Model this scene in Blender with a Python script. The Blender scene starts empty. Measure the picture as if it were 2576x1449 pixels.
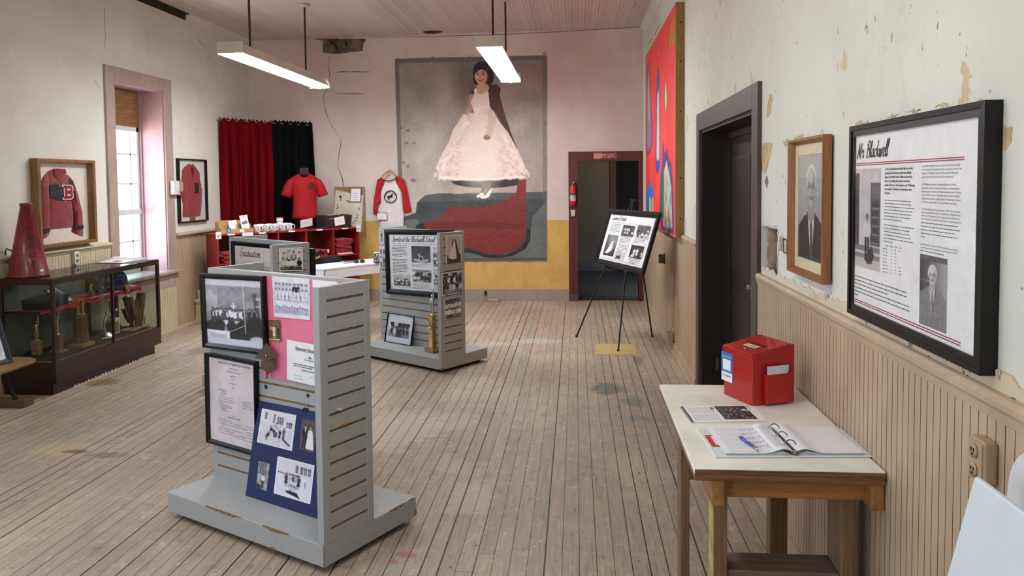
import bpy, math, random
import numpy as np
from mathutils import Matrix, Vector
random.seed(7)
C = bpy.context.scene.collection
SC = bpy.context.scene
PI = math.pi
# ------------------------------------------------------------------ camera
FPX, CX, CY, EYE = 1940.0, 1288.0, 555.0, 1.7
YAW, PITCH, ROLL = 0.082662, 0.050203, -0.0095
_F = Vector((-math.sin(YAW)*math.cos(PITCH), math.cos(YAW)*math.cos(PITCH), -math.sin(PITCH)))
_R = Vector((math.cos(YAW), math.sin(YAW), 0))
_U = _R.cross(_F)
_c, _s = math.cos(ROLL), math.sin(ROLL)
_R, _U = _R*_c + _U*_s, _U*_c - _R*_s
EYEP = Vector((0, 0, EYE))
def ray(px, py): return _F*FPX + _R*(px-CX) + _U*(CY-py)
def P(px, py, X=None, Y=None, Z=None):
    """a measured point of the room: the sight line through a photo pixel met with a plane of the room"""
    r = ray(px, py)
    t = X/r.x if X is not None else Y/r.y if Y is not None else (Z-EYE)/r.z
    return EYEP + r*t
def PP(px, py, p0, n):
    r = ray(px, py); p0 = Vector(p0); n = Vector(n)
    return EYEP + r*((p0-EYEP).dot(n)/r.dot(n))
def PL(px, py, M, ax, val):
    """same, with the plane local[ax]=val of a placed thing; returns local coordinates"""
    Mi = M.inverted(); o = Mi @ EYEP; d = Mi.to_3x3() @ ray(px, py)
    return o + d*((val-o[ax])/d[ax])
cam = bpy.data.cameras.new('camera'); co = bpy.data.objects.new('camera', cam); C.objects.link(co)
cm = Matrix(((_R.x, _U.x, -_F.x, 0), (_R.y, _U.y, -_F.y, 0), (_R.z, _U.z, -_F.z, EYE), (0, 0, 0, 1)))
co.matrix_world = cm
cam.sensor_fit = 'HORIZONTAL'; cam.sensor_width = 36; cam.lens = FPX/2576*36
cam.shift_y = (CY-724.5)/2576; cam.clip_start = .05; cam.clip_end = 200
SC.camera = co
# ------------------------------------------------------------------ colour + node helpers
def lin(c):
    o = []
    for v in c[:3]:
        v = v/255.0
        o.append(v/12.92 if v <= .04045 else ((v+.055)/1.055)**2.4)
    return (o[0], o[1], o[2], 1)
class NT:
    def __init__(s, m):
        m.use_nodes = True; s.t = m.node_tree; s.t.nodes.clear()
        s.out = s.t.nodes.new('ShaderNodeOutputMaterial')
    def n(s, ty, **k):
        q = s.t.nodes.new('ShaderNode'+ty)
        for a, v in k.items(): setattr(q, a, v)
        return q
    def put(s, q, i, v):
        if v is None: return
        if isinstance(v, bpy.types.NodeSocket): s.t.links.new(v, q.inputs[i])
        else: q.inputs[i].default_value = v
    def m(s, op, a, b=None, c=None, clamp=False):
        q = s.n('Math', operation=op, use_clamp=clamp); s.put(q, 0, a); s.put(q, 1, b); s.put(q, 2, c); return q.outputs[0]
    def mix(s, f, a, b, mode='MIX'):
        q = s.n('Mix', data_type='RGBA', blend_type=mode); s.put(q, 0, f)
        s.put(q, 6, a if isinstance(a, bpy.types.NodeSocket) else lin(a)); s.put(q, 7, b if isinstance(b, bpy.types.NodeSocket) else lin(b)); return q.outputs[2]
    def noise(s, v, sc=5, det=3, ro=.55, dim='3D'):
        q = s.n('TexNoise', noise_dimensions=dim); s.put(q, 'Vector', v) if dim != '1D' else s.put(q, 'W', v)
        q.inputs['Scale'].default_value = sc; q.inputs['Detail'].default_value = det; q.inputs['Roughness'].default_value = ro; return q.outputs[0]
    def white(s, v, dim='3D'):
        q = s.n('TexWhiteNoise', noise_dimensions=dim); s.put(q, 'W' if dim == '1D' else 'Vector', v); return q.outputs[0]
    def sep(s, v):
        q = s.n('SeparateXYZ'); s.put(q, 0, v); return q.outputs
    def comb(s, x, y, z):
        q = s.n('CombineXYZ'); s.put(q, 0, x); s.put(q, 1, y); s.put(q, 2, z); return q.outputs[0]
    def ss(s, v, a, b):
        q = s.n('MapRange', interpolation_type='SMOOTHSTEP'); s.put(q, 0, v); q.inputs[1].default_value = a; q.inputs[2].default_value = b; return q.outputs[0]
    def vmul(s, v, k):
        q = s.n('VectorMath', operation='MULTIPLY'); s.put(q, 0, v); q.inputs[1].default_value = k; return q.outputs[0]
    def pos(s): return s.n('NewGeometry').outputs['Position']
    def obj(s): return s.n('TexCoord').outputs['Object']
    def bump(s, h, st=.3, d=.01):
        q = s.n('Bump'); q.inputs['Strength'].default_value = st; q.inputs['Distance'].default_value = d; s.put(q, 'Height', h); return q.outputs[0]
    def bsdf(s, col, rough=.6, metal=0, normal=None, spec=.5, coat=0, sheen=0):
        q = s.n('BsdfPrincipled'); s.put(q, 'Base Color', col if isinstance(col, bpy.types.NodeSocket) else lin(col)); s.put(q, 'Roughness', rough)
        q.inputs['Metallic'].default_value = metal; s.put(q, 'Normal', normal); q.inputs['Specular IOR Level'].default_value = spec
        q.inputs['Coat Weight'].default_value = coat; q.inputs['Sheen Weight'].default_value = sheen
        s.t.links.new(q.outputs[0], s.out.inputs[0]); return q
_mats = {}
def mk(name, col, rough=.6, metal=0, var=.06, sc=14, stretch=(1, 1, 1), bump=0, spec=.5, coat=0, sheen=0, col2=None):
    """procedural material: colour with noise variation between col and col2"""
    if name in _mats: return _mats[name]
    m = bpy.data.materials.new(name); t = NT(m)
    if col2 is None: col2 = tuple(max(0, c*(1-var*2.2)) for c in col)
    v = t.vmul(t.obj(), stretch); nz = t.noise(v, sc, 4, .6)
    c = t.mix(t.ss(nz, .3, .72), col, col2)
    t.bsdf(c, rough, metal, t.bump(nz, bump, .004) if bump else None, spec, coat, sheen)
    _mats[name] = m; return m
def wood(name, col, col2, axis=0, rough=.5, sc=3, coat=0, bump=.15):
    if name in _mats: return _mats[name]
    m = bpy.data.materials.new(name); t = NT(m)
    st = [14, 14, 14]; st[axis] = .9
    v = t.vmul(t.obj(), st); a = t.noise(v, sc, 5, .65); b = t.noise(t.vmul(t.obj(), [k*3 for k in st]), sc*2, 2, .5)
    c = t.mix(t.ss(a, .3, .7), col, col2); c = t.mix(t.m('MULTIPLY', t.ss(b, .5, .75), .35), c, tuple(x*.6 for x in col2))
    t.bsdf(c, rough, 0, t.bump(a, bump, .002), .4, coat); _mats[name] = m; return m
def glassmat(name, tint=(255, 255, 255), gl=1.0, rough=.02):
    if name in _mats: return _mats[name]
    m = bpy.data.materials.new(name); t = NT(m)
    f = t.n('Fresnel'); f.inputs[0].default_value = 1.45
    a = t.n('BsdfTransparent'); a.inputs[0].default_value = lin(tint); b = t.n('BsdfGlossy'); b.inputs['Roughness'].default_value = rough
    nz = t.noise(t.obj(), 6, 2); fac = t.m('MULTIPLY', f.outputs[0], t.m('MULTIPLY_ADD', nz, .1*gl, .9*gl)); fac = t.m('MULTIPLY', fac, t.m('SUBTRACT', 1, t.n('NewGeometry').outputs['Backfacing']))
    x = t.n('MixShader'); t.t.links.new(fac, x.inputs[0]); t.t.links.new(a.outputs[0], x.inputs[1]); t.t.links.new(b.outputs[0], x.inputs[2])
    t.t.links.new(x.outputs[0], t.out.inputs[0]); _mats[name] = m; return m
def printmat():
    if 'print' in _mats: return _mats['print']
    m = bpy.data.materials.new('printed_paper'); t = NT(m)
    a = t.n('Attribute', attribute_name='ink'); nz = t.noise(t.obj(), 260, 2)
    c = t.mix(t.m('MULTIPLY', nz, .06), a.outputs[0], (120, 120, 120)); t.bsdf(c, .45, spec=.35); _mats['print'] = m; return m
# ------------------------------------------------------------------ objects
def tag(o, label=None, cat=None, group=None, kind=None):
    if label: o['label'] = label
    if cat: o['category'] = cat
    if group: o['group'] = group
    if kind: o['kind'] = kind
    return o
def frameM(o, xd, zd=(0, 0, 1)):
    x = Vector(xd).normalized(); z = Vector(zd); z = (z - x*z.dot(x)).normalized(); y = z.cross(x)
    return Matrix(((x.x, y.x, z.x, o[0]), (x.y, y.y, z.y, o[1]), (x.z, y.z, z.z, o[2]), (0, 0, 0, 1)))
def rotM(o, rz=0): return Matrix.Translation(o) @ Matrix.Rotation(rz, 4, 'Z')
def thing(name, label, cat, M=None, group=None):
    o = bpy.data.objects.new(name, None); C.objects.link(o); o.empty_display_size = .05
    if M is not None: o.matrix_world = M if isinstance(M, Matrix) else Matrix.Translation(M)
    return tag(o, label, cat, group)
def dup(root, M, label=None):
    r = root.copy(); C.objects.link(r); r.matrix_world = M
    if label: r['label'] = label
    for ch in list(root.children):
        c = ch.copy(); C.objects.link(c); c.parent = r
        for g in list(ch.children):
            d = g.copy(); C.objects.link(d); d.parent = c
    return r
class MB:
    def __init__(s): s.v = []; s.f = []; s.mi = []; s.sm = []
    def add(s, vs, fs, mi=0, sm=False, M=None):
        o = len(s.v)
        for p in vs:
            p = Vector(p); s.v.append(tuple(M @ p) if M is not None else tuple(p))
        for f in fs: s.f.append([i+o for i in f]); s.mi.append(mi); s.sm.append(sm)
        return s
    def box(s, x0, x1, y0, y1, z0, z1, mi=0, M=None):
        return s.add([(x0, y0, z0), (x1, y0, z0), (x1, y1, z0), (x0, y1, z0), (x0, y0, z1), (x1, y0, z1), (x1, y1, z1), (x0, y1, z1)],
                     [(0, 3, 2, 1), (4, 5, 6, 7), (0, 1, 5, 4), (1, 2, 6, 5), (2, 3, 7, 6), (3, 0, 4, 7)], mi, False, M)
    def prism(s, poly, h0, h1, ax='z', mi=0, M=None):
        n = len(poly); fn = {'z': lambda a, b, h: (a, b, h), 'y': lambda a, b, h: (a, h, b), 'x': lambda a, b, h: (h, a, b)}[ax]
        vs = [fn(a, b, h0) for a, b in poly]+[fn(a, b, h1) for a, b in poly]
        fs = [list(range(n))[::-1], list(range(n, 2*n))]+[(i, (i+1) % n, n+(i+1) % n, n+i) for i in range(n)]
        return s.add(vs, fs, mi, False, M)
    def loft(s, rings, mi=0, sm=True, caps=True, M=None, closed=True):
        n = len(rings[0]); vs = [p for r in rings for p in r]; fs = []
        for k in range(len(rings)-1):
            for i in range(n if closed else n-1):
                j = (i+1) % n; fs.append((k*n+i, k*n+j, (k+1)*n+j, (k+1)*n+i))
        s.add(vs, fs, mi, sm, M)
        if caps and closed:
            s.add(rings[0], [list(range(n))[::-1]], mi, False, M); s.add(rings[-1], [list(range(n))], mi, False, M)
        return s
    def lathe(s, prof, seg=24, c=(0, 0), mi=0, M=None, sm=True, sx=1, sy=1):
        rings = [[(c[0]+sx*r*math.cos(2*PI*i/seg), c[1]+sy*r*math.sin(2*PI*i/seg), z) for i in range(seg)] for r, z in prof]
        return s.loft(rings, mi, sm, True, M)
    def tube(s, pts, r, seg=8, mi=0, M=None, closed=False):
        pts = [Vector(p) for p in pts]; n = len(pts); rings = []; up = None
        for i, p in enumerate(pts):
            a = pts[i-1] if (i > 0 or closed) else p; b = pts[(i+1) % n] if (i < n-1 or closed) else p
            d = (b-a).normalized()
            if up is None: up = d.orthogonal().normalized()
            up = (up-d*up.dot(d)).normalized(); w = d.cross(up); rr = r[i] if isinstance(r, (list, tuple)) else r
            rings.append([tuple(p+up*rr*math.cos(2*PI*k/seg)+w*rr*math.sin(2*PI*k/seg)) for k in range(seg)])
        if closed: rings.append(rings[0]); return s.loft(rings, mi, True, False, M)
        return s.loft(rings, mi, True, True, M)
    def sphere(s, c, r, seg=14, mi=0, M=None, sx=1, sy=1, sz=1):
        prof = [(max(1e-4, r*math.sin(PI*k/8)), -r*math.cos(PI*k/8)) for k in range(9)]
        return s.loft([[(c[0]+sx*q*math.cos(2*PI*i/seg), c[1]+sy*q*math.sin(2*PI*i/seg), c[2]+sz*z) for i in range(seg)] for q, z in prof], mi, True, True, M)
    def build(s, name, mats, parent=None, bevel=0, M=None, seg=2, sub=0):
        me = bpy.data.meshes.new(name); me.from_pydata(s.v, [], s.f)
        for m in (mats if isinstance(mats, (list, tuple)) else [mats]): me.materials.append(m)
        me.polygons.foreach_set('material_index', s.mi); me.polygons.foreach_set('use_smooth', s.sm); me.update()
        o = bpy.data.objects.new(name, me); C.objects.link(o)
        if parent is not None: o.parent = parent
        if M is not None: o.matrix_local = M
        if bevel:
            b = o.modifiers.new('bevel', 'BEVEL'); b.width = bevel; b.segments = seg; b.limit_method = 'ANGLE'
        if sub:
            b = o.modifiers.new('sub', 'SUBSURF'); b.levels = sub; b.render_levels = sub
        return o
# ------------------------------------------------------------------ lettering
_gl = {}
def _glyphs():
    cu = bpy.data.curves.new('tmp', 'FONT'); ob = bpy.data.objects.new('tmp', cu); C.objects.link(ob)
    def mesh(body):
        cu.body = body; bpy.context.view_layer.update()
        dg = bpy.context.evaluated_depsgraph_get(); e = ob.evaluated_get(dg); me = e.to_mesh()
        v = [tuple(p.co) for p in me.vertices]; f = [list(p.vertices) for p in me.polygons]; e.to_mesh_clear(); return v, f
    chars = "ABCDEFGHIJKLMNOPQRSTUVWXYZabcdefghijklmnopqrstuvwxyz0123456789.,-'&:\u201c\u201d"
    for bold, off in ((0, 0), (1, .022)):
        cu.offset = off; cu.resolution_u = 2
        v0, _ = mesh('||'); w0 = max(p[0] for p in v0)-min(p[0] for p in v0)
        for ch in chars:
            v, f = mesh(ch); v1, _ = mesh('|'+ch+'|'); w1 = max(p[0] for p in v1)-min(p[0] for p in v1)
            _gl[ch, bold] = (v, f, w1-w0)
        _gl[' ', bold] = ([], [], .27)
    bpy.data.objects.remove(ob); bpy.data.curves.remove(cu)
_glyphs()
def twidth(t, size, bold=0, xs=1): return sum(_gl[c, bold][2] for c in t)*size*xs
def text(mb, t, x, z, size, align='l', bold=0, y=0, xs=1, fit=None, slant=0, mi=0):
    """flat lettering in the local x-z plane"""
    w = twidth(t, size, bold, xs)
    if fit: xs *= fit/w; w = fit
    x -= {'l': 0, 'c': w/2, 'r': w}[align]
    for ch in t:
        v, f, a = _gl[ch, bold]
        mb.add([(x+(p[0]+slant*p[1])*size*xs, y, z+p[1]*size) for p in v], f, mi); x += a*size*xs
    return mb
def bars(mb, x, z, w, size, n, lead, seed=0, y=0, last=.6, mi=0):
    """lines of print too small to read: word-long strokes"""
    r = random.Random(seed)
    for k in range(n):
        end = w*(r.uniform(.86, 1) if k < n-1 else last); q = 0
        while q < end-size:
            l = min(r.uniform(1.2, 4.6)*size, end-q); mb.add([(x+q, y, z-k*lead), (x+q+l, y, z-k*lead), (x+q+l, y, z-k*lead+size*.42), (x+q, y, z-k*lead+size*.42)], [(0, 1, 2, 3)], mi)
            q += l+size*.45
    return mb
GL = {
 'a': ([[(.8,.85),(.5,1),(.15,.6),(.15,.15),(.4,0),(.7,.4),(.88,.98)],[(.88,.98),(.76,.3),(.88,.02),(1.15,.25)]],1.02),
 'c': ([[(.75,.8),(.5,1),(.18,.6),(.2,.15),(.5,0),(.92,.28)]],.8),
 'd': ([[(.8,.85),(.5,1),(.15,.6),(.15,.15),(.4,0),(.7,.4),(.85,.9)],[(1.0,2.0),(.82,.5),(.88,.03),(1.15,.25)]],1.02),
 'e': ([[(.12,.4),(.55,.55),(.65,.85),(.45,1),(.18,.65),(.2,.15),(.5,0),(.92,.28)]],.8),
 'f': ([[(.95,1.8),(.72,2.0),(.5,1.5),(.35,0),(.2,-.8),(0,-.7)],[(.05,.95),(.8,1.0)]],.75),
 'h': ([[(.1,0),(.32,2.0)],[(.15,.4),(.5,.95),(.75,.85),(.7,.2),(.85,0),(1.1,.25)]],1.0),
 'i': ([[(.1,.6),(.25,.95),(.2,.2),(.35,0),(.6,.25)],[(.36,1.4),(.4,1.5)]],.5),
 'k': ([[(.1,0),(.32,2.0)],[(.85,.95),(.25,.5),(.5,.45),(.7,.05),(1.0,.25)]],.92),
 'l': ([[(.1,.4),(.45,1.8),(.3,1.95),(.18,1.2),(.15,.2),(.3,0),(.6,.28)]],.5),
 'n': ([[(.05,.7),(.2,.95),(.15,0)],[(.15,.4),(.5,.95),(.72,.85),(.68,.2),(.82,0),(1.1,.25)]],1.0),
 'o': ([[(.5,1),(.18,.65),(.2,.15),(.5,0),(.8,.4),(.75,.85),(.5,1),(.8,.85),(1.0,.95)]],.88),
 'p': ([[(.05,.6),(.3,1.0),(.1,-.9)],[(.22,.6),(.55,1),(.85,.7),(.7,.1),(.3,.05)]],.95),
 'r': ([[(.05,.6),(.25,1.08),(.3,.8),(.65,.85),(.55,.25),(.7,0),(.9,.25)]],.78),
 's': ([[(.05,.3),(.5,1.08),(.62,.5),(.45,0),(.1,.06)],[(.45,0),(.85,.28)]],.72),
 't': ([[(.42,1.7),(.25,.2),(.4,0),(.7,.28)],[(0,1.1),(.7,1.16)]],.62),
 'u': ([[(.05,.6),(.2,.95),(.15,.2),(.4,0),(.7,.4),(.85,.95)],[(.85,.95),(.76,.2),(.9,0),(1.15,.25)]],1.05),
 'w': ([[(.05,.6),(.2,.95),(.2,.1),(.4,.05),(.65,.9)],[(.65,.9),(.65,.1),(.9,.05),(1.12,.98),(1.38,.85)]],1.3),
 'M': ([[(-.05,.2),(.1,0),(.45,1.9)],[(.45,1.9),(.75,.1)],[(.75,.1),(1.35,1.9)],[(1.35,1.9),(1.28,.1),(1.55,.1)]],1.65),
 'B': ([[(.38,1.85),(.2,0)],[(0,1.45),(.5,2.0),(1.1,1.8),(.9,1.15),(.45,1.05),(1.05,.85),(1.0,.2),(.5,-.05),(.1,.15)]],1.25),
 'S': ([[(1.2,1.55),(.95,2.0),(.5,1.7),(.6,1.2),(.85,.7),(.6,.05),(.15,.05),(0,.45)]],1.15),
 'Q': ([[(.5,1.95),(.15,1.4),(.2,.4),(.6,0),(1.0,.5),(1.0,1.5),(.6,1.95),(.35,1.85)],[(.45,.5),(1.25,-.2)]],1.3),
 'H': ([[(.3,1.9),(.1,0)],[(1.2,2.0),(1.0,.2),(1.25,.05)],[(-.05,.95),(1.3,1.1)]],1.45),
 'G': ([[(1.1,1.6),(.8,2.0),(.3,1.4),(.2,.5),(.5,.05),(.85,.3),(1.0,.9)],[(.6,.95),(1.0,.9),(.9,-.1),(.55,-.6)]],1.25),
 '.': ([[(.0,.0),(.22,.14)]],.45), ' ': ([],.6)}
def _cr(p, n=6):
    if len(p) == 2: return [Vector((p[0][0]+(p[1][0]-p[0][0])*k/4, p[0][1]+(p[1][1]-p[0][1])*k/4)) for k in range(5)]
    q = [p[0]]+list(p)+[p[-1]]; o = []
    for i in range(1, len(q)-2):
        a, b, c, d = [Vector(x) for x in q[i-1:i+3]]
        for k in range(n):
            t = k/n; o.append(.5*((2*b)+(c-a)*t+(2*a-5*b+4*c-d)*t*t+(3*b-a-3*c+d)*t**3))
    o.append(Vector(p[-1])); return o
def script(mb, t, x, z, w, y=0, pen=.17, xh=None, mi=0):
    """brush-script heading, drawn as pen strokes; w is the heading's full width"""
    tot = sum(GL[c][1] for c in t)+.35; s = w/tot; q = 0; hs = (xh/s) if xh else 1
    for ch in t:
        st, a = GL[ch]
        for line in st:
            pts = [Vector(((q+p.x+.33*p.y)*s, p.y*s*hs)) for p in _cr(line)]; L = []; Rr = []
            for i, p in enumerate(pts):
                d = pts[min(i+1, len(pts)-1)]-pts[max(i-1, 0)]
                if d.length < 1e-9: d = Vector((1, 0))
                d.normalize(); n = Vector((-d.y, d.x)); k = pen*s*(.42+.75*abs(d.x*-.5+d.y*.87))
                L.append((x+p.x+n.x*k, y, z+p.y+n.y*k)); Rr.append((x+p.x-n.x*k, y, z+p.y-n.y*k))
            m = len(L); mb.add(L+Rr, [(i, i+1, m+i+1, m+i) for i in range(m-1)], mi)
        q += a
    return mb
# ------------------------------------------------------------------ printed pictures: painted onto fine coloured meshes
class Ras:
    def __init__(s, w, h, n, bg=(255, 255, 255)):
        s.w, s.h = w, h; s.nx = max(2, int(n)); s.ny = max(2, int(n*h/w))
        s.X, s.Y = np.meshgrid(np.linspace(0, w, s.nx+1), np.linspace(0, h, s.ny+1)); s.px = w/s.nx
        s.a = np.ones(s.X.shape+(3,))*np.array(s._c(bg), float)
    @staticmethod
    def _c(c): return (c, c, c) if isinstance(c, (int, float)) else c
    def put(s, m, c, al=1.0):
        m = (m*al)[..., None]; s.a = s.a*(1-m)+np.array(s._c(c), float)*m; return s
    def _sub(s, x0, x1, y0, y1):
        i0 = max(0, int(y0/s.h*s.ny)-1); i1 = min(s.ny+1, int(y1/s.h*s.ny)+3); j0 = max(0, int(x0/s.w*s.nx)-1); j1 = min(s.nx+1, int(x1/s.w*s.nx)+3)
        return slice(i0, max(i0, i1)), slice(j0, max(j0, j1))
    def _blend(s, sl, m, c, al):
        m = (m*al)[..., None]; s.a[sl] = s.a[sl]*(1-m)+np.array(s._c(c), float)*m; return s
    def poly(s, p, c, al=1.0):
        xs = [q[0] for q in p]; ys = [q[1] for q in p]; sl = s._sub(min(xs), max(xs), min(ys), max(ys)); X, Y = s.X[sl], s.Y[sl]
        if X.size == 0: return s
        m = np.zeros(X.shape, bool); n = len(p)
        for i in range(n):
            (x1, y1), (x2, y2) = p[i], p[(i+1) % n]
            if y1 == y2: continue
            m ^= ((y1 > Y) != (y2 > Y)) & (X < (x2-x1)*(Y-y1)/(y2-y1)+x1)
        return s._blend(sl, m.astype(float), c, al)
    def rect(s, x0, y0, x1, y1, c, al=1.0): return s.poly([(x0, y0), (x1, y0), (x1, y1), (x0, y1)], c, al)
    def ell(s, cx, cy, rx, ry, c, al=1.0, soft=None, rot=0):
        R = max(rx, ry)*(1+(soft or 0))+2*s.px; sl = s._sub(cx-R, cx+R, cy-R, cy+R); X, Y = s.X[sl]-cx, s.Y[sl]-cy
        if X.size == 0: return s
        if rot: X, Y = X*math.cos(rot)+Y*math.sin(rot), -X*math.sin(rot)+Y*math.cos(rot)
        d = np.sqrt((X/rx)**2+(Y/ry)**2); k = soft or min(.9, s.px/max(1e-6, min(rx, ry)))
        return s._blend(sl, np.clip((1+k/2-d)/k, 0, 1), c, al)
    def line(s, p, wd, c, al=1.0):
        for (x1, y1), (x2, y2) in zip(p[:-1], p[1:]):
            r = wd/2+s.px; sl = s._sub(min(x1, x2)-r, max(x1, x2)+r, min(y1, y2)-r, max(y1, y2)+r); X, Y = s.X[sl], s.Y[sl]
            if X.size == 0: continue
            L = (x2-x1)**2+(y2-y1)**2+1e-12; t = np.clip(((X-x1)*(x2-x1)+(Y-y1)*(y2-y1))/L, 0, 1)
            d = np.hypot(X-x1-t*(x2-x1), Y-y1-t*(y2-y1)); s._blend(sl, np.clip((wd/2+s.px/2-d)/s.px, 0, 1), c, al)
        return s
    def grad(s, top, bot, horiz=False):
        t = (s.X/s.w if horiz else s.Y/s.h)[..., None]; s.a = np.array(s._c(top), float)*(1-t)+np.array(s._c(bot), float)*t; return s
    def noise(s, amp, cells, seed=0, cy=None):
        r = np.random.RandomState(seed); cy = cy or max(1, int(cells*s.h/s.w)); g = r.rand(cy+2, cells+2)-.5
        u = s.X/s.w*cells; v = s.Y/s.h*cy; i = np.minimum(u.astype(int), cells); j = np.minimum(v.astype(int), cy); fu = u-i; fv = v-j
        fu = fu*fu*(3-2*fu); fv = fv*fv*(3-2*fv)
        n = (g[j, i]*(1-fu)+g[j, i+1]*fu)*(1-fv)+(g[j+1, i]*(1-fu)+g[j+1, i+1]*fu)*fv
        s.a = s.a+(n*amp)[..., None]; return s
    def gray(s, tint=(1, 1, 1)):
        g = s.a.mean(-1, keepdims=True); s.a = g*np.array(tint); return s
    def paste(s, o, x, y):
        """lay another picture at x, y (same units)"""
        m = (s.X >= x) & (s.X <= x+o.w) & (s.Y >= y) & (s.Y <= y+o.h)
        j = np.clip(((s.X-x)/o.w*o.nx).round().astype(int), 0, o.nx); i = np.clip(((s.Y-y)/o.h*o.ny).round().astype(int), 0, o.ny)
        s.a = np.where(m[..., None], o.a[i, j], s.a); return s
    def person(s, x, y, h, top=200, low=60, skin=150, hair=30, skirt=False, sit=False, wide=1.0):
        u = h/7.4; k = wide
        if sit: y = y; H = h*.72
        else: H = h
        hd = y-H+u*.55
        if skirt: s.poly([(x-.55*u*k, y-H+3*u), (x+.55*u*k, y-H+3*u), (x+.95*u*k, y-1.4*u), (x-.95*u*k, y-1.4*u)], low); s.line([(x-.3*u, y-1.4*u), (x-.3*u, y)], .3*u, skin); s.line([(x+.3*u, y-1.4*u), (x+.3*u, y)], .3*u, skin)
        else: s.line([(x-.38*u*k, y-H+3.4*u), (x-.42*u*k, y)], .62*u*k, low); s.line([(x+.38*u*k, y-H+3.4*u), (x+.42*u*k, y)], .62*u*k, low)
        s.poly([(x-.95*u*k, y-H+1.6*u), (x-.4*u, y-H+1.25*u), (x+.4*u, y-H+1.25*u), (x+.95*u*k, y-H+1.6*u), (x+.75*u*k, y-H+3.8*u), (x-.75*u*k, y-H+3.8*u)], top)
        for q in (-1, 1): s.line([(x+q*.85*u*k, y-H+1.7*u), (x+q*1.02*u*k, y-H+2.7*u), (x+q*.7*u*k, y-H+3.6*u)], .38*u, top if not skirt else skin)
        s.rect(x-.18*u, hd+.3*u, x+.18*u, hd+.85*u, skin)
        s.ell(x, hd-.1*u, .52*u, .58*u, hair); s.ell(x, hd+.08*u, .36*u, .48*u, skin); s.line([(x-.2*u, hd), (x+.2*u, hd)], .1*u, hair, .7)
        return s
def crowd(w, h, n, rows, bg=190, ground=150, seed=0, dark=.4, tint=(1, 1, 1), border=0, ph=.5, base=.92, spread=.94, skirts=.3, horizon=.62):
    r = random.Random(seed); R = Ras(w, h, n, bg); R.noise(40, 6, seed).rect(0, h*horizon, w, h, ground).noise(26, 16, seed+1)
    for k, cnt in enumerate(rows):
        y = h*(base-(len(rows)-1-k)*.13); H = h*ph
        for i in range(cnt):
            x = w*((1-spread)/2+spread*(i+.5)/cnt)+r.uniform(-.012, .012)*w
            d = r.random() < dark; R.person(x, y-(k % 2)*h*.015, H*r.uniform(.92, 1.06), r.choice((35, 50)) if d else r.choice((205, 225, 240)), r.choice((40, 70, 110)), r.choice((140, 165, 185)), r.choice((18, 28, 40)), r.random() < skirts, k == len(rows)-1 and len(rows) > 1)
    R.noise(22, n//3, seed+3).gray(tint)
    if border: b = border*min(w, h); [R.rect(*q, (238, 236, 232)) for q in ((0, 0, w, b), (0, h-b, w, h), (0, 0, b, h), (w-b, 0, w, h))]
    return R
def windows(R, x, y, w, h, n, c=70):
    for k in range(n):
        x0 = x+k*w*1.35; R.rect(x0, y, x0+w, y+h, c)
        for q in range(1, 4): R.rect(x0, y+h*q/4-.02*h, x0+w, y+h*q/4+.02*h, 225)
        R.rect(x0+w*.47, y, x0+w*.53, y+h, 225)
    return R
def picmesh(name, R, quad, mat=None, thick=.0015, parent=None, bend=0, rear=True):
    """quad: TL, TR, BR, BL in the parent's space (or the world); a thin printed sheet"""
    A, B, D, E = [Vector(q) for q in quad]; nx, ny = R.nx, R.ny; u = np.linspace(0, 1, nx+1)[None, :, None]; v = np.linspace(0, 1, ny+1)[:, None, None]
    a, b, d, e = [np.array(q) for q in (A, B, D, E)]; pt = (a*(1-u)+b*u)*(1-v)+(e*(1-u)+d*u)*v
    nrm = (E-A).cross(B-A).normalized(); nn = np.array(nrm)
    if bend: pt = pt+nn*bend*(np.sin(u*PI*1.5)*np.sin(v*PI*.9+.4))
    org = (D+E)/2 if parent is None else Vector((0, 0, 0)); pt = (pt-np.array(org)).reshape(-1, 3); N = len(pt)
    idx = np.arange((nx+1)*(ny+1)).reshape(ny+1, nx+1); q = np.stack([idx[1:, :-1], idx[1:, 1:], idx[:-1, 1:], idx[:-1, :-1]], -1).reshape(-1, 4)
    rim = list(idx[0, :])+list(idx[1:, -1])+list(idx[-1, :-1][::-1])+list(idx[1:-1, 0][::-1]); M = len(rim); back = pt[rim]-nn*thick
    fs = q.tolist()+[[rim[i], rim[(i+1) % M], N+(i+1) % M, N+i] for i in range(M)]+([[N+i for i in range(M)]] if rear and not bend else [])
    me = bpy.data.meshes.new(name); me.from_pydata(np.vstack([pt, back]).tolist(), [], fs)
    at = me.color_attributes.new('ink', 'FLOAT_COLOR', 'POINT'); ap = np.pad(R.a, ((1, 1), (1, 1), (0, 0)), 'edge'); bl = (ap[:-2, 1:-1]+ap[2:, 1:-1]+ap[1:-1, :-2]+ap[1:-1, 2:])/4; c = np.clip(R.a*.5+bl*.5, 0, 255).reshape(-1, 3)/255; c = np.where(c <= .04045, c/12.92, ((c+.055)/1.055)**2.4)
    buf = np.ones((N+M, 4)); buf[:N, :3] = c; buf[N:, :3] = .75; at.data.foreach_set('color', buf.ravel().astype(np.float32)); me.materials.append(mat or printmat()); me.update()
    o = bpy.data.objects.new(name, me); C.objects.link(o); o.location = org
    if parent is not None: o.parent = parent
    return o
def onplane(pxs, p0, n, lift=0):
    n = Vector(n).normalized(); return [PP(x, y, p0, n)+n*lift for x, y in pxs]
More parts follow.
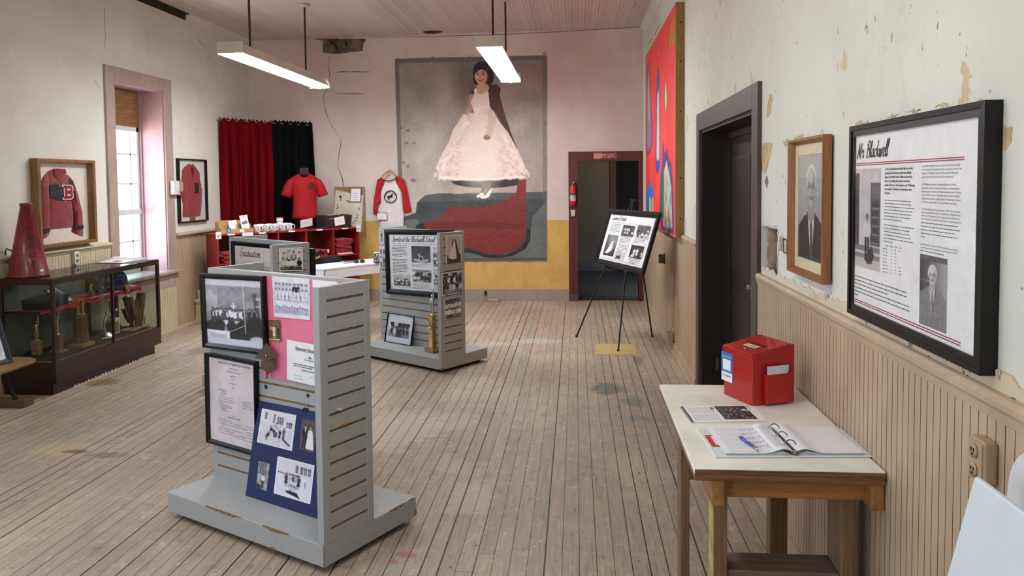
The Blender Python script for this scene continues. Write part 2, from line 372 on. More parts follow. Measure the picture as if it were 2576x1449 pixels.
# ------------------------------------------------------------------ shared materials
INK = mk('ink_black', (22, 20, 22), .6); INKG = mk('ink_grey', (112, 112, 118), .6); INKR = mk('ink_red', (150, 40, 55), .6); INKW = mk('ink_white', (240, 238, 235), .5)
PAPER = mk('paper_white', (236, 236, 238), .5, var=.02); BLACKF = mk('frame_black', (11, 11, 13), .34, var=.2, spec=.35); GLASS = glassmat('picture_glass', gl=.55)
def framed(name, label, cat, M, w, h, fw, dep, fmat, sheet=None, sheetmat=None, group=None, glass=True, mat_w=0, matm=None, inset=.35, deco=None, step=True):
    """picture frame with mitred moulding; local x right, z up, y into the wall; origin bottom centre, front at y=0"""
    t = thing(name, label, cat, M, group); b = MB(); x0, x1 = -w/2, w/2
    O = [(x0, 0), (x1, 0), (x1, h), (x0, h)]; I = [(x0+fw, fw), (x1-fw, fw), (x1-fw, h-fw), (x0+fw, h-fw)]; m_ = fw*.45
    Q = [(x0+m_, m_), (x1-m_, m_), (x1-m_, h-m_), (x0+m_, h-m_)]
    ringsp = [(O, dep), (O, dep*.06), ([(p[0]*(1-.0)+0, p[1]) for p in O], 0), (Q, dep*.02 if step else 0), (Q, dep*.12 if step else 0), (I, dep*inset), (I, dep)]
    b.loft([[(p[0], y, p[1]) for p in r] for r, y in ringsp], 0, False, False); b.add([(p[0], dep, p[1]) for p in O], [(0, 1, 2, 3)])
    b.build('frame', fmat, t)
    iw, ih = w-2*fw, h-2*fw; yb = dep*min(.95, inset+.12)
    if mat_w:
        q = MB(); a = mat_w; i0, i1 = -iw/2, iw/2
        Oo = [(i0, fw), (i1, fw), (i1, fw+ih), (i0, fw+ih)]; Ii = [(i0+a, fw+a), (i1-a, fw+a), (i1-a, fw+ih-a), (i0+a, fw+ih-a)]
        q.loft([[(p[0], yb, p[1]) for p in Oo], [(p[0], yb, p[1]) for p in Ii], [(p[0], yb+.003, p[1]) for p in Ii]], 0, False, False); q.build('mat_board', matm, t)
        iw -= 2*a; ih -= 2*a
    zb = fw+mat_w
    if isinstance(sheet, Ras): picmesh('print', sheet, [(-iw/2, yb+.003, zb+ih), (iw/2, yb+.003, zb+ih), (iw/2, yb+.003, zb), (-iw/2, yb+.003, zb)], parent=t)
    else: MB().box(-iw/2-.002, iw/2+.002, yb+.003, yb+.006, zb-.002, zb+ih+.002).build('poster_sheet', sheetmat or PAPER, t)
    if glass: MB().box(-iw/2-mat_w, iw/2+mat_w, yb-.004, yb-.002, fw, h-fw).build('glass_pane', GLASS, t)
    return t, iw, ih, zb, yb+.003
def MfromPx(px, p0, n, lift=0):
    """placement matrix + width, height of a rectangle seen at four photo corners (TL,TR,BR,BL) on a plane"""
    q = onplane(px, p0, n, lift); w = ((q[1]-q[0]).length+(q[2]-q[3]).length)/2; h = ((q[3]-q[0]).length+(q[2]-q[1]).length)/2
    xd = (q[1]-q[0])+(q[2]-q[3]); zd = (q[0]-q[3])+(q[1]-q[2]); return frameM((q[2]+q[3])/2, xd, zd), w, h
def photo(label, R, px, p0, n, lift=.003, group=None, name='photograph', bend=0):
    o = picmesh(name, R, onplane(px, p0, n, lift), bend=bend); return tag(o, label, 'photograph' if name == 'photograph' else name.replace('_', ' '), group)
def emblem(mb, cx, cz, r, y=0, mi=0, words=True, ring=.13):
    """school emblem: ring with a bucking horse and lettering round it"""
    n = 40; o = [(cx+r*math.cos(2*PI*k/n), y, cz+r*math.sin(2*PI*k/n)) for k in range(n)]; i = [(cx+r*(1-ring)*math.cos(2*PI*k/n), y, cz+r*(1-ring)*math.sin(2*PI*k/n)) for k in range(n)]
    mb.add(o+i, [(k, (k+1) % n, n+(k+1) % n, n+k) for k in range(n)], mi); s = r*(.8 if words else 1.0)
    H = [(-.62, .02), (-.46, .22), (-.05, .26), (.2, .5), (.36, .62), (.44, .5), (.56, .34), (.48, .26), (.36, .26), (.34, .05), (.46, -.08), (.36, -.22), (.3, -.2), (.3, -.06), (.14, -.06), (.2, -.26), (.1, -.3), (.0, -.08), (-.16, -.14), (-.2, -.3), (-.1, -.56), (-.22, -.6), (-.34, -.32), (-.44, -.5), (-.56, -.5), (-.48, -.2), (-.66, -.2)]
    mb.add([(cx+p[0]*s, y, cz+p[1]*s) for p in H], [list(range(len(H)))], mi)
    if words:
        for t, a0, a1, up in (('BLACKWELL SCHOOL', 2.95, .2, 1), ('1909-1965', -2.35, -.8, -1)):
            for k, ch in enumerate(t):
                a = a0+(a1-a0)*(k+.5)/len(t); v, f, w = _gl[ch, 1]; sz = r*.2; d = -1 if up > 0 else 1
                ux, uz = math.sin(a)*up, -math.cos(a)*up; vx, vz = math.cos(a)*up, math.sin(a)*up; rr = r*(.66 if up > 0 else .78)
                mb.add([(cx+math.cos(a)*rr+((p[0]-w/2)*ux+p[1]*vx)*sz, y, cz+math.sin(a)*rr+((p[0]-w/2)*uz+p[1]*vz)*sz) for p in v], f, mi)
    return mb
# ------------------------------------------------------------------ room materials
XL, XR, YF, YN, ZC = -4.72, .985, 10.93, -2.6, 3.8
def floor_mat():
    m = bpy.data.materials.new('worn_floorboards'); t = NT(m); p = t.pos(); x, y, z = t.sep(p); W = .0776
    xw = t.m('ADD', x, t.m('MULTIPLY', t.m('SUBTRACT', t.noise(t.comb(x, t.m('MULTIPLY', y, .5), 0), .9, 1), .5), .006))
    bx = t.m('DIVIDE', t.m('ADD', xw, 20.012), W); idx = t.m('FLOOR', bx); fr = t.m('FRACT', bx)
    r1 = t.white(idx, '1D'); r2 = t.white(t.m('ADD', idx, 71.3), '1D')
    yy = t.m('ADD', t.m('DIVIDE', y, 3.1), t.m('MULTIPLY', r1, 9)); iy = t.m('FLOOR', yy); fy = t.m('FRACT', yy)
    rb = t.white(t.comb(idx, iy, 0)); rc = t.white(t.comb(iy, idx, 4))
    de = t.m('MULTIPLY', t.m('MINIMUM', fr, t.m('SUBTRACT', 1, fr)), W); dj = t.m('MULTIPLY', t.m('MINIMUM', fy, t.m('SUBTRACT', 1, fy)), 3.1)
    # gap width differs from seam to seam
    seam = t.white(t.m('ADD', t.m('FLOOR', t.m('ADD', bx, .5)), 5.5), '1D'); gw = t.m('MULTIPLY_ADD', t.m('POWER', seam, 2.2), .0028, .0009)
    g = t.m('SUBTRACT', 1, t.ss(t.m('SUBTRACT', de, gw), -.0003, .0007)); g2 = t.m('SUBTRACT', 1, t.ss(dj, .0008, .0018)); gap = t.m('MAXIMUM', g, t.m('MULTIPLY', g2, .8))
    c = t.mix(rb, (164, 148, 128), (150, 138, 122)); c = t.mix(t.m('MULTIPLY', rc, .6), c, (168, 144, 126))
    big = t.noise(t.vmul(p, (1, .7, 1)), .9, 3, .6); c = t.mix(t.m('MULTIPLY', t.ss(big, .45, .7), .65), c, (190, 178, 152))
    big2 = t.noise(t.vmul(p, (1.1, .6, 3)), 1.7, 4, .65); c = t.mix(t.m('MULTIPLY', t.ss(big2, .5, .75), .5), c, (132, 122, 112))
    gv = t.comb(t.m('MULTIPLY_ADD', idx, 3.7, t.m('MULTIPLY', x, 55)), t.m('MULTIPLY', y, 2.2), rb); gr = t.noise(gv, 1.6, 5, .65)
    c = t.mix(t.m('MULTIPLY', t.ss(gr, .5, .72), .5), c, (112, 98, 84)); c = t.mix(t.m('MULTIPLY', t.ss(gr, .5, .28), .25), c, (205, 192, 174))
    sm = t.noise(t.vmul(p, (3, 2, 1)), 5, 5, .7); c = t.mix(t.m('MULTIPLY', t.ss(sm, .55, .7), .6), c, (196, 186, 168)); c = t.mix(t.m('MULTIPLY', t.ss(sm, .43, .3), .55), c, (96, 84, 74))
    fl = t.noise(p, 42, 3, .6); fm = t.noise(p, 2.1, 2); c = t.mix(t.m('MULTIPLY', t.ss(fl, .675, .715), t.ss(fm, .42, .58)), c, (226, 222, 208))
    dk = t.noise(t.vmul(p, (1, .8, 1)), 24, 3, .6); c = t.mix(t.m('MULTIPLY', t.ss(dk, .66, .73), .7), c, (66, 54, 50))
    wob = t.m('MULTIPLY', t.m('SUBTRACT', t.noise(p, 6, 4, .7), .5), 1.5); wob2 = t.m('MULTIPLY', t.m('SUBTRACT', t.noise(p, 22, 3, .7), .5), 1.3)
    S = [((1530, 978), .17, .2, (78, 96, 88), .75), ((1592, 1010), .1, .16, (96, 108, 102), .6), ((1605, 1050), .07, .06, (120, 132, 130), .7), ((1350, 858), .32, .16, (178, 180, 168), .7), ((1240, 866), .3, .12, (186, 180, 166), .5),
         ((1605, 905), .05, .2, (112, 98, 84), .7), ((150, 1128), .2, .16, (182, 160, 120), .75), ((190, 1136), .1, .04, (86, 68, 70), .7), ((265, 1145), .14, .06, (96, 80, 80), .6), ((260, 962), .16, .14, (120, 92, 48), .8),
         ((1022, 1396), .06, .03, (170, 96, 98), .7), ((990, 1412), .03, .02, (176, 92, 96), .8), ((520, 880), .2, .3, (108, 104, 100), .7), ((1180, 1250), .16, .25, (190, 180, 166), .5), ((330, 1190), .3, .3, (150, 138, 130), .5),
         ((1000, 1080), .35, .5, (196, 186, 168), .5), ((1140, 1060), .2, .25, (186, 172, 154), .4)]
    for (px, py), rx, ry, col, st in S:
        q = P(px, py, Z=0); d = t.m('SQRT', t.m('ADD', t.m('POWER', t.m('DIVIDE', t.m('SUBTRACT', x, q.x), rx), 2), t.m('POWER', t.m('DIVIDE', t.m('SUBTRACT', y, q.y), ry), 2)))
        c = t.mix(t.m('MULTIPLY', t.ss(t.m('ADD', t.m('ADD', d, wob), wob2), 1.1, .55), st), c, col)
    c = t.mix(gap, c, (34, 27, 22))
    h = t.m('SUBTRACT', t.m('MULTIPLY', gr, .25), gap); t.bsdf(c, t.m('MULTIPLY_ADD', big, .25, .42), 0, t.bump(h, .55, .004), .35); return m
def board_mat(name, col, col2, W=.0825, groove=(70, 58, 54), pink=None):
    m = bpy.data.materials.new(name); t = NT(m); p = t.pos(); x, y, z = t.sep(p); b = t.m('DIVIDE', t.m('ADD', x, 20), W); idx = t.m('FLOOR', b); fr = t.m('FRACT', b)
    de = t.m('MULTIPLY', t.m('MINIMUM', fr, t.m('SUBTRACT', 1, fr)), W); db = t.m('MULTIPLY', t.m('ABSOLUTE', t.m('SUBTRACT', fr, .5)), W)
    seam = t.white(t.m('FLOOR', t.m('ADD', b, .5)), '1D'); brk = t.ss(t.noise(t.comb(idx, t.m('MULTIPLY', y, .7), 0), 1.3, 2), .35, .55)
    g = t.m('MULTIPLY', t.m('SUBTRACT', 1, t.ss(de, .0012, .0032)), t.m('MULTIPLY_ADD', t.m('MULTIPLY', seam, brk), .75, .25)); g2 = t.m('MULTIPLY', t.m('SUBTRACT', 1, t.ss(db, .0008, .0025)), .35); gg = t.m('MAXIMUM', g, g2)
    r = t.white(idx, '1D'); c = t.mix(r, col, col2); n = t.noise(p, 1.1, 4, .6); c = t.mix(t.m('MULTIPLY', t.ss(n, .45, .75), .4), c, pink or col2); sp = t.noise(t.vmul(p, (1, .5, 1)), 9, 4, .7); c = t.mix(t.m('MULTIPLY', t.ss(sp, .69, .74), .6), c, (104, 84, 76))
    c = t.mix(gg, c, groove); t.bsdf(c, .62, 0, t.bump(t.m('SUBTRACT', 0, gg), .5, .004), .3); return m
def plaster_mat(name, col, col2, peel=.0, scuff=.72, tan=(206, 182, 138), low=None, sc=.8):
    """old painted plaster: mottled paint, flaked patches, dark nicks; low = (height, colour, colour2) of a painted dado"""
    m = bpy.data.materials.new(name); t = NT(m); p = t.pos(); x, y, z = t.sep(p); n = t.noise(p, sc, 5, .6); c = t.mix(t.ss(n, .35, .68), col, col2)
    n2 = t.noise(t.vmul(p, (1, 1, .6)), 3.2, 5, .7); c = t.mix(t.m('MULTIPLY', t.ss(n2, .58, .74), .3), c, tuple(k*.8 for k in col2)); c = t.mix(t.m('MULTIPLY', t.ss(n2, .42, .3), .35), c, tuple(min(255, k*1.06) for k in col))
    if peel: a = t.noise(t.vmul(p, (1, 1, .75)), 4.5, 6, .62); c = t.mix(t.m('MULTIPLY', t.ss(a, peel, peel+.015), .85), c, tan)
    s = t.noise(t.vmul(p, (1, 1, .7)), 24, 4, .62); c = t.mix(t.m('MULTIPLY', t.ss(s, scuff, scuff+.03), .75), c, (104, 94, 84))
    if low:
        f = t.ss(t.m('ADD', z, t.m('MULTIPLY', t.noise(p, 12, 3), .02)), low[0]-.004+.01, low[0]+.004+.01); c2 = t.mix(t.ss(n2, .35, .65), low[1], low[2]); c2 = t.mix(t.m('MULTIPLY', t.ss(s, .74, .77), .7), c2, (130, 98, 60)); c = t.mix(f, c2, c)
    t.bsdf(c, .72, 0, t.bump(n2, .25, .006), .3); return m
def paintwood(name, col, wear=(120, 92, 70), th=.7, var=.08, sc=6, rough=.5):
    if name in _mats: return _mats[name]
    m = bpy.data.materials.new(name); t = NT(m); p = t.pos(); n = t.noise(t.vmul(p, (1, 1, .5)), sc, 5, .65); c = t.mix(t.ss(n, .35, .7), col, tuple(k*(1-var) for k in col))
    w = t.noise(t.vmul(p, (1, 1, .8)), 18, 5, .68); c = t.mix(t.ss(w, th, th+.025), c, wear); t.bsdf(c, rough, 0, t.bump(n, .2, .002), .4); _mats[name] = m; return m
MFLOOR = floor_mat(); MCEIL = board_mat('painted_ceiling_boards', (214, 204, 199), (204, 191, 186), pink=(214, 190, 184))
MWR = plaster_mat('old_white_plaster', (224, 225, 217), (211, 211, 201), peel=.655, scuff=.675)
MWL = plaster_mat('grey_white_plaster', (222, 219, 212), (210, 207, 199), scuff=.73)
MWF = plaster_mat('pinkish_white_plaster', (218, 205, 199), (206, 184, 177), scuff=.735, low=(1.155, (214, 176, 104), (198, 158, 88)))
MTAN = paintwood('tan_wainscot_paint', (190, 166, 138), (142, 112, 84), .72); MGRV = mk('groove_dirt', (112, 84, 62), .9); MCREAM = paintwood('cream_wainscot_paint', (206, 192, 160), (130, 104, 74), .735)
MPINKW = paintwood('mauve_trim_paint', (176, 152, 144), (128, 100, 88), .735, rough=.42); MJAMB = paintwood('pink_jamb_paint', (176, 142, 146), (236, 226, 224), .71, rough=.4)
MBRN = paintwood('dark_brown_trim', (84, 70, 64), (150, 138, 126), .77); MDOOR = paintwood('dark_brown_door', (38, 25, 20), (120, 104, 92), .79, rough=.45)
MMAR = paintwood('maroon_trim', (92, 40, 40), (150, 128, 122), .74); MGREYW = paintwood('mauve_grey_baseboard', (164, 146, 136), (206, 214, 200), .72); MSTONE = mk('rubble_stone', (158, 138, 112), .9, var=.2, sc=9, bump=.8)
MMORT = mk('grey_mortar', (112, 102, 90), .95, var=.12, sc=30, bump=.5); MCRACK = mk('crack_line_dark', (84, 74, 68), .9); MDARKGAP = mk('dark_slot_brown', (52, 40, 32), .9)  # dark grey-brown for crack lines and pencil marks
MWHITEW = paintwood('white_sash_paint', (214, 214, 216), (150, 140, 130), .74)
# ------------------------------------------------------------------ shell
def struct(name, mb, m, parent=None, bevel=0):
    o = mb.build(name, m, parent, bevel)
    if parent is None: o['kind'] = 'structure'
    return o
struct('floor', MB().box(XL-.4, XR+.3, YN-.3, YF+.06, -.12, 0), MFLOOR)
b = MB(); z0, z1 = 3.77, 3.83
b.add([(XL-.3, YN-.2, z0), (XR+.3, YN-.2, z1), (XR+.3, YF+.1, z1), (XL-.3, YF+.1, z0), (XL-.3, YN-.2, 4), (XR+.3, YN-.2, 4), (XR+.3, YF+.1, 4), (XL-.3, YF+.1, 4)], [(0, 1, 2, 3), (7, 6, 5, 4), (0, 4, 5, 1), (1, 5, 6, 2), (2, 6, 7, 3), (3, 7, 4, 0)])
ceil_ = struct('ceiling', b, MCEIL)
def holes(mb, ax, a0, a1, u0, u1, z0, z1, hs, mi=0):
    us = sorted({u0, u1} | {h[0] for h in hs} | {h[1] for h in hs}); zs = sorted({z0, z1} | {h[2] for h in hs} | {h[3] for h in hs})
    for i in range(len(us)-1):
        for j in range(len(zs)-1):
            u, z = (us[i]+us[i+1])/2, (zs[j]+zs[j+1])/2
            if any(h[0] < u < h[1] and h[2] < z < h[3] for h in hs): continue
            if ax == 'x': mb.box(a0, a1, us[i], us[i+1], zs[j], zs[j+1], mi)
            else: mb.box(us[i], us[i+1], a0, a1, zs[j], zs[j+1], mi)
    return mb
WIN = [(7.59, 8.54, .71, 2.78), (3.75, 4.7, .71, 2.78), (.1, 1.05, .71, 2.78)]  # the two nearer openings are out of view, added to bring in daylight
struct('wall_left', holes(MB(), 'x', XL-.42, XL, YN-.2, YF+.2, 0, 3.9, WIN), MWL)
wr = struct('wall_right', holes(holes(MB(), 'x', XR, XR+.07, YN-.2, YF+.12, 0, 3.9, [(4.34, 6.16, 0, 2.085), (3.87, 4.2, 1.195, 1.455)]), 'x', XR+.07, XR+.3, YN-.2, YF+.12, 0, 3.9, [(4.34, 6.16, 0, 2.085)]), MWR)
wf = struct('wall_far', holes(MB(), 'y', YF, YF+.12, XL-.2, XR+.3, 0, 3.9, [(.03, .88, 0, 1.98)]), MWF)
struct('wall_near', holes(MB(), 'y', YN-.2, YN, XL-.4, XR+.3, 0, 3.9, [(-3.6, -2.4, .8, 2.7)]), MWR)
# hall beyond the far door
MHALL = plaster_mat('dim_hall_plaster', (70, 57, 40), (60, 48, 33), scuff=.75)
HX0, HX1, HY = -1.6, 2.4, 14.66
b = MB().box(HX0-.1, HX0, YF+.12, HY+.1, 0, 3).box(HX1, HX1+.1, YF+.12, HY+2.4, 0, 3); holes(b, 'y', HY, HY+.1, HX0, HX1, 0, 3, [(.76, 1.75, 0, 2.1)])
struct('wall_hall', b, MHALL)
struct('wall_dark_room', MB().box(HX0-.1, HX1+.1, HY+2.3, HY+2.4, 0, 3).box(.3, .34, HY+.1, HY+2.3, 0, 3), mk('room_darkness_paint', (22, 16, 13), .9))  # near-black colour stands in for the darkness of this unlit room
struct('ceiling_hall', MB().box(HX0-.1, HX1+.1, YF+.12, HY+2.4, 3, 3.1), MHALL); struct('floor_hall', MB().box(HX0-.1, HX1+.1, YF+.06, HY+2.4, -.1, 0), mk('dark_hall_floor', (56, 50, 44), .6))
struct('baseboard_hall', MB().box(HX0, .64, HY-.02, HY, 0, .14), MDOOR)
d3 = struct('door_3', MB().box(.64, .76, HY-.03, HY+.02, 0, 2.22).box(1.75, 1.87, HY-.03, HY+.02, 0, 2.22).box(.76, 1.75, HY-.03, HY+.02, 2.1, 2.22), wood('hall_door_trim', (66, 40, 26), (50, 30, 20), 2, rough=.95))
# ------------------------------------------------------------------ wainscot: beaded boards with real grooves
def beaded(u0, u1, z0, z1, depth, pitch=.039):
    pr = []; u = u0; k = 0
    while u < u1-1e-6:
        e = min(u+pitch, u1); pr += [(u, depth), (e-.0036, depth), (e-.0026, depth-.006)]
        if k % 2: pr += [(e-.0015, depth-.001), (e-.0008, depth-.001), (e, depth-.006)]
        else: pr += [(e-.0008, depth-.006)]
        u = e; k += 1
    pr.append((u1, depth)); return pr
def wains(name, side, u0, u1, z0, z1, m, pitch=.039):
    depth_ = .018; pr = beaded(u0, u1, z0, z1, depth_, pitch); X = (XR if side == 'r' else XL); sg = -1 if side == 'r' else 1
    vs = [(X+sg*d, u, z) for z in (z0, z1) for u, d in pr]; n = len(pr); b = MB(); fl = [(i, i+1, n+i+1, n+i) if side == 'l' else (i+1, i, n+i, n+i+1) for i in range(n-1)]; dk = [min(pr[i][1], pr[i+1][1]) < depth_-.004 for i in range(n-1)]
    b.add(vs, [f for f, d in zip(fl, dk) if not d], 0); b.add(vs, [f for f, d in zip(fl, dk) if d], 1)
    b.box(min(X, X+sg*.012), max(X, X+sg*.012), u0, u1, z0, z1); return struct(name, b, [m, MGRV])
wains('trim_1', 'r', YN, 4.2, 0, 1.17, MTAN); wains('trim_2', 'r', 6.28, YF, 0, 1.17, MTAN)
wains('trim_3', 'l', 2.0, 7.44, 0, 1.1, MCREAM); wains('trim_4', 'l', 8.71, YF, 0, 1.1, MTAN, .03); wains('trim_5', 'l', 7.44, 8.71, 0, .52, MCREAM)
def rail(name, X, sg, y0, y1, z, m, proud=.034):
    pr = [(0, z-.03), (.02, z-.03), (.024, z-.006), (proud, z+.004), (proud, z+.018), (.02, z+.03), (0, z+.034)]
    b = MB().loft([[(X+sg*d, y, q) for d, q in pr] for y in (y0, y1)], 0, False, True); return struct(name, b, m)
rail('trim_6', XR, -1, YN, 4.2, 1.17, MTAN, .03); rail('trim_7', XR, -1, 6.28, YF, 1.17, MTAN, .03); rail('trim_8', XL, 1, 2.0, 7.43, 1.1, MCREAM, .05); rail('trim_9', XL, 1, 8.72, YF, 1.1, MTAN, .06)
# chipped strip of plaster above the near rail
pl = []; r = random.Random(4); y = YN
while y < 4.15: pl.append((y, 1.225+r.uniform(0, .03))); y += .03
b = MB().prism([(YN, 1.19), (4.15, 1.19)]+pl[::-1], XR-.006, XR, 'x'); struct('trim_10', b, plaster_mat('chipped_plaster_edge', (222, 214, 196), (206, 190, 160), peel=.6, scuff=.62))
struct('baseboard_right', MB().box(XR-.034, XR-.018, 6.28, YF, 0, .09).box(XR-.034, XR-.018, YN, 4.2, 0, .09).loft([[(XR-.034, y, 0), (XR-.05, y, 0), (XR-.044, y, .016), (XR-.034, y, .02)] for y in (6.28, YF)], 0, True), MTAN)
struct('baseboard_far', MB().box(XL, -.1, YF-.022, YF, 0, .165), MGREYW); struct('baseboard_left', MB().loft([[(XL, y, 0), (XL+.035, y, 0), (XL+.03, y, .02), (XL+.018, y, .028), (XL, y, .028)] for y in (2, YF)], 0, False), MTAN)
# crown
struct('trim_11', MB().loft([[(XL, y, 3.69), (XL+.03, y, 3.7), (XL+.035, y, 3.735), (XL+.075, y, 3.765), (XL+.08, y, 3.775), (XL, y, 3.775)] for y in (9.12, YF)], 0, False), MWL)
struct('trim_12', MB().box(XL, XL+.012, 5, 9.12, 3.7, 3.772).box(XL, XL+.06, 5, 9.12, 3.766, 3.772), MDARKGAP)  # dark brown strip along the slot where the crown moulding is missing
struct('trim_13', MB().loft([[(XR, y, 3.72), (XR-.02, y, 3.73), (XR-.03, y, 3.77), (XR-.08, y, 3.8), (XR-.08, y, 3.83), (XR, y, 3.83)] for y in (YN, YF)], 0, False), MWR)
struct('trim_14', MB().box(XR-.045, XR, YF-.05, YF, 1.2, 3.8), MWR)
# ------------------------------------------------------------------ windows
SKYG = glassmat('window_glass', gl=.8)
def window(k, y0, y1, z0, z1, horn=True):
    xo = XL-.3; b = MB().box(XL-.32, XL+.004, y1-.012, y1-.0005, z0, z1).box(XL-.32, XL+.004, y0+.0005, y0+.012, z0, z1).box(XL-.32, XL+.004, y0+.012, y1-.012, z1-.012, z1-.0005)
    w = struct('window_%d' % k, b, MJAMB); cw = .15
    MB().box(XL, XL+.024, y0-cw, y0, .52, z1+.14).box(XL, XL+.024, y1, y1+cw+.02, .52, z1+.14).box(XL, XL+.024, y0, y1, z1, z1+.14).build('casing', MPINKW, w, .003)
    MB().box(XL-.32, XL+.05, y0+.001, y1-.001, z0-.03, z0+.004).box(XL, XL+.07, y0-cw-.02, y1+cw+.05, z0-.035, z0-.002).build('sill', MPINKW, w, .006)
    MB().box(XL, XL+.02, y0-cw, y1+cw, z0-.19, z0-.035).build('apron', MPINKW, w)
    zt = z1-.42
    MB().box(xo-.03, xo+.02, y0, y0+.07, z0, zt).box(xo-.03, xo+.02, y1-.07, y1, z0, zt).box(xo-.03, xo+.02, y0, y1, zt-.05, zt).box(xo-.03, xo+.02, y0, y1, z0, z0+.06).box(xo-.01, xo+.03, y0, y1, 1.37, 1.43).box(xo-.02, xo+.01, y1-.2, y1-.18, z0, zt).box(xo-.02, xo+.01, y0+.18, y0+.2, z0, zt).box(xo-.02, xo+.01, (y0+y1)/2-.01, (y0+y1)/2+.01, z0, zt).box(xo-.02, xo+.01, y0, y1, 2.04, 2.06).box(xo-.02, xo+.01, y0, y1, 1.71, 1.73).box(xo-.02, xo+.01, y0, y1, 1.06, 1.08).build('sash', MWHITEW, w)
    MB().box(xo-.008, xo-.004, y0+.02, y1-.02, z0+.02, zt-.02).build('glass_pane', SKYG, w)
    MB().box(xo-.04, xo+.02, y0, y1, zt, z1).build('head_board', wood('brown_head_board', (150, 112, 64), (112, 80, 44), 1), w)
    MB().box(xo+.02, xo+.05, y1-.03, y1, z0, z1).build('stop', MJAMB, w)
for k, h in enumerate(WIN): window(k+1, *h)
# unseen window added behind the camera for fill daylight
w = struct('window_4', MB().box(-3.72, -3.6, YN, YN+.02, .7, 2.8).box(-2.4, -2.28, YN, YN+.02, .7, 2.8).box(-3.6, -2.4, YN, YN+.02, 2.7, 2.8).box(-3.6, -2.4, YN, YN+.02, .7, .8).box(-3.03, -2.97, YN-.12, YN-.08, .8, 2.7).box(-3.6, -2.4, YN-.12, YN-.08, 1.7, 1.76), MPINKW); MB().box(-3.6, -2.4, YN-.106, YN-.1, .8, 2.7).build('glass_pane', SKYG, w)
# ------------------------------------------------------------------ doors
x0 = XR-.024
d1 = struct('door_1', MB().box(-.1, .03, YF-.026, YF, 0, 2.115).box(.88, .985-.05, YF-.026, YF, 0, 2.115).box(.03, .88, YF-.026, YF, 1.98, 2.115).box(.01, .03, YF, YF+.12, 0, 1.98).box(.88, .9, YF, YF+.12, 0, 1.98).box(.01, .9, YF, YF+.12, 1.98, 2.0), MMAR, None, .003)
MB().box(-.102, .032, YF-.028, YF-.02, 0, .1).build('worn_foot', paintwood('chipped_grey_paint', (86, 72, 76), (170, 190, 178), .6), d1)
for xx in (.9, .04): MB().box(xx-.006, xx+.004, YF-.0, YF+.09, 1.0, 1.1).build('hinge', mk('dull_hinge', (60, 50, 44), .5, .6), d1)
d2 = struct('door_2', MB().box(x0, XR, 4.2, 4.34, 0, 2.22).box(x0, XR, 6.16, 6.28, 0, 2.22).box(x0, XR, 4.34, 6.16, 2.085, 2.22), MBRN, None, .003)
MB().box(XR, XR+.3, 4.34, 4.36, 0, 2.085).box(XR, XR+.3, 6.14, 6.16, 0, 2.085).box(XR, XR+.3, 4.36, 6.14, 2.065, 2.085).build('jamb', MDOOR, d2)
b = MB().box(XR+.21, XR+.25, 4.37, 5.24, 0, 2.02).box(XR+.21, XR+.25, 5.26, 6.13, 0, 2.02)
for y in (4.37, 5.26):
    for z, h in ((.18, .7), (1.02, .85)): b.box(XR+.2, XR+.212, y+.12, y+.75, z, z+h)
lf = b.build('door_leaf', MDOOR, d2, .004); MB().box(XR+.2, XR+.24, 4.36, 6.14, 2.02, 2.065).build('door_head', wood('door_head_wood', (74, 50, 34), (56, 38, 26), 1), d2)
MB().sphere((XR+.17, 5.2, .98), .03).tube([(XR+.21, 5.2, .98), (XR+.17, 5.2, .98)], .012).build('door_knob', mk('tarnished_brass', (120, 112, 84), .35, .8), d2)
q = P(1804, 918, Y=6.14); MB().prism([(q.x-.012, q.z-.05), (q.x+.006, q.z-.03), (q.x+.012, q.z+.05), (q.x-.004, q.z+.06)], 6.136, 6.14, 'y').build('strike_plate', mk('greenish_plate', (96, 104, 92), .6, .3), d2)
# ------------------------------------------------------------------ damage
def ribbon(pts, wds, X=None, Y=None, lift=.001):
    b = MB(); L = []; Rr = []
    for i, (px, py) in enumerate(pts):
        a = P(px, py, X=X, Y=Y); wd = wds*random.uniform(.4, 1.3)
        if Y is not None: L.append((a.x-wd, a.y-lift, a.z)); Rr.append((a.x+wd, a.y-lift, a.z+wd*.2))
        else: s = -1 if X > 0 else 1; L.append((a.x+s*lift, a.y-wd, a.z)); Rr.append((a.x+s*lift, a.y+wd, a.z+wd*.2))
    n = len(L); b.add(L+Rr, [(i, i+1, n+i+1, n+i) for i in range(n-1)]); return b
ribbon([(829, 145), (825, 165), (830, 185), (826, 205), (822, 225), (813, 242), (816, 262), (820, 282), (826, 300), (838, 322), (846, 332), (858, 350), (857, 368), (853, 385), (851, 405), (850, 420), (858, 440), (862, 452), (864, 470)], .005, Y=YF).build('plaster_crack', MCRACK, wf)
for pts in ([(845, 182), (862, 180), (880, 181), (896, 180), (915, 181), (930, 180)], [(845, 236), (860, 236), (895, 236), (912, 236)], [(640, 98), (700, 97), (760, 96.5), (810, 96)], [(930, 94), (1000, 93.5), (1080, 92), (1180, 89), (1300, 85), (1400, 80), (1500, 74), (1617, 68)]):
    b = MB(); L = [P(x, y-.5, Y=YF) for x, y in pts]; Q = [P(x, y+random.uniform(.3, 1.3), Y=YF) for x, y in pts]; n = len(L); b.add([(a.x, YF-.002, a.z) for a in L+Q], [(i, i+1, n+i+1, n+i) for i in range(n-1)]); b.build('plaster_crack', MCRACK, wf)
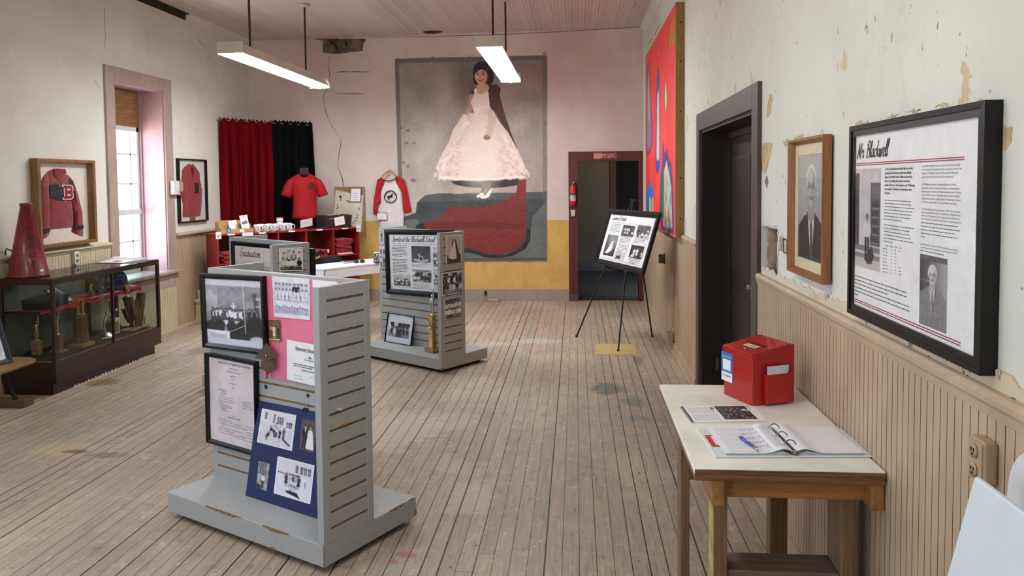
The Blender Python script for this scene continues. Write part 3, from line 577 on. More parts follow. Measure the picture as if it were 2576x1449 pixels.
# broken-out plaster below the ceiling
pts = [(783, 97), (812, 103), (812, 133), (830, 135), (846, 136), (912, 128), (914, 112), (922, 98)]; q = [P(x, y, Y=YF) for x, y in pts]
MB().prism([(a.x, a.z) for a in q], YF-.004, YF+.01, 'y').build('plaster_hole', mk('exposed_lath', (136, 120, 108), .95, var=.25, sc=7, bump=.6), wf)
for (a, b_, c_, d_) in ((836, 104, 850, 128), (866, 98, 872, 118), (828, 100, 834, 112)):
    ribbon([(a, b_), ((a+c_)/2+2, (b_+d_)/2), (c_, d_)], .012, Y=YF, lift=.006).build('dark_gap', mk('dark_gap_wood', (40, 26, 24), .9), wf)
for x, y in ((1085, 80),): 
    a = P(x, y, Z=3.8); MB().prism([(a.x+.13*math.cos(k*.7)*random.uniform(.7, 1.2), a.y+.09*math.sin(k*.7)) for k in range(9)], 3.79, 3.8).build('ceiling_hole', mk('dark_gap_wood', (40, 26, 24), .9), ceil_)
ribbon([(262, 20), (262, 60), (266, 90), (262, 120)], .003, X=XL).build('plaster_crack', MCRACK, bpy.data.objects['wall_left'])
ribbon([(236, 204), (244, 212), (249, 222)], .004, X=XL).build('plaster_crack', MCRACK, bpy.data.objects['wall_left'])
ribbon([(500, 100), (508, 112), (520, 122), (534, 124)], .006, X=XL).build('plaster_crack', MCRACK, bpy.data.objects['wall_left'])
for pts in ([(1741, 50), (1741, 90)], [(1641, 70), (1640, 140)]): ribbon(pts, .004, X=XR).build('plaster_crack', MCRACK, wr)
# hole beside the near doorway: stone and mortar behind the plaster
MB().box(XR+.06, XR+.072, 3.86, 4.21, 1.18, 1.47).build('mortar', MMORT, wr); b = MB()
for y0, z0, s in ((4.11, 1.22, .075), (4.1, 1.31, .08), (4.12, 1.4, .07), (4.04, 1.25, .03)): b.sphere((XR+.062, y0+.03, z0), s, sx=.6, sy=.75)
b.build('rubble_stone', MSTONE, wr)
b = MB(); r = random.Random(3); e = [(3.87, 1.19)]+[(3.85+r.uniform(0, .03), 1.2+k*.03) for k in range(9)]+[(3.87+k*.04, 1.46+r.uniform(-.012, .012)) for k in range(9)]
for a, c_ in zip(e[:-1], e[1:]): b.add([(XR-.003, a[0]-.012, a[1]), (XR-.003, c_[0]-.012, c_[1]), (XR+.02, c_[0]+.01, c_[1]), (XR+.02, a[0]+.01, a[1])], [(0, 1, 2, 3)])
b.build('broken_edge', mk('broken_plaster', (190, 178, 152), .95, var=.2), wr)
def spot(pts, nm, m, X=XR, lift=.0006):
    q = [P(x, y, X=X) for x, y in pts]; o = []; rr = random.Random(int(pts[0][0]))
    for a, b_ in zip(q, q[1:]+q[:1]):
        L = (b_-a).length; n = max(1, int(L/.008)); nr = Vector((0, -(b_.z-a.z), b_.y-a.y))/max(L, 1e-6)
        for k in range(n): p = a+(b_-a)*(k/n)+nr*rr.uniform(-.006, .006)*(L > .03); o.append((X-lift, p.y, p.z))
    MB().add(o, [list(range(len(o)))]).build(nm, m, wr)
spot([(2026, 722), (2037, 757), (2022, 752), (2012, 748), (2020, 735)], 'plaster_hole', mk('dark_gap_wood', (40, 26, 24), .9)); spot([(1930, 440), (1934, 456), (1929, 475), (1924, 455)], 'plaster_hole', MSTONE); spot([(1909, 400), (1917, 410), (1916, 450), (1908, 452)], 'plaster_hole', mk('dark_gap_wood', (40, 26, 24), .9))
MPEEL = mk('old_tan_paint', (214, 190, 146), .8, var=.08)
for pts in ([(1912, 370), (1926, 358), (1944, 362), (1936, 400), (1926, 440), (1918, 428)], [(1938, 232), (1943, 250), (1938, 290), (1929, 296), (1931, 262)], [(2500, 330), (2524, 318), (2548, 320), (2544, 350), (2528, 380), (2512, 372), (2505, 390), (2496, 378)], [(2150, 313), (2162, 306), (2186, 305), (2188, 312), (2170, 316)], [(2228, 296), (2250, 286), (2262, 290), (2240, 300)], [(2276, 284), (2300, 274), (2318, 276), (2300, 284)], [(2352, 268), (2366, 262), (2388, 262), (2384, 270)], [(1970, 356), (1984, 348), (1986, 360), (1976, 372)], [(1996, 346), (2020, 338), (2024, 345), (2004, 352)], [(2062, 334), (2070, 326), (2074, 336)], [(2456, 255), (2468, 246), (2476, 252)]): spot(pts, 'peeled_paint', MPEEL)
spot([(1961, 597), (1969, 597), (1969, 634), (1961, 632)], 'peeled_paint', mk('old_mauve_paint', (176, 152, 140), .8))
b = MB(); q = [P(x, y, X=XR) for x, y in ((1972, 600), (1981, 604), (1981, 638), (1972, 634))]
for a, c_ in zip(q, q[1:]+q[:1]): b.tube([(XR-.002, a.y, a.z), (XR-.002, c_.y, c_.z)], .003, 5)
b.build('pencil_box', MCRACK, wr)
b = MB()
for x, y in ((2336, 902), (2358, 918), (2384, 934), (2404, 940), (2420, 948), (2434, 952), (2492, 983)): a = P(x, y, X=XR-.006); b.sphere((XR-.006, a.y, a.z), .007, 8, sx=.4, sz=1.3)
for x, y in ((2520, 1000), (2535, 1008), (2550, 1012), (2566, 1022)): a = P(x, y, X=XR-.006); b.sphere((XR-.006, a.y, a.z), .02, 8, sx=.2, sy=1.1, sz=.5)
b.build('nail_hole', mk('dark_gap_wood', (40, 26, 24), .9), wr)
b = MB()
for x, y in ((1663, 62), (1655, 70), (1651, 79), (1648, 86), (1638, 102), (1634, 107)): a = P(x, y, X=XR); b.box(XR-.002, XR, a.y-.09, a.y+.05, a.z-.006, a.z+.004)
b.build('pencil_tally', MCRACK, wr)
# plywood repair in the floor
q = [P(x, y, Z=0) for x, y in ((1497, 866), (1597, 866), (1600, 893), (1499, 893))]
tag(MB().add([(a.x, a.y, .004) for a in q]+[(a.x, a.y, 0) for a in q], [(3, 2, 1, 0), (0, 1, 5, 4), (1, 2, 6, 5), (2, 3, 7, 6), (3, 0, 4, 7)]).build('plywood_patch', wood('pale_plywood', (200, 176, 124), (184, 156, 104), 1)), 'pale plywood patch set into the floorboards under the easel', 'floor patch')
# ------------------------------------------------------------------ slatwall stands
GREY = mk('grey_laminate', (166, 168, 166), .42, var=.02, sc=40, spec=.4); MDF = mk('raw_fibreboard', (150, 108, 62), .8, var=.1, sc=40); GAPD = mk('slot_shadow', (60, 42, 28), .9)
BT, PT = .13, 1.256
def slats(b, x0, x1, y0, y1, faces):
    """grooved board: grey slats round a fibreboard core; faces = which of 'y-','y+','x-','x+' carry grooves"""
    n = 15; top = PT; first = .062; sp = (PT-BT-.122)/14; g = .006
    cuts = [top-first-k*sp for k in range(n)]; zs = [top]+[z for c in cuts for z in (c+g, c-g)]+[BT]
    for i in range(0, len(zs), 2): b.box(x0, x1, y0, y1, zs[i+1], zs[i])
def stand(label, x, y, th, name='slatwall_display_stand', chips=()):
    M = frameM((x, y, 0), (-math.cos(th), -math.sin(th), 0)); t = thing(name, label, 'display stand', M, 'grey slatwall display stands')
    bs = MB().box(-1.13, 0, 0, .62, .031, BT).build('base', GREY, t, .004)
    pl = MB().box(-1.08, -.05, .05, .57, 0, .035).build('shadow_gap_block', mk('shadow_gap_black', (26, 24, 22), .8), t)  # black block stands in for the shadow gap under the base
    for x0, x1, y0, y1, nm in ((-1.09, -.045, .276, .312, 'slat_panel'), (-.036, 0, .045, .276, 'slat_wing'), (-1.13, -1.094, .312, .575, 'slat_wing')):
        b = MB(); slats(b, x0, x1, y0, y1, None); o = b.build(nm, GREY, t)
        ins = .0055; MB().box(x0+(ins if x1-x0 < .1 else 0), x1-(ins if x1-x0 < .1 else 0), y0+(ins if y1-y0 < .1 else 0), y1-(ins if y1-y0 < .1 else 0), BT, PT-.002).build('slot_core', MDF, o)
    for x0, x1, y0, y1 in ((-.036, .001, 0, .045), (-.045, .002, .276, .313), (-1.13, -1.09, .276, .312), (-1.131, -1.094, .575, .62)): MB().box(x0, x1, y0, y1, BT, PT+.001).build('edge_trim', GREY, t, .0015)
    for pts, ax in chips:
        b = MB()
        if ax == 'f': b.prism([(a, z) for a, z in pts], -.0012, .001, 'y')
        else: b.prism([(a, z) for a, z in pts], -.001, .0012, 'x')
        b.build('chipped_edge', MDF, bs)
    return t, M
def jag(a0, a1, seed, dep=.018, z=BT):
    r = random.Random(seed); n = int((a1-a0)/.012); return [(a0+(a1-a0)*k/n, z-dep*math.sin(PI*k/n)**.5*r.uniform(.35, 1)) for k in range(n+1)]+[(a1, z+.0005), (a0, z+.0005)]
S1, M1 = stand('grey slatwall stand nearest the camera, its base edge chipped, holding the pink board', -1.0956, 3.1899, 2.6546, chips=[(jag(-.82, -.55, 1), 'f'), (jag(-.4, -.22, 2, .02), 'f'), (jag(.42, .53, 3, .016), 'x'), (jag(.56, .6, 4, .012), 'x'), ([(.6, .04), (.62, .04), (.62, .07), (.605, .06)], 'x'), ([(-.36, .031), (-.3, .031), (-.33, .045)], 'f'), ([(-.006, .04), (0, .031), (0, .14), (-.004, .12)], 'f')])
S2, M2 = stand('grey slatwall stand in the middle of the room holding the sports poster', -1.1953, 6.7061, 2.5367, chips=[([(-.07, .031), (0, .031), (0, .05), (-.03, .042)], 'f'), ([(0, .031), (.05, .031), (.03, .05), (0, .05)], 'x')])
S3, M3 = stand('grey slatwall stand holding the graduation poster, partly hidden behind the nearest stand', -2.1967, 5.4197, 2.5014)
def SP(M, ax, val):
    """plane of a stand face: a point and the normal toward the viewer"""
    p = M @ Vector((val if ax == 'x' else -.5, val if ax == 'y' else .1, 1)); n = M.to_3x3() @ Vector((1, 0, 0) if ax == 'x' else (0, -1, 0)); return p, n
f1, f2, f3 = SP(M1, 'y', .276), SP(M2, 'y', .276), SP(M3, 'y', .276); w1, w2, w3 = SP(M1, 'x', .001), SP(M2, 'x', .001), SP(M3, 'x', .001)
# ---- stand 1
R = Ras(1, 1.18, 150, 205); R.grad(214, 205).rect(0, .12, 1, 1.05, 158).rect(.0, .12, .22, .6, 176); R.noise(40, 8, 3); R.poly([(.22, .16), (.95, .12), (.95, .62), (.22, .6)], 146).noise(34, 12, 5)
R.poly([(.84, .24), (.9, .22), (1, .9), (.93, .9)], 78).rect(.9, .3, 1, .34, 190).rect(.9, .44, 1, .46, 205).line([(.5, .42), (.5, .62)], .02, 238).line([(.455, .475), (.545, .475)], .02, 238)
r = random.Random(2)
for k in range(24): x = .12+.74*k/23; R.person(x, .82+r.uniform(-.01, .02), .30*r.uniform(.9, 1.08), r.choice((40, 70, 215, 230)), 60, 150, 25, r.random() < .3)
for k in range(3): R.rect(.3+.22*k, .74, .3+.22*k+.1, .82, 226); 
for x, y, s in ((.08, .86, .09), (.24, .83, .1), (.46, .85, .09), (.66, .9, .15), (.88, .82, .16)): R.ell(x, y, s, s*1.15, 34, soft=.25); R.poly([(x-s*1.2, 1.06), (x-s*.8, y+s*.7), (x+s*.8, y+s*.7), (x+s*1.2, 1.06)], 42)
R.line([(.68, .1), (.69, .5), (.7, .95)], .012, 228).line([(.4, .95), (.7, .8)], .01, 222).ell(.9, 1.08, .14, .1, 200, soft=.3).rect(.0, .93, .42, 1.08, 232)
for k in range(5): R.line([(.05, .985+k*.018), (.05+(.3 if k else .12), .985+k*.018)], .007, 120)
R.rect(0, 1.06, 1, 1.18, 212).rect(0, 0, 1, .1, 216).noise(16, 70, 9).gray((.98, .98, 1.02))
Mx, w, h = MfromPx([(511, 685), (667.5, 695), (681, 889.5), (523, 872)], *f1, lift=.035); framed('framed_photograph', 'black framed group photograph with a white cross, top left of the nearest stand', 'framed photograph', Mx, w, h, .026, .028, BLACKF, R, glass=True)
Mx, w, h = MfromPx([(515.5, 882.5), (642, 908), (655, 1144), (531, 1109)], *f1, lift=.03)
t, iw, ih, zb, yb = framed('framed_programme', 'black framed typed school programme low on the nearest stand', 'framed document', Mx, w, h, .02, .028, BLACKF, sheetmat=mk('aged_pinkish_paper', (226, 214, 216), .6, var=.05, sc=5)); b = MB(); y = yb-.0008; x0 = -iw/2; zt = zb+ih
def tx(s, fx, fz, sz, al='l', bold=0, **k): text(b, s, x0+iw*fx, zt-ih*fz, sz*ih, al, bold, y, **k)
tx('BLACKWELL JUNIOR HIGH SCHOOL', .56, .055, .03, 'c', 1, fit=iw*.72); tx('Closing Exercises', .55, .105, .026, 'c'); tx('High School Auditorium', .55, .145, .026, 'c'); tx('May 27, 1954', .54, .19, .018, 'c', 1); tx('8:00 P. M.', .54, .225, .016, 'c', 1); tx('PART I', .54, .33, .016, 'c', 1); tx('PART II', .54, .66, .016, 'c', 1); tx('GRADUATION PROGRAM', .54, .69, .018, 'c', 1)
b.box(x0+iw*.44, x0+iw*.64, y, y+.0003, zt-ih*.275, zt-ih*.273).box(x0+iw*.538, x0+iw*.542, y, y+.0003, zt-ih*.3, zt-ih*.255)
for k, (fx, fz, l) in enumerate([(.2, .37, .22), (.24, .39, .16), (.24, .41, .18), (.24, .43, .14), (.2, .455, .34), (.2, .48, .36), (.2, .505, .4), (.2, .53, .14), (.2, .555, .3), (.24, .575, .26), (.24, .595, .16), (.24, .615, .2), (.2, .725, .3), (.2, .752, .5), (.2, .78, .6), (.26, .805, .1), (.2, .833, .55), (.2, .86, .34), (.2, .89, .6), (.72, .46, .2), (.74, .485, .2), (.76, .51, .18), (.74, .535, .2), (.78, .745, .18), (.82, .772, .14), (.8, .81, .16), (.78, .84, .2), (.64, .872, .32), (.62, .91, .34)]): bars(b, x0+iw*fx, zt-ih*fz, iw*l*.98, .012*ih, 1, 1, k, y, 1)
b.build('printed_text', INKG, t)
R = Ras(1, 1, 60, (228, 122, 148)); R.noise(14, 5, 1)
PINK = mk('pink_card', (232, 120, 150), .7, var=.03, sc=6); q = onplane([(650, 692), (866, 709.5), (868, 990), (664, 948)], *f1, lift=.004); n = f1[1]
def card(name, label, cat, pts, m, th=.002, nrm=None, lab=None, group=None):
    """thin stiff sheet given by its front corners"""
    pts = [Vector(p) for p in pts]; nn = Vector(nrm).normalized(); o = (pts[-1]+pts[-2])/2; k = len(pts)
    b = MB().add([p-o for p in pts]+[p-nn*th-o for p in pts], [list(range(k))[::-1], list(range(k, 2*k))]+[(i, (i+1) % k, k+(i+1) % k, k+i) for i in range(k)]); ob = b.build(name, m); ob.location = o; return tag(ob, label, cat, group)
q = onplane([(650, 692), (860, 709), (862, 982), (787, 969.5), (735, 960), (664, 947)], *f1, lift=.004); card('poster_board', 'bright pink poster board on the nearest stand', 'poster board', q, PINK, .003, n)
R = Ras(1, .98, 110, (226, 226, 232)); R.rect(.03, .12, .97, .88, (206, 206, 214)).noise(16, 5, 2); r = random.Random(5)
for k in range(9): R.person(.1+.1*k+r.uniform(-.01, .01), .55, .4, r.choice(((28, 28, 36), (205, 208, 218), (190, 196, 210))), (60, 60, 72), (190, 184, 186), (26, 24, 28))
for k in range(9): R.person(.09+.102*k, .62, .34, (222, 222, 228), (210, 210, 220), (190, 184, 186), (26, 24, 30), True)
R.poly([(.03, .56), (.5, .6), (.97, .62), (.97, .76), (.03, .72)], (224, 224, 232)).rect(.03, .72, .97, .88, (176, 180, 200)).noise(20, 30, 4); [R.ell(.1+.07*k, .7+.02*(k % 3), .02, .025, (110, 116, 140)) for k in range(12)]
for k in range(4): R.line([(.28, .78+k*.022), (.7, .785+k*.022)], .008, (196, 130, 140))
R.rect(.42, .04, .58, .085, (236, 208, 160))
photo('class photograph of two rows with dark-suited students, pinned on the pink board', R, [(687.6, 694.5), (781, 700.7), (783, 805), (692.8, 796)], *f1, lift=.008, bend=.002)
R = Ras(1, 1.2, 50, (240, 240, 240)); photo('white sheet pinned on the pink board, mostly hidden behind the stand wing', R, [(789, 703), (852, 709), (854, 806), (792, 800)], *f1, lift=.008, name='paper_sheet')
R = Ras(1, 1.4, 50, (104, 72, 52)); R.noise(50, 8, 3); R.rect(.05, .1, .9, .35, (122, 88, 62)); R.person(.45, 1.25, .95, (222, 214, 204), (230, 220, 208), (196, 170, 150), (70, 50, 40), True); R.person(.78, 1.2, .8, (60, 42, 36), (60, 44, 38), (180, 150, 130), (50, 36, 30)); R.ell(.2, .55, .1, .13, (180, 150, 130)).noise(14, 20, 2).rect(0, 1.25, .9, 1.36, (222, 200, 150))
photo('small brown-toned snapshot pinned on the pink board beside the black frame', R, [(677, 804), (708, 805), (711.5, 858), (680, 857)], *f1, lift=.008)
q = onplane([(723.4, 850), (845, 868), (847, 985), (725, 951)], *f1, lift=.009); Md = frameM((q[2]+q[3])/2, (q[1]-q[0])+(q[2]-q[3]), q[0]-q[3]); w, h = (q[1]-q[0]).length, (q[0]-q[3]).length
t = thing('diploma', 'white diploma certificate pinned on the pink board', 'certificate', Md); R = Ras(1, .8, 40, (238, 238, 236)); R.noise(5, 5, 1); picmesh('sheet', R, [(-w/2, 0, h), (w/2, 0, h), (w/2, 0, 0), (-w/2, 0, 0)], parent=t, bend=.003)
b = MB(); text(b, 'Elementary School', -w*.3, h*.79, h*.135, 'l', 1, -.0045, xs=.62); text(b, 'This Certifies That', -w*.12, h*.575, h*.05, 'l', 1, -.0045, xs=.9); b.prism([(-w*.06, h*.64), (w*.06, h*.64), (w*.02, h*.66), (0, h*.71), (-.02*w, h*.66)], -.005, -.0045, 'y'); bars(b, -w*.34, h*.44, w*.68, h*.05, 2, h*.05, 3, -.0045); text(b, 'High School Department', -w*.18, h*.31, h*.055, 'l', 1, -.0045, xs=.8); b.build('printed_text', INKG, t)
for k, (fx, fz) in enumerate(((-.34, .17), (-.32, .09), (.0, .2), (.12, .12))):
    MB().tube([((fx+.02*i)*w, -.0045, (fz+.016*math.sin(i*2.1+k))*h) for i in range(10)], .0006, 4).build('signature', INKG, t)
BRN = mk('brown_card', (92, 68, 52), .75, var=.06)
t = thing('paper_graduation_cap', 'brown paper graduation cap cutout at the edge of the pink board', 'paper cutout', onplane([(683, 930)], *f1, lift=.01)[0]); o = t.location
def flat(name, pxs, m, lift, th=.0015):
    pts = onplane(pxs, *f1, lift=lift); k = len(pts); nn = n.normalized(); b = MB().add([p-o for p in pts]+[p-nn*th-o for p in pts], [list(range(k)), list(range(k, 2*k))[::-1]]+[(i, (i+1) % k, k+(i+1) % k, k+i) for i in range(k)]); return b.build(name, m, t)
flat('cap_crown', [(670, 905), (700, 898), (705, 925), (700, 928), (687, 939), (680, 929), (671, 925)], BRN, .034); flat('mortarboard', [(685.5, 858.5), (710.4, 893.5), (688, 905), (656, 896.5)], mk('brown_card_top', (86, 62, 46), .75), .038); flat('tassel', [(684.5, 928), (688, 938), (688, 948), (683, 949)], mk('dark_red_ribbon', (150, 24, 52), .6), .036)
MB().sphere(tuple(onplane([(686, 891)], *f1, lift=.041)[0]-o), .005, 10).build('brass_pin', mk('gold_pin', (222, 186, 110), .25, 1), t)
for k, (x, y) in enumerate(((669.5, 973), (775, 995))): q = onplane([(x-2.5, y-5), (x+3, y-3.5), (x+3, y+5), (x-2.5, y+3)], *f1, lift=.004); card('velcro_square', ['black velcro square on the bare slats nearer the framed programme', 'black velcro square on the bare slats beside the wing edge'][k], 'velcro square', q, INK, .003, n)
# blue board leaning on the base
zb = BT+.002; a = P(618, 1246, Z=zb); c = P(796, 1304, Z=zb); q = onplane([(648, 1007), (795, 1037)], *f1, lift=.006)
nb = (c-a).cross(q[0]-a); nb = nb if nb.dot(EYEP-a) > 0 else -nb; nb.normalize(); a2 = a+(c-a)*1.16; q1 = PP(818, 1042, a, nb)
BLUE = mk('navy_mount_board', (28, 40, 88), .75, var=.05, sc=30); card('mount_board', 'navy blue mount board of four photographs leaning on the nearest stand base', 'poster board', [PP(648, 1007, a, nb), PP(826, 1043, a, nb), a2, a], BLUE, .004, nb)
R = Ras(1, .98, 110, (226, 224, 232)); R.rect(.04, .04, .96, .95, (208, 206, 216)).poly([(.04, .04), (.96, .04), (.96, .42), (.6, .5), (.04, .36)], (216, 214, 222)); windows(R, .12, .08, .07, .2, 1); windows(R, .38, .1, .055, .24, 1); windows(R, .5, .14, .045, .2, 3); windows(R, .76, .24, .045, .16, 3); R.noise(14, 8, 1); r = random.Random(8)
for k in range(15): x = .28+.026*k+r.uniform(-.04, .04); R.person(x, .62+r.uniform(-.08, .24), .26, r.choice(((40, 38, 48), (214, 212, 220), (206, 204, 214))), r.choice(((52, 50, 60), (190, 190, 200))), (160, 150, 156), (26, 24, 32), r.random() < .5, r.random() < .4)
R.person(.72, .72, .3, (90, 88, 98), (60, 58, 68), (160, 150, 156), (26, 24, 32)).line([(.72, .74), (.9, .86)], .05, (70, 66, 76))
photo('square photograph of children seated outside a school, upper left on the navy board', R, [(660, 1027), (746, 1044.5), (735, 1134.6), (647, 1112)], a, nb, .002)
R = Ras(1, 1.7, 60, (92, 76, 78)); R.noise(30, 6, 2); R.person(.3, 1.6, 1.3, (34, 28, 32), (36, 30, 34), (190, 168, 160), (26, 20, 22)); R.poly([(.26, .42), (.34, .42), (.33, .7), (.29, .7)], 224); R.person(.66, 1.6, 1.28, (226, 222, 220), (228, 224, 222), (184, 160, 152), (26, 20, 22), True); R.poly([(.5, .75), (.84, .75), (.98, 1.58), (.42, 1.58)], (226, 222, 222))
photo('tall photograph of a couple in formal dress, upper right on the navy board', R, [(761, 1053.6), (797, 1061), (789, 1140), (753, 1129)], a, nb, .002)
R = Ras(1, 2.1, 50, (150, 148, 158)); R.noise(80, 5, 6); R.rect(.1, .05, .75, .9, (96, 94, 104)); [R.rect(.15+.2*k, .1, .2+.2*k, .88, (170, 168, 178)) for k in range(3)]; R.person(.55, 1.95, 1.1, (222, 220, 228), (40, 40, 46), (120, 110, 114), (24, 22, 28)).rect(0, 1.75, .4, 2.1, (54, 52, 60)).noise(30, 20, 2)
photo('narrow worn photograph of one standing figure, lower left on the navy board', R, [(651.5, 1159.6), (679, 1166.6), (671, 1235), (645, 1227)], a, nb, .002)
R = Ras(1, 1.02, 110, (228, 226, 234)); R.rect(.04, .04, .96, .95, (214, 212, 220)).rect(.04, .42, .96, .95, (222, 222, 230)); windows(R, .52, .12, .08, .19, 1, 90); windows(R, .65, .13, .075, .19, 3, 90); R.line([(.06, .4), (.3, .43)], .03, (110, 108, 118)).noise(10, 8, 1)
for k, x in enumerate((.3, .38, .45, .5, .56, .6, .64)): R.person(x, .74, .36, (214, 212, 220) if k % 3 else (60, 56, 66), (40, 38, 48) if k in (0, 6) else (208, 206, 214), (130, 120, 126), (20, 18, 24), True)
R.person(.44, .88, .3, (200, 198, 206), (36, 34, 42), (150, 140, 144), (20, 18, 24), sit=True).person(.53, .9, .3, (200, 198, 206), (36, 34, 42), (150, 140, 144), (20, 18, 24), sit=True).poly([(.3, .84), (.62, .84), (.72, .98), (.56, .94), (.34, .9)], (36, 34, 42)).person(.81, .66, .16, (170, 168, 176), (130, 128, 138), (140, 130, 134), (30, 28, 34))
photo('large photograph of young women grouped before school windows, lower right on the navy board', R, [(699.4, 1147), (792, 1171), (781, 1268.6), (689, 1240.6)], a, nb, .002)
q = PP(770, 1029, a, nb)+nb*.004; t = thing('binder_clip', 'small black binder clip on top of the navy board', 'clip', q); MB().box(-.012, .012, -.006, .006, -.014, .004).build('clip_body', INK, t); MB().tube([(-.008, 0, .004), (-.006, .004, .022), (.006, .004, .022), (.008, 0, .004)], .0015, 6).build('wire_handle', mk('steel', (170, 170, 172), .3, 1), t)
for k, (x, y) in enumerate(((854, 1030), (868, 1064))):
    q = onplane([(x-7, y), (x-4, y-3), (x+3, y-4), (x+9, y-1), (x+3, y+3)] if k == 0 else [(x-9, y+1), (x-2, y-5), (x+9, y-6), (x+8, y), (x-2, y+6)], *w1, lift=.003)
    card('torn_tape', ['scrap of white tape on the side slats of the nearest stand', 'scrap of tan tape under the white scrap on the nearest stand'][k], 'tape scrap', q, mk('tape_white', (228, 222, 208), .6) if k == 0 else mk('tape_tan', (190, 150, 96), .6), .004, w1[1])
# ---- stand 2
def poster_photo(t, R, iw, ih, zb, yb, fx0, fz0, fx1, fz1, name='printed_photo'):
    x0 = -iw/2; zt = zb+ih; A = (x0+iw*fx0, yb-.001, zt-ih*fz0); B = (x0+iw*fx1, yb-.001, zt-ih*fz0); D = (x0+iw*fx1, yb-.001, zt-ih*fz1); E = (x0+iw*fx0, yb-.001, zt-ih*fz1); return picmesh(name, R, [A, B, D, E], thick=.0006, parent=t)
def rules(t, iw, ih, zb, y, fzs, f0=.05, f1=.93, th=.0025, m=None):
    zt = zb+ih
    for f in fzs: MB().box(-iw/2+iw*f0, -iw/2+iw*f1, y-.0006, y, zt-ih*f-th/2, zt-ih*f+th/2).build('ruled_line', m or INKR, t)
TL, TR_, BL = onplane([(971.7, 577), (1143, 578), (977.5, 737.5)], *f2, lift=.03); h = .6; Mx = frameM(TL+(TR_-TL)/2-(TL-BL), TR_-TL, TL-BL); w, h = (TR_-TL).length, (TL-BL).length
t, iw, ih, zb, yb = framed('framed_poster', 'black framed poster headed Sports at the School on the middle stand', 'framed poster', Mx, w, h, .05, .03, BLACKF); y = yb-.0006; x0 = -iw/2; zt = zb+ih
b = MB(); script(b, 'Sports at the Blackwell School', x0+iw*.05, zt-ih*.125, iw*.72, y, .13, xh=.026); b.build('heading', INK, t); rules(t, iw, ih, zb, yb, (.16, .172, .95, .962), .07, .97, .0022, mk('ink_pale_rose', (190, 160, 172), .6))
b = MB(); bars(b, x0+iw*.05, zt-ih*.21, iw*.27, .012, 8, .0143, 1, y); bars(b, x0+iw*.05, zt-ih*.46, iw*.27, .012, 10, .0143, 2, y, .25); b.build('printed_text', INK, t); b = MB()
bars(b, x0+iw*.385, zt-ih*.505, iw*.3, .008, 4, .0125, 3, y); bars(b, x0+iw*.385, zt-ih*.875, iw*.3, .008, 5, .0115, 4, y); bars(b, x0+iw*.73, zt-ih*.215, iw*.2, .008, 5, .012, 5, y); bars(b, x0+iw*.73, zt-ih*.6, iw*.2, .008, 3, .012, 6, y); bars(b, x0+iw*.73, zt-ih*.9, iw*.2, .008, 4, .012, 7, y); b.build('caption_text', INKG, t)
R = Ras(1, .95, 70, 70); R.grad(60, 96); [R.person(.14+.055*k, .95-abs(7-k)*.012, .3, 60, 200, 120, 30) for k in range(14)]; R.line([(.34, .9), (.42, .62), (.5, .58), (.58, .62), (.66, .9)], .05, 200).line([(.5, .08), (.5, .4)], .02, 130).ell(.4, .5, .05, .07, 200).noise(26, 24, 2); poster_photo(t, R, iw, ih, zb, yb, .38, .2, .69, .49)
poster_photo(t, crowd(1, .75, 70, (11, 12, 10), 200, 90, 3, .5, ph=.34), iw, ih, zb, yb, .06, .72, .345, .935)
poster_photo(t, crowd(1, .82, 70, (7, 5), 170, 180, 5, .6, ph=.8, base=.98), iw, ih, zb, yb, .385, .62, .695, .845)
poster_photo(t, crowd(.8, 1, 50, (4, 5), 120, 140, 6, .5, ph=.6), iw, ih, zb, yb, .73, .32, .95, .555); poster_photo(t, crowd(.8, 1, 50, (3, 4, 4), 200, 120, 7, .5, ph=.45), iw, ih, zb, yb, .73, .64, .95, .875)
for k, (ya, yb_) in enumerate(((577, 608), (609, 639.5), (640, 672.5))):
    R = Ras(.7, 1, 44, 190); R.noise(50, 5, k+3); [R.person(.2+.3*i+(.1 if k == 0 else 0), .92, .75, (60, 200, 220)[(i+k) % 3], 50, 160, 30) for i in range(1 if k == 0 else 2)]; R.gray((1, .97, 1.02))
    photo(('top', 'middle', 'bottom')[k]+' photograph of the strip of three at the left edge of the middle stand', R, [(953+(ya-577)*.02, ya), (969.5+(ya-577)*.02, ya+1.2), (970+(yb_-577)*.02, yb_+1.2), (953.5+(yb_-577)*.02, yb_)], *f2, lift=.004, group='strip of small photographs on the middle stand')
R = Ras(.72, 1.28, 70, (196, 180, 170)); R.grad((190, 172, 162), (206, 192, 184)); R.poly([(0, .9), (.72, .86), (.72, 1.28), (0, 1.28)], (84, 58, 54)).poly([(.43, .32), (.5, .4), (.62, .92), (.5, 1.0), (.42, .7)], (80, 60, 58)).poly([(.34, .32), (.42, .32), (.44, .56), (.48, 1.06), (.3, 1.1), (.1, 1.0), (.22, .7), (.32, .52)], (226, 212, 202)).ell(.38, .22, .05, .07, (60, 46, 44)).ell(.38, .23, .032, .05, (206, 176, 160)).line([(.31, .26), (.3, .42)], .05, (60, 46, 44)).line([(.45, .26), (.46, .42)], .05, (60, 46, 44)).rect(.33, .15, .43, .17, (226, 220, 212)).noise(12, 12, 2); [R.rect(*q, (232, 222, 212)) for q in ((0, 0, .05, 1.28), (.68, 0, .72, 1.28), (0, 0, .72, .05))]
photo('photograph of a woman in a long white gown and train on the middle stand side', R, [(1120.4, 592.6), (1160.8, 590), (1160.8, 660.6), (1121, 665)], *w2, lift=.004)
R = crowd(1, 1, 90, (7, 6), 62, 84, 11, .75, ph=.72, base=.96, border=.035, tint=(.93, .97, 1.05)); R.rect(.3, .06, .48, .14, 226).rect(.74, .06, .9, .13, 226); [R.line([(.12+.06*k, .93), (.12+.06*k, .72)], .022, 196) for k in range(14)]
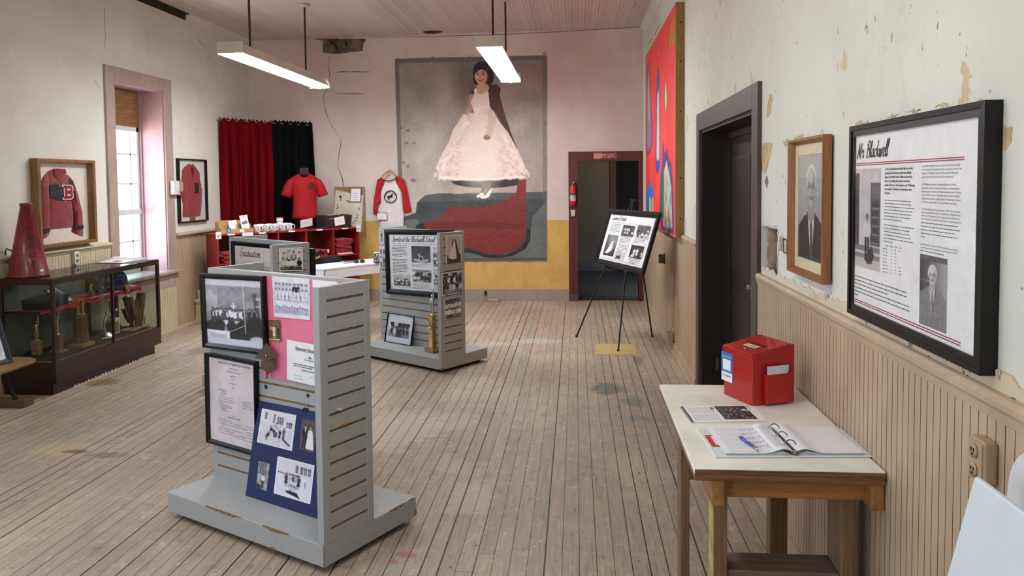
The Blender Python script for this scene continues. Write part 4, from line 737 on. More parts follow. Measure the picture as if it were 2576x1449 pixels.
photo('basketball team photograph with a cream border on the middle stand side', R, [(1110.4, 687.5), (1162, 680), (1163.5, 737), (1111.7, 744.7)], *w2, lift=.004)
R = crowd(.82, 1, 70, (6, 6), 90, 100, 12, .15, ph=.6, base=.9, border=.04); R.noise(40, 30, 4); photo('photograph of a team in white uniforms lowest on the middle stand side', R, [(1117, 754), (1159, 744), (1160, 798), (1118, 806)], *w2, lift=.004)
zb_ = BT+.002; a = P(966, 859, Z=zb_); c = P(1032, 870.5, Z=zb_); q = onplane([(969.9, 785.8), (1038.8, 794.5)], *f2, lift=.01); zd = (q[0]-a)+(q[1]-c); Mx = frameM((a+c)/2, c-a, zd); R = crowd(1, 1.05, 80, (5, 6), 210, 120, 15, .85, ph=.5, base=.8, spread=.75, horizon=.55)
for s in ((0, 0, .1, 1.05), (.9, 0, 1, 1.05), (0, 0, 1, .3), (0, .84, 1, 1.05)): R.rect(*s, (214, 220, 232))
[R.line([(.3+.13*k, .9), (.34+.13*k, .95)], .012, 150) for k in range(4)]
framed('framed_photograph', 'thin framed outdoor team photograph leaning on the middle stand base', 'framed photograph', Mx, (c-a).length, zd.length/2, .008, .016, BLACKF, R, step=False)
# tall trophy
GOLD = mk('trophy_gold', (238, 200, 120), .28, 1, var=.06); SILV = mk('trophy_silver', (226, 222, 210), .25, 1, var=.1); BLOCK = wood('trophy_block_wood', (178, 134, 84), (150, 106, 60), 0); WALN = wood('trophy_walnut', (122, 84, 50), (92, 60, 34), 2); MARB = mk('trophy_marble', (222, 214, 196), .3, var=.1, sc=10)
def figure(t, z, h, m, x=0, y=0, arm=1, ball=True, name='figure'):
    """cast athlete, one arm raised"""
    b = MB(); u = h/8.6; b.lathe([(.9*u, z), (.9*u, z+.25*u), (.35*u, z+.5*u)], 12, (x, y))
    b.tube([(x-.3*u, y, z+.4*u), (x-.45*u, y, z+2*u), (x-.25*u, y, z+3.6*u)], [.22*u, .3*u, .38*u], 8).tube([(x+.25*u, y, z+.4*u), (x+.4*u, y-.1*u, z+2*u), (x+.2*u, y, z+3.6*u)], [.22*u, .3*u, .38*u], 8)
    b.tube([(x, y, z+3.3*u), (x, y, z+4.4*u), (x+.05*u, y, z+5.4*u), (x+.05*u, y, z+5.9*u)], [.55*u, .5*u, .7*u, .3*u], 10); b.sphere((x+.05*u, y-.05*u, z+6.4*u), .42*u, 10, sz=1.2)
    b.tube([(x+.6*u, y, z+5.5*u), (x+.95*u*arm, y-.1*u, z+6.6*u), (x+.7*u*arm, y-.1*u, z+7.7*u)], [.26*u, .22*u, .16*u], 7).tube([(x-.55*u, y, z+5.5*u), (x-1.1*u, y, z+4.7*u), (x-.6*u, y-.3*u, z+4.1*u)], [.26*u, .22*u, .16*u], 7)
    if ball: b.sphere((x+.68*u*arm, y-.1*u, z+8.1*u), .5*u, 10)
    return b.build(name, m, t)
q = P(1089, 884, Z=BT+.002); t = thing('trophy', 'tall gold column trophy with silver figure standing on the middle stand base', 'trophy', rotM((q.x, q.y, q.z), -.75)); MB().box(-.065, .065, -.05, .05, 0, .035).build('wooden_base', BLOCK, t, .003); MB().box(-.028, .028, -.024, .024, .035, .325).build('column', GOLD, t, .003); MB().box(-.032, .032, -.028, .028, .325, .34).build('cap_plate', GOLD, t)
figure(t, .34, .24, SILV); b = MB(); b.sphere((.0, -.03, .22), .014).tube([(0, -.03, .225), (-.03, -.034, .262), (-.05, -.034, .3)], [.004, .006, .002], 6).tube([(0, -.03, .225), (.03, -.034, .25), (.045, -.034, .275)], [.004, .006, .002], 6); b.build('winged_emblem', SILV, t)
# ---- stand 3
TL, TR_ = onplane([(588.5, 605.6), (690, 614.5)], *f3, lift=.03); w = .86; Mx = frameM(TL+(TR_-TL).normalized()*w/2-Vector((0, 0, .62)), TR_-TL)
t, iw, ih, zb, yb = framed('framed_poster', 'black framed poster headed Graduation on the stand behind the nearest one', 'framed poster', Mx, w, .62, .035, .03, BLACKF, sheetmat=mk('paper_warm', (220, 208, 200), .5, var=.02)); y = yb-.0006; x0 = -iw/2; zt = zb+ih
b = MB(); script(b, 'Graduation', x0+iw*.09, zt-ih*.15, iw*.42, y, .1, xh=.034); b.build('heading', INK, t); rules(t, iw, ih, zb, yb, (.215, .232), .09, .95, .002, mk('ink_pale_rose', (190, 160, 172), .6)); b = MB(); bars(b, x0+iw*.09, zt-ih*.3, iw*.34, .02, 14, .026, 1, y); b.build('printed_text', INK, t); poster_photo(t, crowd(1, .7, 80, (10, 9), 170, 120, 21, .5, ph=.5, tint=(1.02, .98, .98)), iw, ih, zb, yb, .49, .27, .93, .7)
R = crowd(1, 1, 110, (4, 5), 226, 60, 22, .1, ph=.66, base=.92, spread=.86, border=.04, horizon=.82, tint=(1, .99, .95)); R.person(.44, .5, .4, 214, 200, 200, 30); photo('square team photograph in shorts on the side of the stand with the graduation poster', R, [(700.6, 625), (761.5, 621), (761.7, 681.6), (702.5, 682.4)], *w3, lift=.004)
q = M3 @ Vector((-1.094+.004, .44, 1.0)); Mx = frameM(M3 @ Vector((-1.092, .46, .75)), M3.to_3x3() @ Vector((0, 1, 0))); t, iw, ih, zb, yb = framed('framed_poster', 'white poster on the rear wing of the stand with the graduation poster', 'framed poster', frameM(M3 @ Vector((-1.06, .455, .68)), M3.to_3x3() @ Vector((0, 1, 0))), .28, .54, .008, .03, mk('white_frame', (226, 226, 222), .4), step=False); b = MB(); bars(b, -iw*.1, zb+ih*.93, iw*.5, .012, 2, .02, 3, yb-.0006); b.build('printed_text', INK, t)
Mx = frameM(M3 @ Vector((-.28, .345, .55)), M3.to_3x3() @ Vector((-1, 0, 0))); t, iw, ih, zb, yb = framed('framed_poster', 'black frame hung on the back of the graduation stand, only its edge showing', 'framed poster', Mx, .62, .66, .03, .028, BLACKF); rules(t, iw, ih, zb, yb, (.2,), .1, .9)
# ------------------------------------------------------------------ right wall
XW = lambda o: (0, -1, 0)
def man(R, w, h, hx, hy, s, suit=45, skin=190, hair=225, shirt=226, tie=70):
    R.poly([(hx-2.6*s, h), (hx-2.3*s, hy+2.2*s), (hx-1.0*s, hy+1.5*s), (hx+1.0*s, hy+1.5*s), (hx+2.4*s, hy+2.3*s), (hx+2.8*s, h)], suit)
    R.poly([(hx-.55*s, hy+1.35*s), (hx+.6*s, hy+1.35*s), (hx+.12*s, hy+4.3*s)], shirt).poly([(hx-.16*s, hy+1.7*s), (hx+.2*s, hy+1.7*s), (hx+.26*s, hy+3.1*s), (hx+.06*s, hy+4*s), (hx-.12*s, hy+3.1*s)], tie)
    R.line([(hx-.6*s, hy+1.4*s), (hx+.05*s, hy+4.4*s)], .16*s, suit*1.25).line([(hx+.65*s, hy+1.4*s), (hx+.12*s, hy+4.4*s)], .16*s, suit*.7)
    R.poly([(hx-.5*s, hy+.6*s), (hx+.5*s, hy+.6*s), (hx+.55*s, hy+1.6*s), (hx, hy+1.95*s), (hx-.5*s, hy+1.6*s)], skin*.86)
    R.ell(hx-.76*s, hy+.14*s, .13*s, .26*s, skin*.85).ell(hx+.76*s, hy+.14*s, .13*s, .26*s, skin*.72); R.ell(hx, hy-.22*s, .8*s, .86*s, hair); R.ell(hx, hy-.02*s, .71*s, .9*s, skin).ell(hx, hy+.35*s, .62*s, .78*s, skin)
    R.ell(hx+.42*s, hy+.2*s, .3*s, .8*s, skin*.78, .7, .9).ell(hx-.55*s, hy+.4*s, .16*s, .5*s, skin*.84, .7, .9).ell(hx-.1*s, hy-.45*s, .36*s, .28*s, min(255, skin*1.1), .8, .9); R.line([(hx-.74*s, hy-.5*s), (hx-.72*s, hy+.0*s)], .14*s, hair).line([(hx+.74*s, hy-.5*s), (hx+.72*s, hy+.0*s)], .12*s, hair*.85)
    for k in (-1, 1): R.ell(hx+k*.3*s, hy+.02*s, .2*s, .12*s, skin*.62, .9, .8); R.line([(hx+k*.14*s, hy-.13*s), (hx+k*.46*s, hy-.12*s)], .055*s, skin*.55, .8); R.ell(hx+k*.3*s, hy+.03*s, .07*s, .045*s, 50)
    R.line([(hx+.04*s, hy), (hx+.1*s, hy+.36*s), (hx-.08*s, hy+.4*s)], .08*s, skin*.62, .8).line([(hx-.25*s, hy+.64*s), (hx+.28*s, hy+.63*s)], .09*s, skin*.52, .9).ell(hx, hy+.52*s, .34*s, .08*s, skin*.7, .5, .8); return R
OAK = wood('oak_frame', (158, 104, 58), (124, 78, 40), 2, coat=.15); CREAMM = mk('cream_liner', (222, 208, 176), .7, var=.03, sc=60)
R = Ras(1, 1.25, 120, 150); R.grad(158, 140); R.ell(.35, .4, .5, .5, 176, .6, 1.0); man(R, 1, 1.25, .5, .37, .235, 42, 172, 214, 214, 66); R.ell(.83, .98, .012, .012, 200); R.noise(7, 50, 3).gray((.98, 1, .97))
Mx = frameM((.942, 3.29, 1.293), (0, -1, 0)); framed('framed_portrait', 'oak framed portrait of a white-haired man in a dark suit by the brown doorway', 'framed portrait', Mx, .492, .578, .024, .034, OAK, R, mat_w=.045, matm=CREAMM, inset=.7, glass=True, step=False)
# large poster
Mx = frameM((.943, 2.32, 1.234), (0, -1, 0)); W_, H_ = .888, .645
t, iw, ih, zb, yb = framed('framed_poster', 'large black framed poster headed Mr. with a portrait photo, above the white table', 'framed poster', Mx, W_, H_, .036, .04, BLACKF, inset=.1); x0 = -iw/2; zt = zb+ih; y = yb-.0006
def fa(zx, zy, o=300): q = PL(2130+zx*.22086, o+zy*.22086, Mx, 1, y); return q.x, q.z
def fb(zx, zy): return fa(zx, zy, 600)
hx, hz = fa(118, 443); hw_ = fa(462, 400)[0]-hx; b = MB(); script(b, 'Mr. Blackwell', hx, hz, hw_*1.04, y, .15, xh=.0255); b.build('heading', mk('ink_dark_maroon', (42, 22, 30), .5), t)
zr = [(fa(700, 470)[1]), (fa(700, 493)[1]), (fb(700, 940)[1]), (fb(700, 968)[1])]; rx0, rx1 = fa(112, 515)[0], fa(1338, 425)[0]
for z in zr: MB().box(rx0, rx1, y-.0003, y+.0003, z-.0014, z+.0014).build('ruled_line', INKR, t)
L1 = ['In 1922, Jesse Blackwell arrived in Marfa to be the', 'principal and third teacher of what was officially', 'known as the Ward School. When he arrived he', 'found \u201cone building, three rooms, coal stoves,', 'outdoor toilets, two other teachers, and 125 Mexican', 'boys and girls.\u201d Enrollment and attendance were', 'both poor.']
def para(lines, x, z0, z1, n, xr, bold=0):
    ld = (z0-z1)/(n-1); wmax = max(twidth(s, 1, bold) for s in lines); sz = min(ld*.82, 1); xs = (xr-x)/(wmax*sz)
    for k, s in enumerate(lines): text(b, s, x, z0-k*ld, sz, 'l', bold, y, xs=xs)
c1, c1r = fa(432, 700)[0], fa(778, 700)[0]; c2, c2r = fa(852, 700)[0], fa(1306, 700)[0]
b = MB(); para(L1, c1, fa(437, 580)[1], fa(428, 850)[1], 7, c1r, 1); b.build('lead_text', mk('ink_dark', (62, 60, 66), .6), t); b = MB()
def fuzz(x, xr, z0, z1, n, seed, last=.6): bars(b, x, z0, xr-x, (z0-z1)/(n-1)*.62 if n > 1 else .006, n, (z0-z1)/max(1, n-1), seed, y, last)
fuzz(c1, c1r, fa(425, 925)[1], fa(425, 1140)[1], 7, 1); fuzz(c1, c1r, fa(425, 1205)[1], fa(420, 1390)[1], 6, 2, .3)
C2 = [['Evelyn Bibbins Brinley shared a common memory of overcrowding', 'in her classroom. \u201cOne hundred students was a bit too much for one', 'teacher, so Mr. Blackwell divided the class with some fifty pupils', 'going in the morning and the other half in the afternoon.\u201d'], ['In 1936 Blackwell organized a Spanish-speaking branch of the', 'Interscholastic League. He believed that Spanish-speaking students', 'should not have to compete with English-speaking students in literary', 'events. In 1937, more than 150 Spanish-speaking students attended', 'the Spanish Interscholastic League in Marfa. Participating towns were', 'Fort Stockton, Alpine, Shafter, Fort Davis, Redford, and Marfa.'], ['In 1937 the Deputy State Superintendent of Public Schools visited', 'Marfa and recommended that an accredited Junior High School be', 'added to the Mexican School, that another grade be added to the', 'current 9th grades, and that the system adopt the new category of'], ['Jesse Blackwell retired in 1947 with accolades and honors,', 'remembered fondly by students as well. He died in 1957.']]
para(C2[0], c2, fa(858, 545)[1], fa(852, 668)[1], 4, c2r); para(C2[1], c2, fa(848, 752)[1], fa(845, 950)[1], 6, c2r); para(C2[2], c2, fa(845, 1030)[1], fa(845, 1140)[1], 4, c2r); fuzz(c2, c2r, fa(845, 1180)[1], fa(845, 1340)[1], 5, 5, .15); para(C2[3], c2, fb(838, 68)[1], fb(838, 104)[1], 2, fa(1285, 700)[0]); fuzz(c2, c2r, fb(838, 140)[1], 0, 1, 6, .62)
for i, (zx, zy, hd) in enumerate(((455, 92, 'Building'), (508, 100, 'Rooms'), (560, 108, 'Teachers'), (612, 118, 'Pupils'))):
    hx_, hz_ = fb(zx, zy); text(b, hd, hx_, hz_, .0085, 'c', 0, y, xs=.8)
for k in range(8):
    for i, zx in enumerate((424, 450, 505, 550, 603)):
        if i == 4 and k not in (0, 5, 6, 7): continue
        hx_, hz_ = fb(zx, 118+38*k+(zx-424)*.17); bars(b, hx_-(.01 if i in (0, 4) else .003), hz_, .02 if i in (0, 4) else .008, .0055, 1, .01, k*7+i, y, 1)
bx_, bz_ = fb(92, 425); bars(b, bx_, bz_, fb(765, 600)[0]-bx_, .0085, 3, .0125, 8, y); bx_, bz_ = fb(92, 552); bars(b, bx_, bz_, fb(770, 600)[0]-bx_, .0085, 3, .0125, 9, y, .07)
b.build('body_text', mk('ink_mid', (112, 112, 118), .6), t)
def fph(R, pts): 
    q = [fa(*p[:2]) if len(p) == 2 else fb(*p[:2]) for p in pts]; xa, xb = (q[0][0]+q[3][0])/2, (q[1][0]+q[2][0])/2; za, zb_ = (q[0][1]+q[1][1])/2, (q[2][1]+q[3][1])/2; picmesh('printed_photo', R, [(xa, yb-.001, za), (xb, yb-.001, za), (xb, yb-.001, zb_), (xa, yb-.001, zb_)], thick=.0006, parent=t)
R = Ras(1, 2.1, 70, 196); R.noise(24, 6, 1).rect(0, .1, .16, 1.7, 74).rect(.62, .3, 1, 1.6, 78)
for k in range(5): R.rect(.68, .7+.18*k, .94, .8+.18*k, 60).line([(.68, .82+.18*k), (.94, .82+.18*k)], .02, 150)
R.poly([(.66, .34), (.96, .38), (.96, .66), (.66, .6)], 96).rect(0, 1.62, 1, 1.74, 120).rect(0, 1.74, 1, 1.8, 196).rect(0, 1.8, 1, 1.9, 130).rect(0, 1.9, 1, 2.1, 186); R.person(.5, 1.9, .95, (206, 202, 206), (58, 42, 48), 120, 90); R.poly([(.42, 1.88), (.7, 1.6), (.78, 1.8), (.7, 1.98), (.5, 2.0)], 52).gray((1.02, .98, 1)); fph(R, [(110, 570), (397, 553), (367, 405, 1), (90, 282, 1)])
R = Ras(1, 1.55, 80, 150); R.grad(60, 168, True); R.rect(0, 0, 1, .12, 90).line([(0, .55), (.35, .56)], .02, 130); man(R, 1, 1.55, .48, .4, .2, 128, 196, 220, 214, 120)
for k in range(5): R.line([(.15+.18*k, .95), (.12+.19*k, 1.55)], .02, 104, .6)
R.noise(20, 30, 4).gray((1, .985, 1)); fph(R, [(833, 172, 1), (1142, 232, 1), (1140, 1090, 1), (830, 965, 1)])
# painting
u1 = 10.12
def pz(zx, zy): q = P(1600+zx*.4275, zy*.4279, X=.905); return (u1-q.y, 3.3-q.z)
R = Ras(3.0, 2.13, 210, (252, 70, 74)); R.noise(30, 9, 1, 1).noise(24, 14, 2, 3); R.a[..., 0] = np.clip(R.a[..., 0], 240, 255)
def zpoly(p, c, al=1): R.poly([pz(*q) for q in p], c, al)
def sm(p, k=5): return [(q.x, q.y) for q in _cr(p+[p[0]], k)]
def blob(p, c, c2=None, sh=.72):
    pp = sm(p); zpoly(pp, c)
    if c2:
        q = [pz(*v) for v in pp]; mx = sum(v[0] for v in q)/len(q); my = sum(v[1] for v in q)/len(q); R.poly([(mx+(v[0]-mx)*sh, my+(v[1]-my)*.93) for v in q], c2)
blob([(195, 285), (195, 200), (205, 110), (216, 92), (232, 120), (233, 225)], (198, 142, 36)); 
for x in (206, 212, 219, 226): R.line([pz(x, 60), pz(x, 190)], .03, (252, 96, 96), .8)
blob([(73, 335), (80, 420), (88, 600), (97, 730), (92, 860), (75, 905), (61, 890), (60, 700), (66, 430)], (112, 64, 116), (150, 120, 150), .7); blob([(73, 400), (78, 500), (82, 640), (76, 720), (68, 660), (68, 500)], (168, 166, 158))
blob([(130, 380), (137, 450), (141, 600), (143, 880), (140, 980), (126, 1022), (115, 970), (118, 700), (122, 450)], (86, 62, 124), (204, 200, 196), .6); blob([(117, 940), (140, 950), (139, 990), (126, 1018), (117, 975)], (48, 92, 190)); blob([(124, 400), (134, 400), (134, 520), (124, 540)], (70, 76, 150))
blob([(175, 462), (187, 560), (181, 640), (175, 656), (165, 600), (168, 520)], (122, 128, 44), (226, 222, 200), .45)
blob([(163, 825), (170, 900), (180, 885), (186, 878), (193, 940), (206, 960), (215, 1060), (220, 1200), (222, 1372), (200, 1368), (146, 1330), (143, 1080), (156, 950), (157, 870)], (92, 64, 116)); zpoly([(164, 1010), (180, 940), (190, 1000), (208, 1100), (214, 1340), (200, 1350), (160, 1330)], (196, 194, 190)); zpoly([(150, 1010), (160, 960), (166, 1100), (164, 1290), (150, 1270)], (26, 122, 70)); zpoly([(164, 1210), (176, 1190), (180, 1330), (166, 1330)], (214, 142, 60))
r = random.Random(5)
for k in range(46): x = r.uniform(164, 210); y_ = r.uniform(980, 1340); R.line([pz(x, y_), pz(x+r.uniform(-3, 3), y_+r.uniform(20, 60))], r.uniform(.02, .05), r.choice(((70, 66, 74), (224, 222, 218), (150, 148, 150), (120, 108, 130))), .8)
blob([(80, 1045), (90, 1090), (102, 1110), (103, 1200), (105, 1255), (62, 1250), (64, 1120), (75, 1100)], (52, 120, 212)); zpoly([(64, 1170), (76, 1180), (76, 1250), (63, 1250)], (40, 130, 90)); zpoly([(78, 1160), (88, 1170), (90, 1250), (78, 1250)], (196, 190, 180)); zpoly([(92, 1170), (102, 1160), (104, 1250), (92, 1250)], (206, 170, 60))
R.noise(12, 40, 6)
t = thing('painting', 'huge coral-red abstract painting high on the right wall', 'painting', frameM((.905, 8.62, 1.17), (0, -1, 0))); GOLDE = mk('ochre_canvas_edge', (150, 120, 66), .7, var=.05); MB().box(-1.5, 1.5, .002, .079, 0, 2.13).build('stretcher_edge', GOLDE, t); picmesh('canvas', R, [(-1.492, 0, 2.122), (1.492, 0, 2.122), (1.492, 0, .008), (-1.492, 0, .008)], parent=t)
b = MB(); [b.sphere((1.5, .045, z), .008, 8) for z in (.18, .55, 1.15, 1.6, 1.95)]; b.build('staple', INK, t)
q = P(1724, 573, X=XR-.004); tag(MB().box(-.003, .003, -.02, .02, -.06, .06).build('wall_label', PAPER, None, M=Matrix.Translation(q)), 'tiny white label card under the near corner of the red painting', 'label card')
# small wall fixtures
BOXM = paintwood('tan_painted_metal', (176, 152, 122), (110, 84, 62), .76, rough=.4); DARKM = mk('dark_metal', (60, 56, 52), .5, .5)
M0 = frameM((XR-.018, 1.865, .985), (0, -1, 0)); t = thing('outlet_box', 'tan surface-mounted double outlet box on the wainscot behind the white table', 'outlet', M0); MB().box(-.037, .037, -.034, 0, 0, .104).build('box_body', BOXM, t, .009, seg=3); MB().box(-.032, .032, -.037, -.03, .005, .099).build('cover_plate', BOXM, t, .002)
for z in (.03, .075):
    o = MB().lathe([(.001, 0), (.017, 0), (.017, .004), (.001, .004)], 20, M=Matrix.Translation((0, -.037, z)) @ Matrix.Rotation(PI/2, 4, 'X')).build('socket', BOXM, t); MB().box(-.007, -.004, -.0425, -.038, z-.002, z+.007).box(.004, .007, -.0425, -.038, z-.002, z+.007).sphere((0, -.0415, z-.008), .003, 8).build('socket_slot', INK, o)
MB().tube([(.01, -.02, .0), (.01, -.02, -.5), (.0, -.016, -1.0)], .012, 10).build('conduit', BOXM, t)
t = thing('wall_bracket', 'small bent metal bracket on the wainscot below the red painting', 'bracket', frameM(P(1672, 650, X=XR-.018), (0, -1, 0))); MB().box(-.05, .05, -.006, 0, -.06, .06).box(.04, .05, -.07, 0, -.05, .05).build('plate', mk('grey_metal', (120, 110, 100), .5, .6), t)
t = thing('outlet_box', 'small tan outlet box low on the wall behind the easel, cable rising from it', 'outlet', frameM((XR-.034, 7.72, .06), (0, -1, 0))); MB().box(-.045, .045, -.05, 0, 0, .13).build('box_body', BOXM, t, .004); MB().tube([(0, -.025, .13), (0, .004, .2), (.0, .01, .5), (.03, .012, .72), (.02, .01, .8)], .006, 6).build('cable', BOXM, t)
# ------------------------------------------------------------------ white table with its things
t = thing('work_table', 'white-topped plywood table on rough timber legs against the right wall', 'table', (.66, 2.97, 0)); M_T = t.matrix_world
TOPW = paintwood('worn_white_tabletop', (240, 238, 226), (150, 116, 78), .735, sc=4, rough=.45); PLY = wood('plywood_edge', (150, 108, 66), (104, 68, 38), 0, sc=6); TIM = wood('rough_timber', (146, 112, 78), (112, 84, 56), 2); TIM2 = wood('honey_timber', (178, 126, 70), (146, 98, 50), 0); TIMB = wood('beam_timber', (178, 128, 74), (146, 96, 50), 1); TIMY = mk('yellow_painted_face', (196, 178, 110), .7, var=.12, sc=9); TIMG = wood('grey_timber_shelf', (132, 112, 96), (104, 88, 76), 0)
tx_, ty_ = .66, 2.97
def tb(x0, x1, y0, y1, z0, z1): return (x0-tx_, x1-tx_, y0-ty_, y1-ty_, z0, z1)
tp = MB().box(*tb(.372, .962, 2.455, 3.48, .764, .782)).build('tabletop', TOPW, t, .002); MB().box(*tb(.374, .96, 2.452, 3.478, .744, .7638)).box(*tb(.374, .96, 2.4525, 2.456, .7645, .779)).build('plywood_layer', PLY, tp, .001)
MB().box(*tb(.47, .93, 2.53, 2.57, .66, .744)).build('apron', TIM2, t, .003); MB().box(*tb(.43, .47, 2.47, 3.45, .655, .742)).build('side_beam', TIMB, t, .003); MB().box(*tb(.925, .965, 2.47, 3.45, .65, .742)).build('side_beam', TIMB, t, .004)
for x0, x1, y0, y1, z1 in ((.455, .5, 2.575, 2.665, .744), (.87, .925, 2.575, 2.72, .744), (.395, .43, 2.95, 3.04, .744), (.79, .86, 3.18, 3.25, .744)):
    o = MB().box(*tb(x0, x1, y0, y1, 0, z1)).build('leg', TIM, t, .003)
    if x0 == .455: MB().box(*tb(.4535, .4565, 2.578, 2.662, .01, .72)).build('painted_face', TIMY, o)
MB().box(*tb(.43, .86, 3.16, 3.18, .47, .54)).build('crossbar', TIM, t, .003); MB().box(*tb(.5, .87, 2.59, 2.72, .36, .385)).build('low_shelf', TIMG, t, .003)
ZT = .783
# donation box
A = Vector((.709, 3.15, ZT)); xd = Vector((.187, .083, 0)); Md = frameM(A, xd); RED = mk('red_enamel', (178, 22, 22), .32, var=.03, sc=60, coat=.3); w, d = .204, .196
t = thing('donation_box', 'red metal donation box with slotted lid on the white table', 'donation box', Md)
b = MB().add([(0, 0, 0), (w, 0, 0), (w, d, 0), (0, d, 0), (0, 0, .2), (w, 0, .234), (w, d, .234), (0, d, .2)], [(0, 3, 2, 1), (0, 1, 5, 4), (1, 2, 6, 5), (2, 3, 7, 6), (3, 0, 4, 7), (4, 5, 6, 7)]); b.build('box_body', RED, t, .002)
sl = .034/w; lid = lambda x, y, up: (x, y, .2+x*sl+up)
b = MB().add([lid(-.006, -.003, .013), lid(w-.02, -.003, .013), lid(w-.02, d+.004, .013), lid(-.006, d+.004, .013), lid(-.006, -.003, -.012), lid(w-.02, -.003, .001), lid(w-.02, d+.004, .001), lid(-.006, d+.004, -.012)], [(0, 1, 2, 3), (7, 6, 5, 4), (4, 5, 1, 0), (5, 6, 2, 1), (6, 7, 3, 2), (7, 4, 0, 3)]); ld_ = b.build('lid', RED, t, .0015)
def onlid(b, pts, up=.0142): b.add([lid(x, y, up) for x, y in pts], [list(range(len(pts)))]); return b
onlid(MB(), [(.088, .035), (.094, .035), (.094, .165), (.088, .165)]).build('coin_slot', mk('slot_black', (14, 4, 4), .8), ld_)
onlid(MB(), [(.046, .05), (.074, .05), (.074, .13), (.046, .13)], .0145).build('label_plate', mk('ivory_label', (232, 220, 180), .5), ld_)
bb = MB(); g = MB(); text(g, 'DONATIONS', 0, 0, .0125, 'c', 1, fit=.066); bb.add([lid(.0645+p[2]*-1, .09-p[0], .0149) for p in g.v], g.f); bb.build('label_lettering', mk('ink_brown', (92, 74, 48), .6), ld_)
MB().lathe([(.0095, 0), (.0095, .004), (.006, .0055), (.001, .0055)], 16, M=Matrix.Translation(lid(.028, .085, .013))).build('lock', mk('lock_steel', (150, 140, 120), .3, 1), ld_)
MB().box(w-.02, w+.003, .004, d, .231, .2365).build('hinge_strip', RED, t, .001)
MB().box(.05, w-.025, -.024, .0, .006, .128).build('leaflet_pocket', RED, t, .003); q = PL(1984, 990, Md, 1, -.0245); MB().lathe([(.001, 0), (.007, 0), (.007, .001), (.001, .001)], 18, M=Matrix.Translation((w-.014, -.0006, .04)) @ Matrix.Rotation(PI/2, 4, 'X') @ Matrix.Diagonal((.8, 1.4, 1, 1))).build('round_sticker', mk('silver_sticker', (190, 182, 180), .4), t)
for k in range(6):
    o = MB().box(.055+.004*k, .055+.004*k+.098, -.022+.0032*k, -.0202+.0032*k, .02, .162-.0012*k).build('envelope', mk('white_envelope', (222, 226, 240), .6, var=.03)); o.matrix_world = Md; tag(o, 'white blank envelope in the front pocket of the red donation box', 'envelope', 'envelopes in the donation box pocket')
# payment sticker on the box side (code square left blank)
st = Ras(.06, .172, 60, (52, 124, 206)); st.rect(0, .118, .06, .172, (238, 240, 246)).rect(.009, .042, .051, .105, (240, 242, 246))
q4 = [(-.0012, .184, .172), (-.0012, .112, .172), (-.0012, .112, .012), (-.0012, .184, .012)]
q4 = [PL(x, y, Md, 0, -.0012) for x, y in ((1814.5, 882), (1842, 891), (1842, 964.5), (1815, 953.5))]; ps = picmesh('payment_sticker', st, q4, thick=.0008, parent=t)
ys, zs = q4[0].y, q4[0].z; wy = q4[0].y-q4[1].y; hz = q4[0].z-q4[3].z; g = MB(); text(g, 'Scan. Pay. Go.', wy/2, -hz*.17, hz*.085, 'c', 1, fit=wy*.78); MB().add([(-.0018, ys-p[0], zs+p[2]) for p in g.v], g.f).build('sticker_lettering', INKW, t)
g = MB(); text(g, 'PayPal', wy*.36, -hz*.83, hz*.075, 'l', 1, fit=wy*.5); text(g, 'P', wy*.14, -hz*.84, hz*.1, 'l', 1, slant=.2); MB().add([(-.0018, ys-p[0], zs+p[2]) for p in g.v], g.f).build('sticker_logo', mk('navy_ink', (30, 44, 96), .5), t)
# printed sheets
def sheet(name, label, cat, pxs, z, R=None, bend=0, thick=.002, group=None):
    q = [P(x, y, Z=z) for x, y in pxs]; o = picmesh(name, R, q, thick=thick, bend=bend); return tag(o, label, cat, group)
R = Ras(1.4, 1, 40, 236); R.noise(4, 4, 1).rect(.02, 0, .08, 1, (90, 92, 100)); sheet('newsletter', 'lower sheet of the two printed newsletters on the white table', 'newsletter', [(1708, 1024), (1898, 1021), (1934, 1062), (1739, 1065)], ZT+.001, R, thick=.0018)
R = Ras(1.4, 1, 190, 240); R.noise(4, 4, 1)
for c0, n, y0 in ((.12, 9, .1), (.12, 9, .55), ): 
    for k in range(n): R.line([(c0+.055*k, y0), (c0+.055*k, y0+(.36 if y0 < .5 else .38))], .012, 150)
R.rect(.0, 0, .045, 1, 96); [R.line([(.565+.04*k, .12), (.565+.04*k, .3-.06*k)], .026, 70) for k in range(2)]
cr = crowd(.62, .84, 90, (5, 6, 5), 60, 50, 31, .5, ph=.5); R.paste(cr, .66, .05); R.line([(1.33, .1), (1.33, .3)], .015, 150); R.rect(1.3, .05, 1.34, .1, 90)
sheet('newsletter', 'upper printed newsletter with a dark crowd photo on the white table', 'newsletter', [(1712, 1022), (1886, 1019), (1928, 1058), (1740, 1062)], ZT+.004, R, thick=.002, bend=.0012)
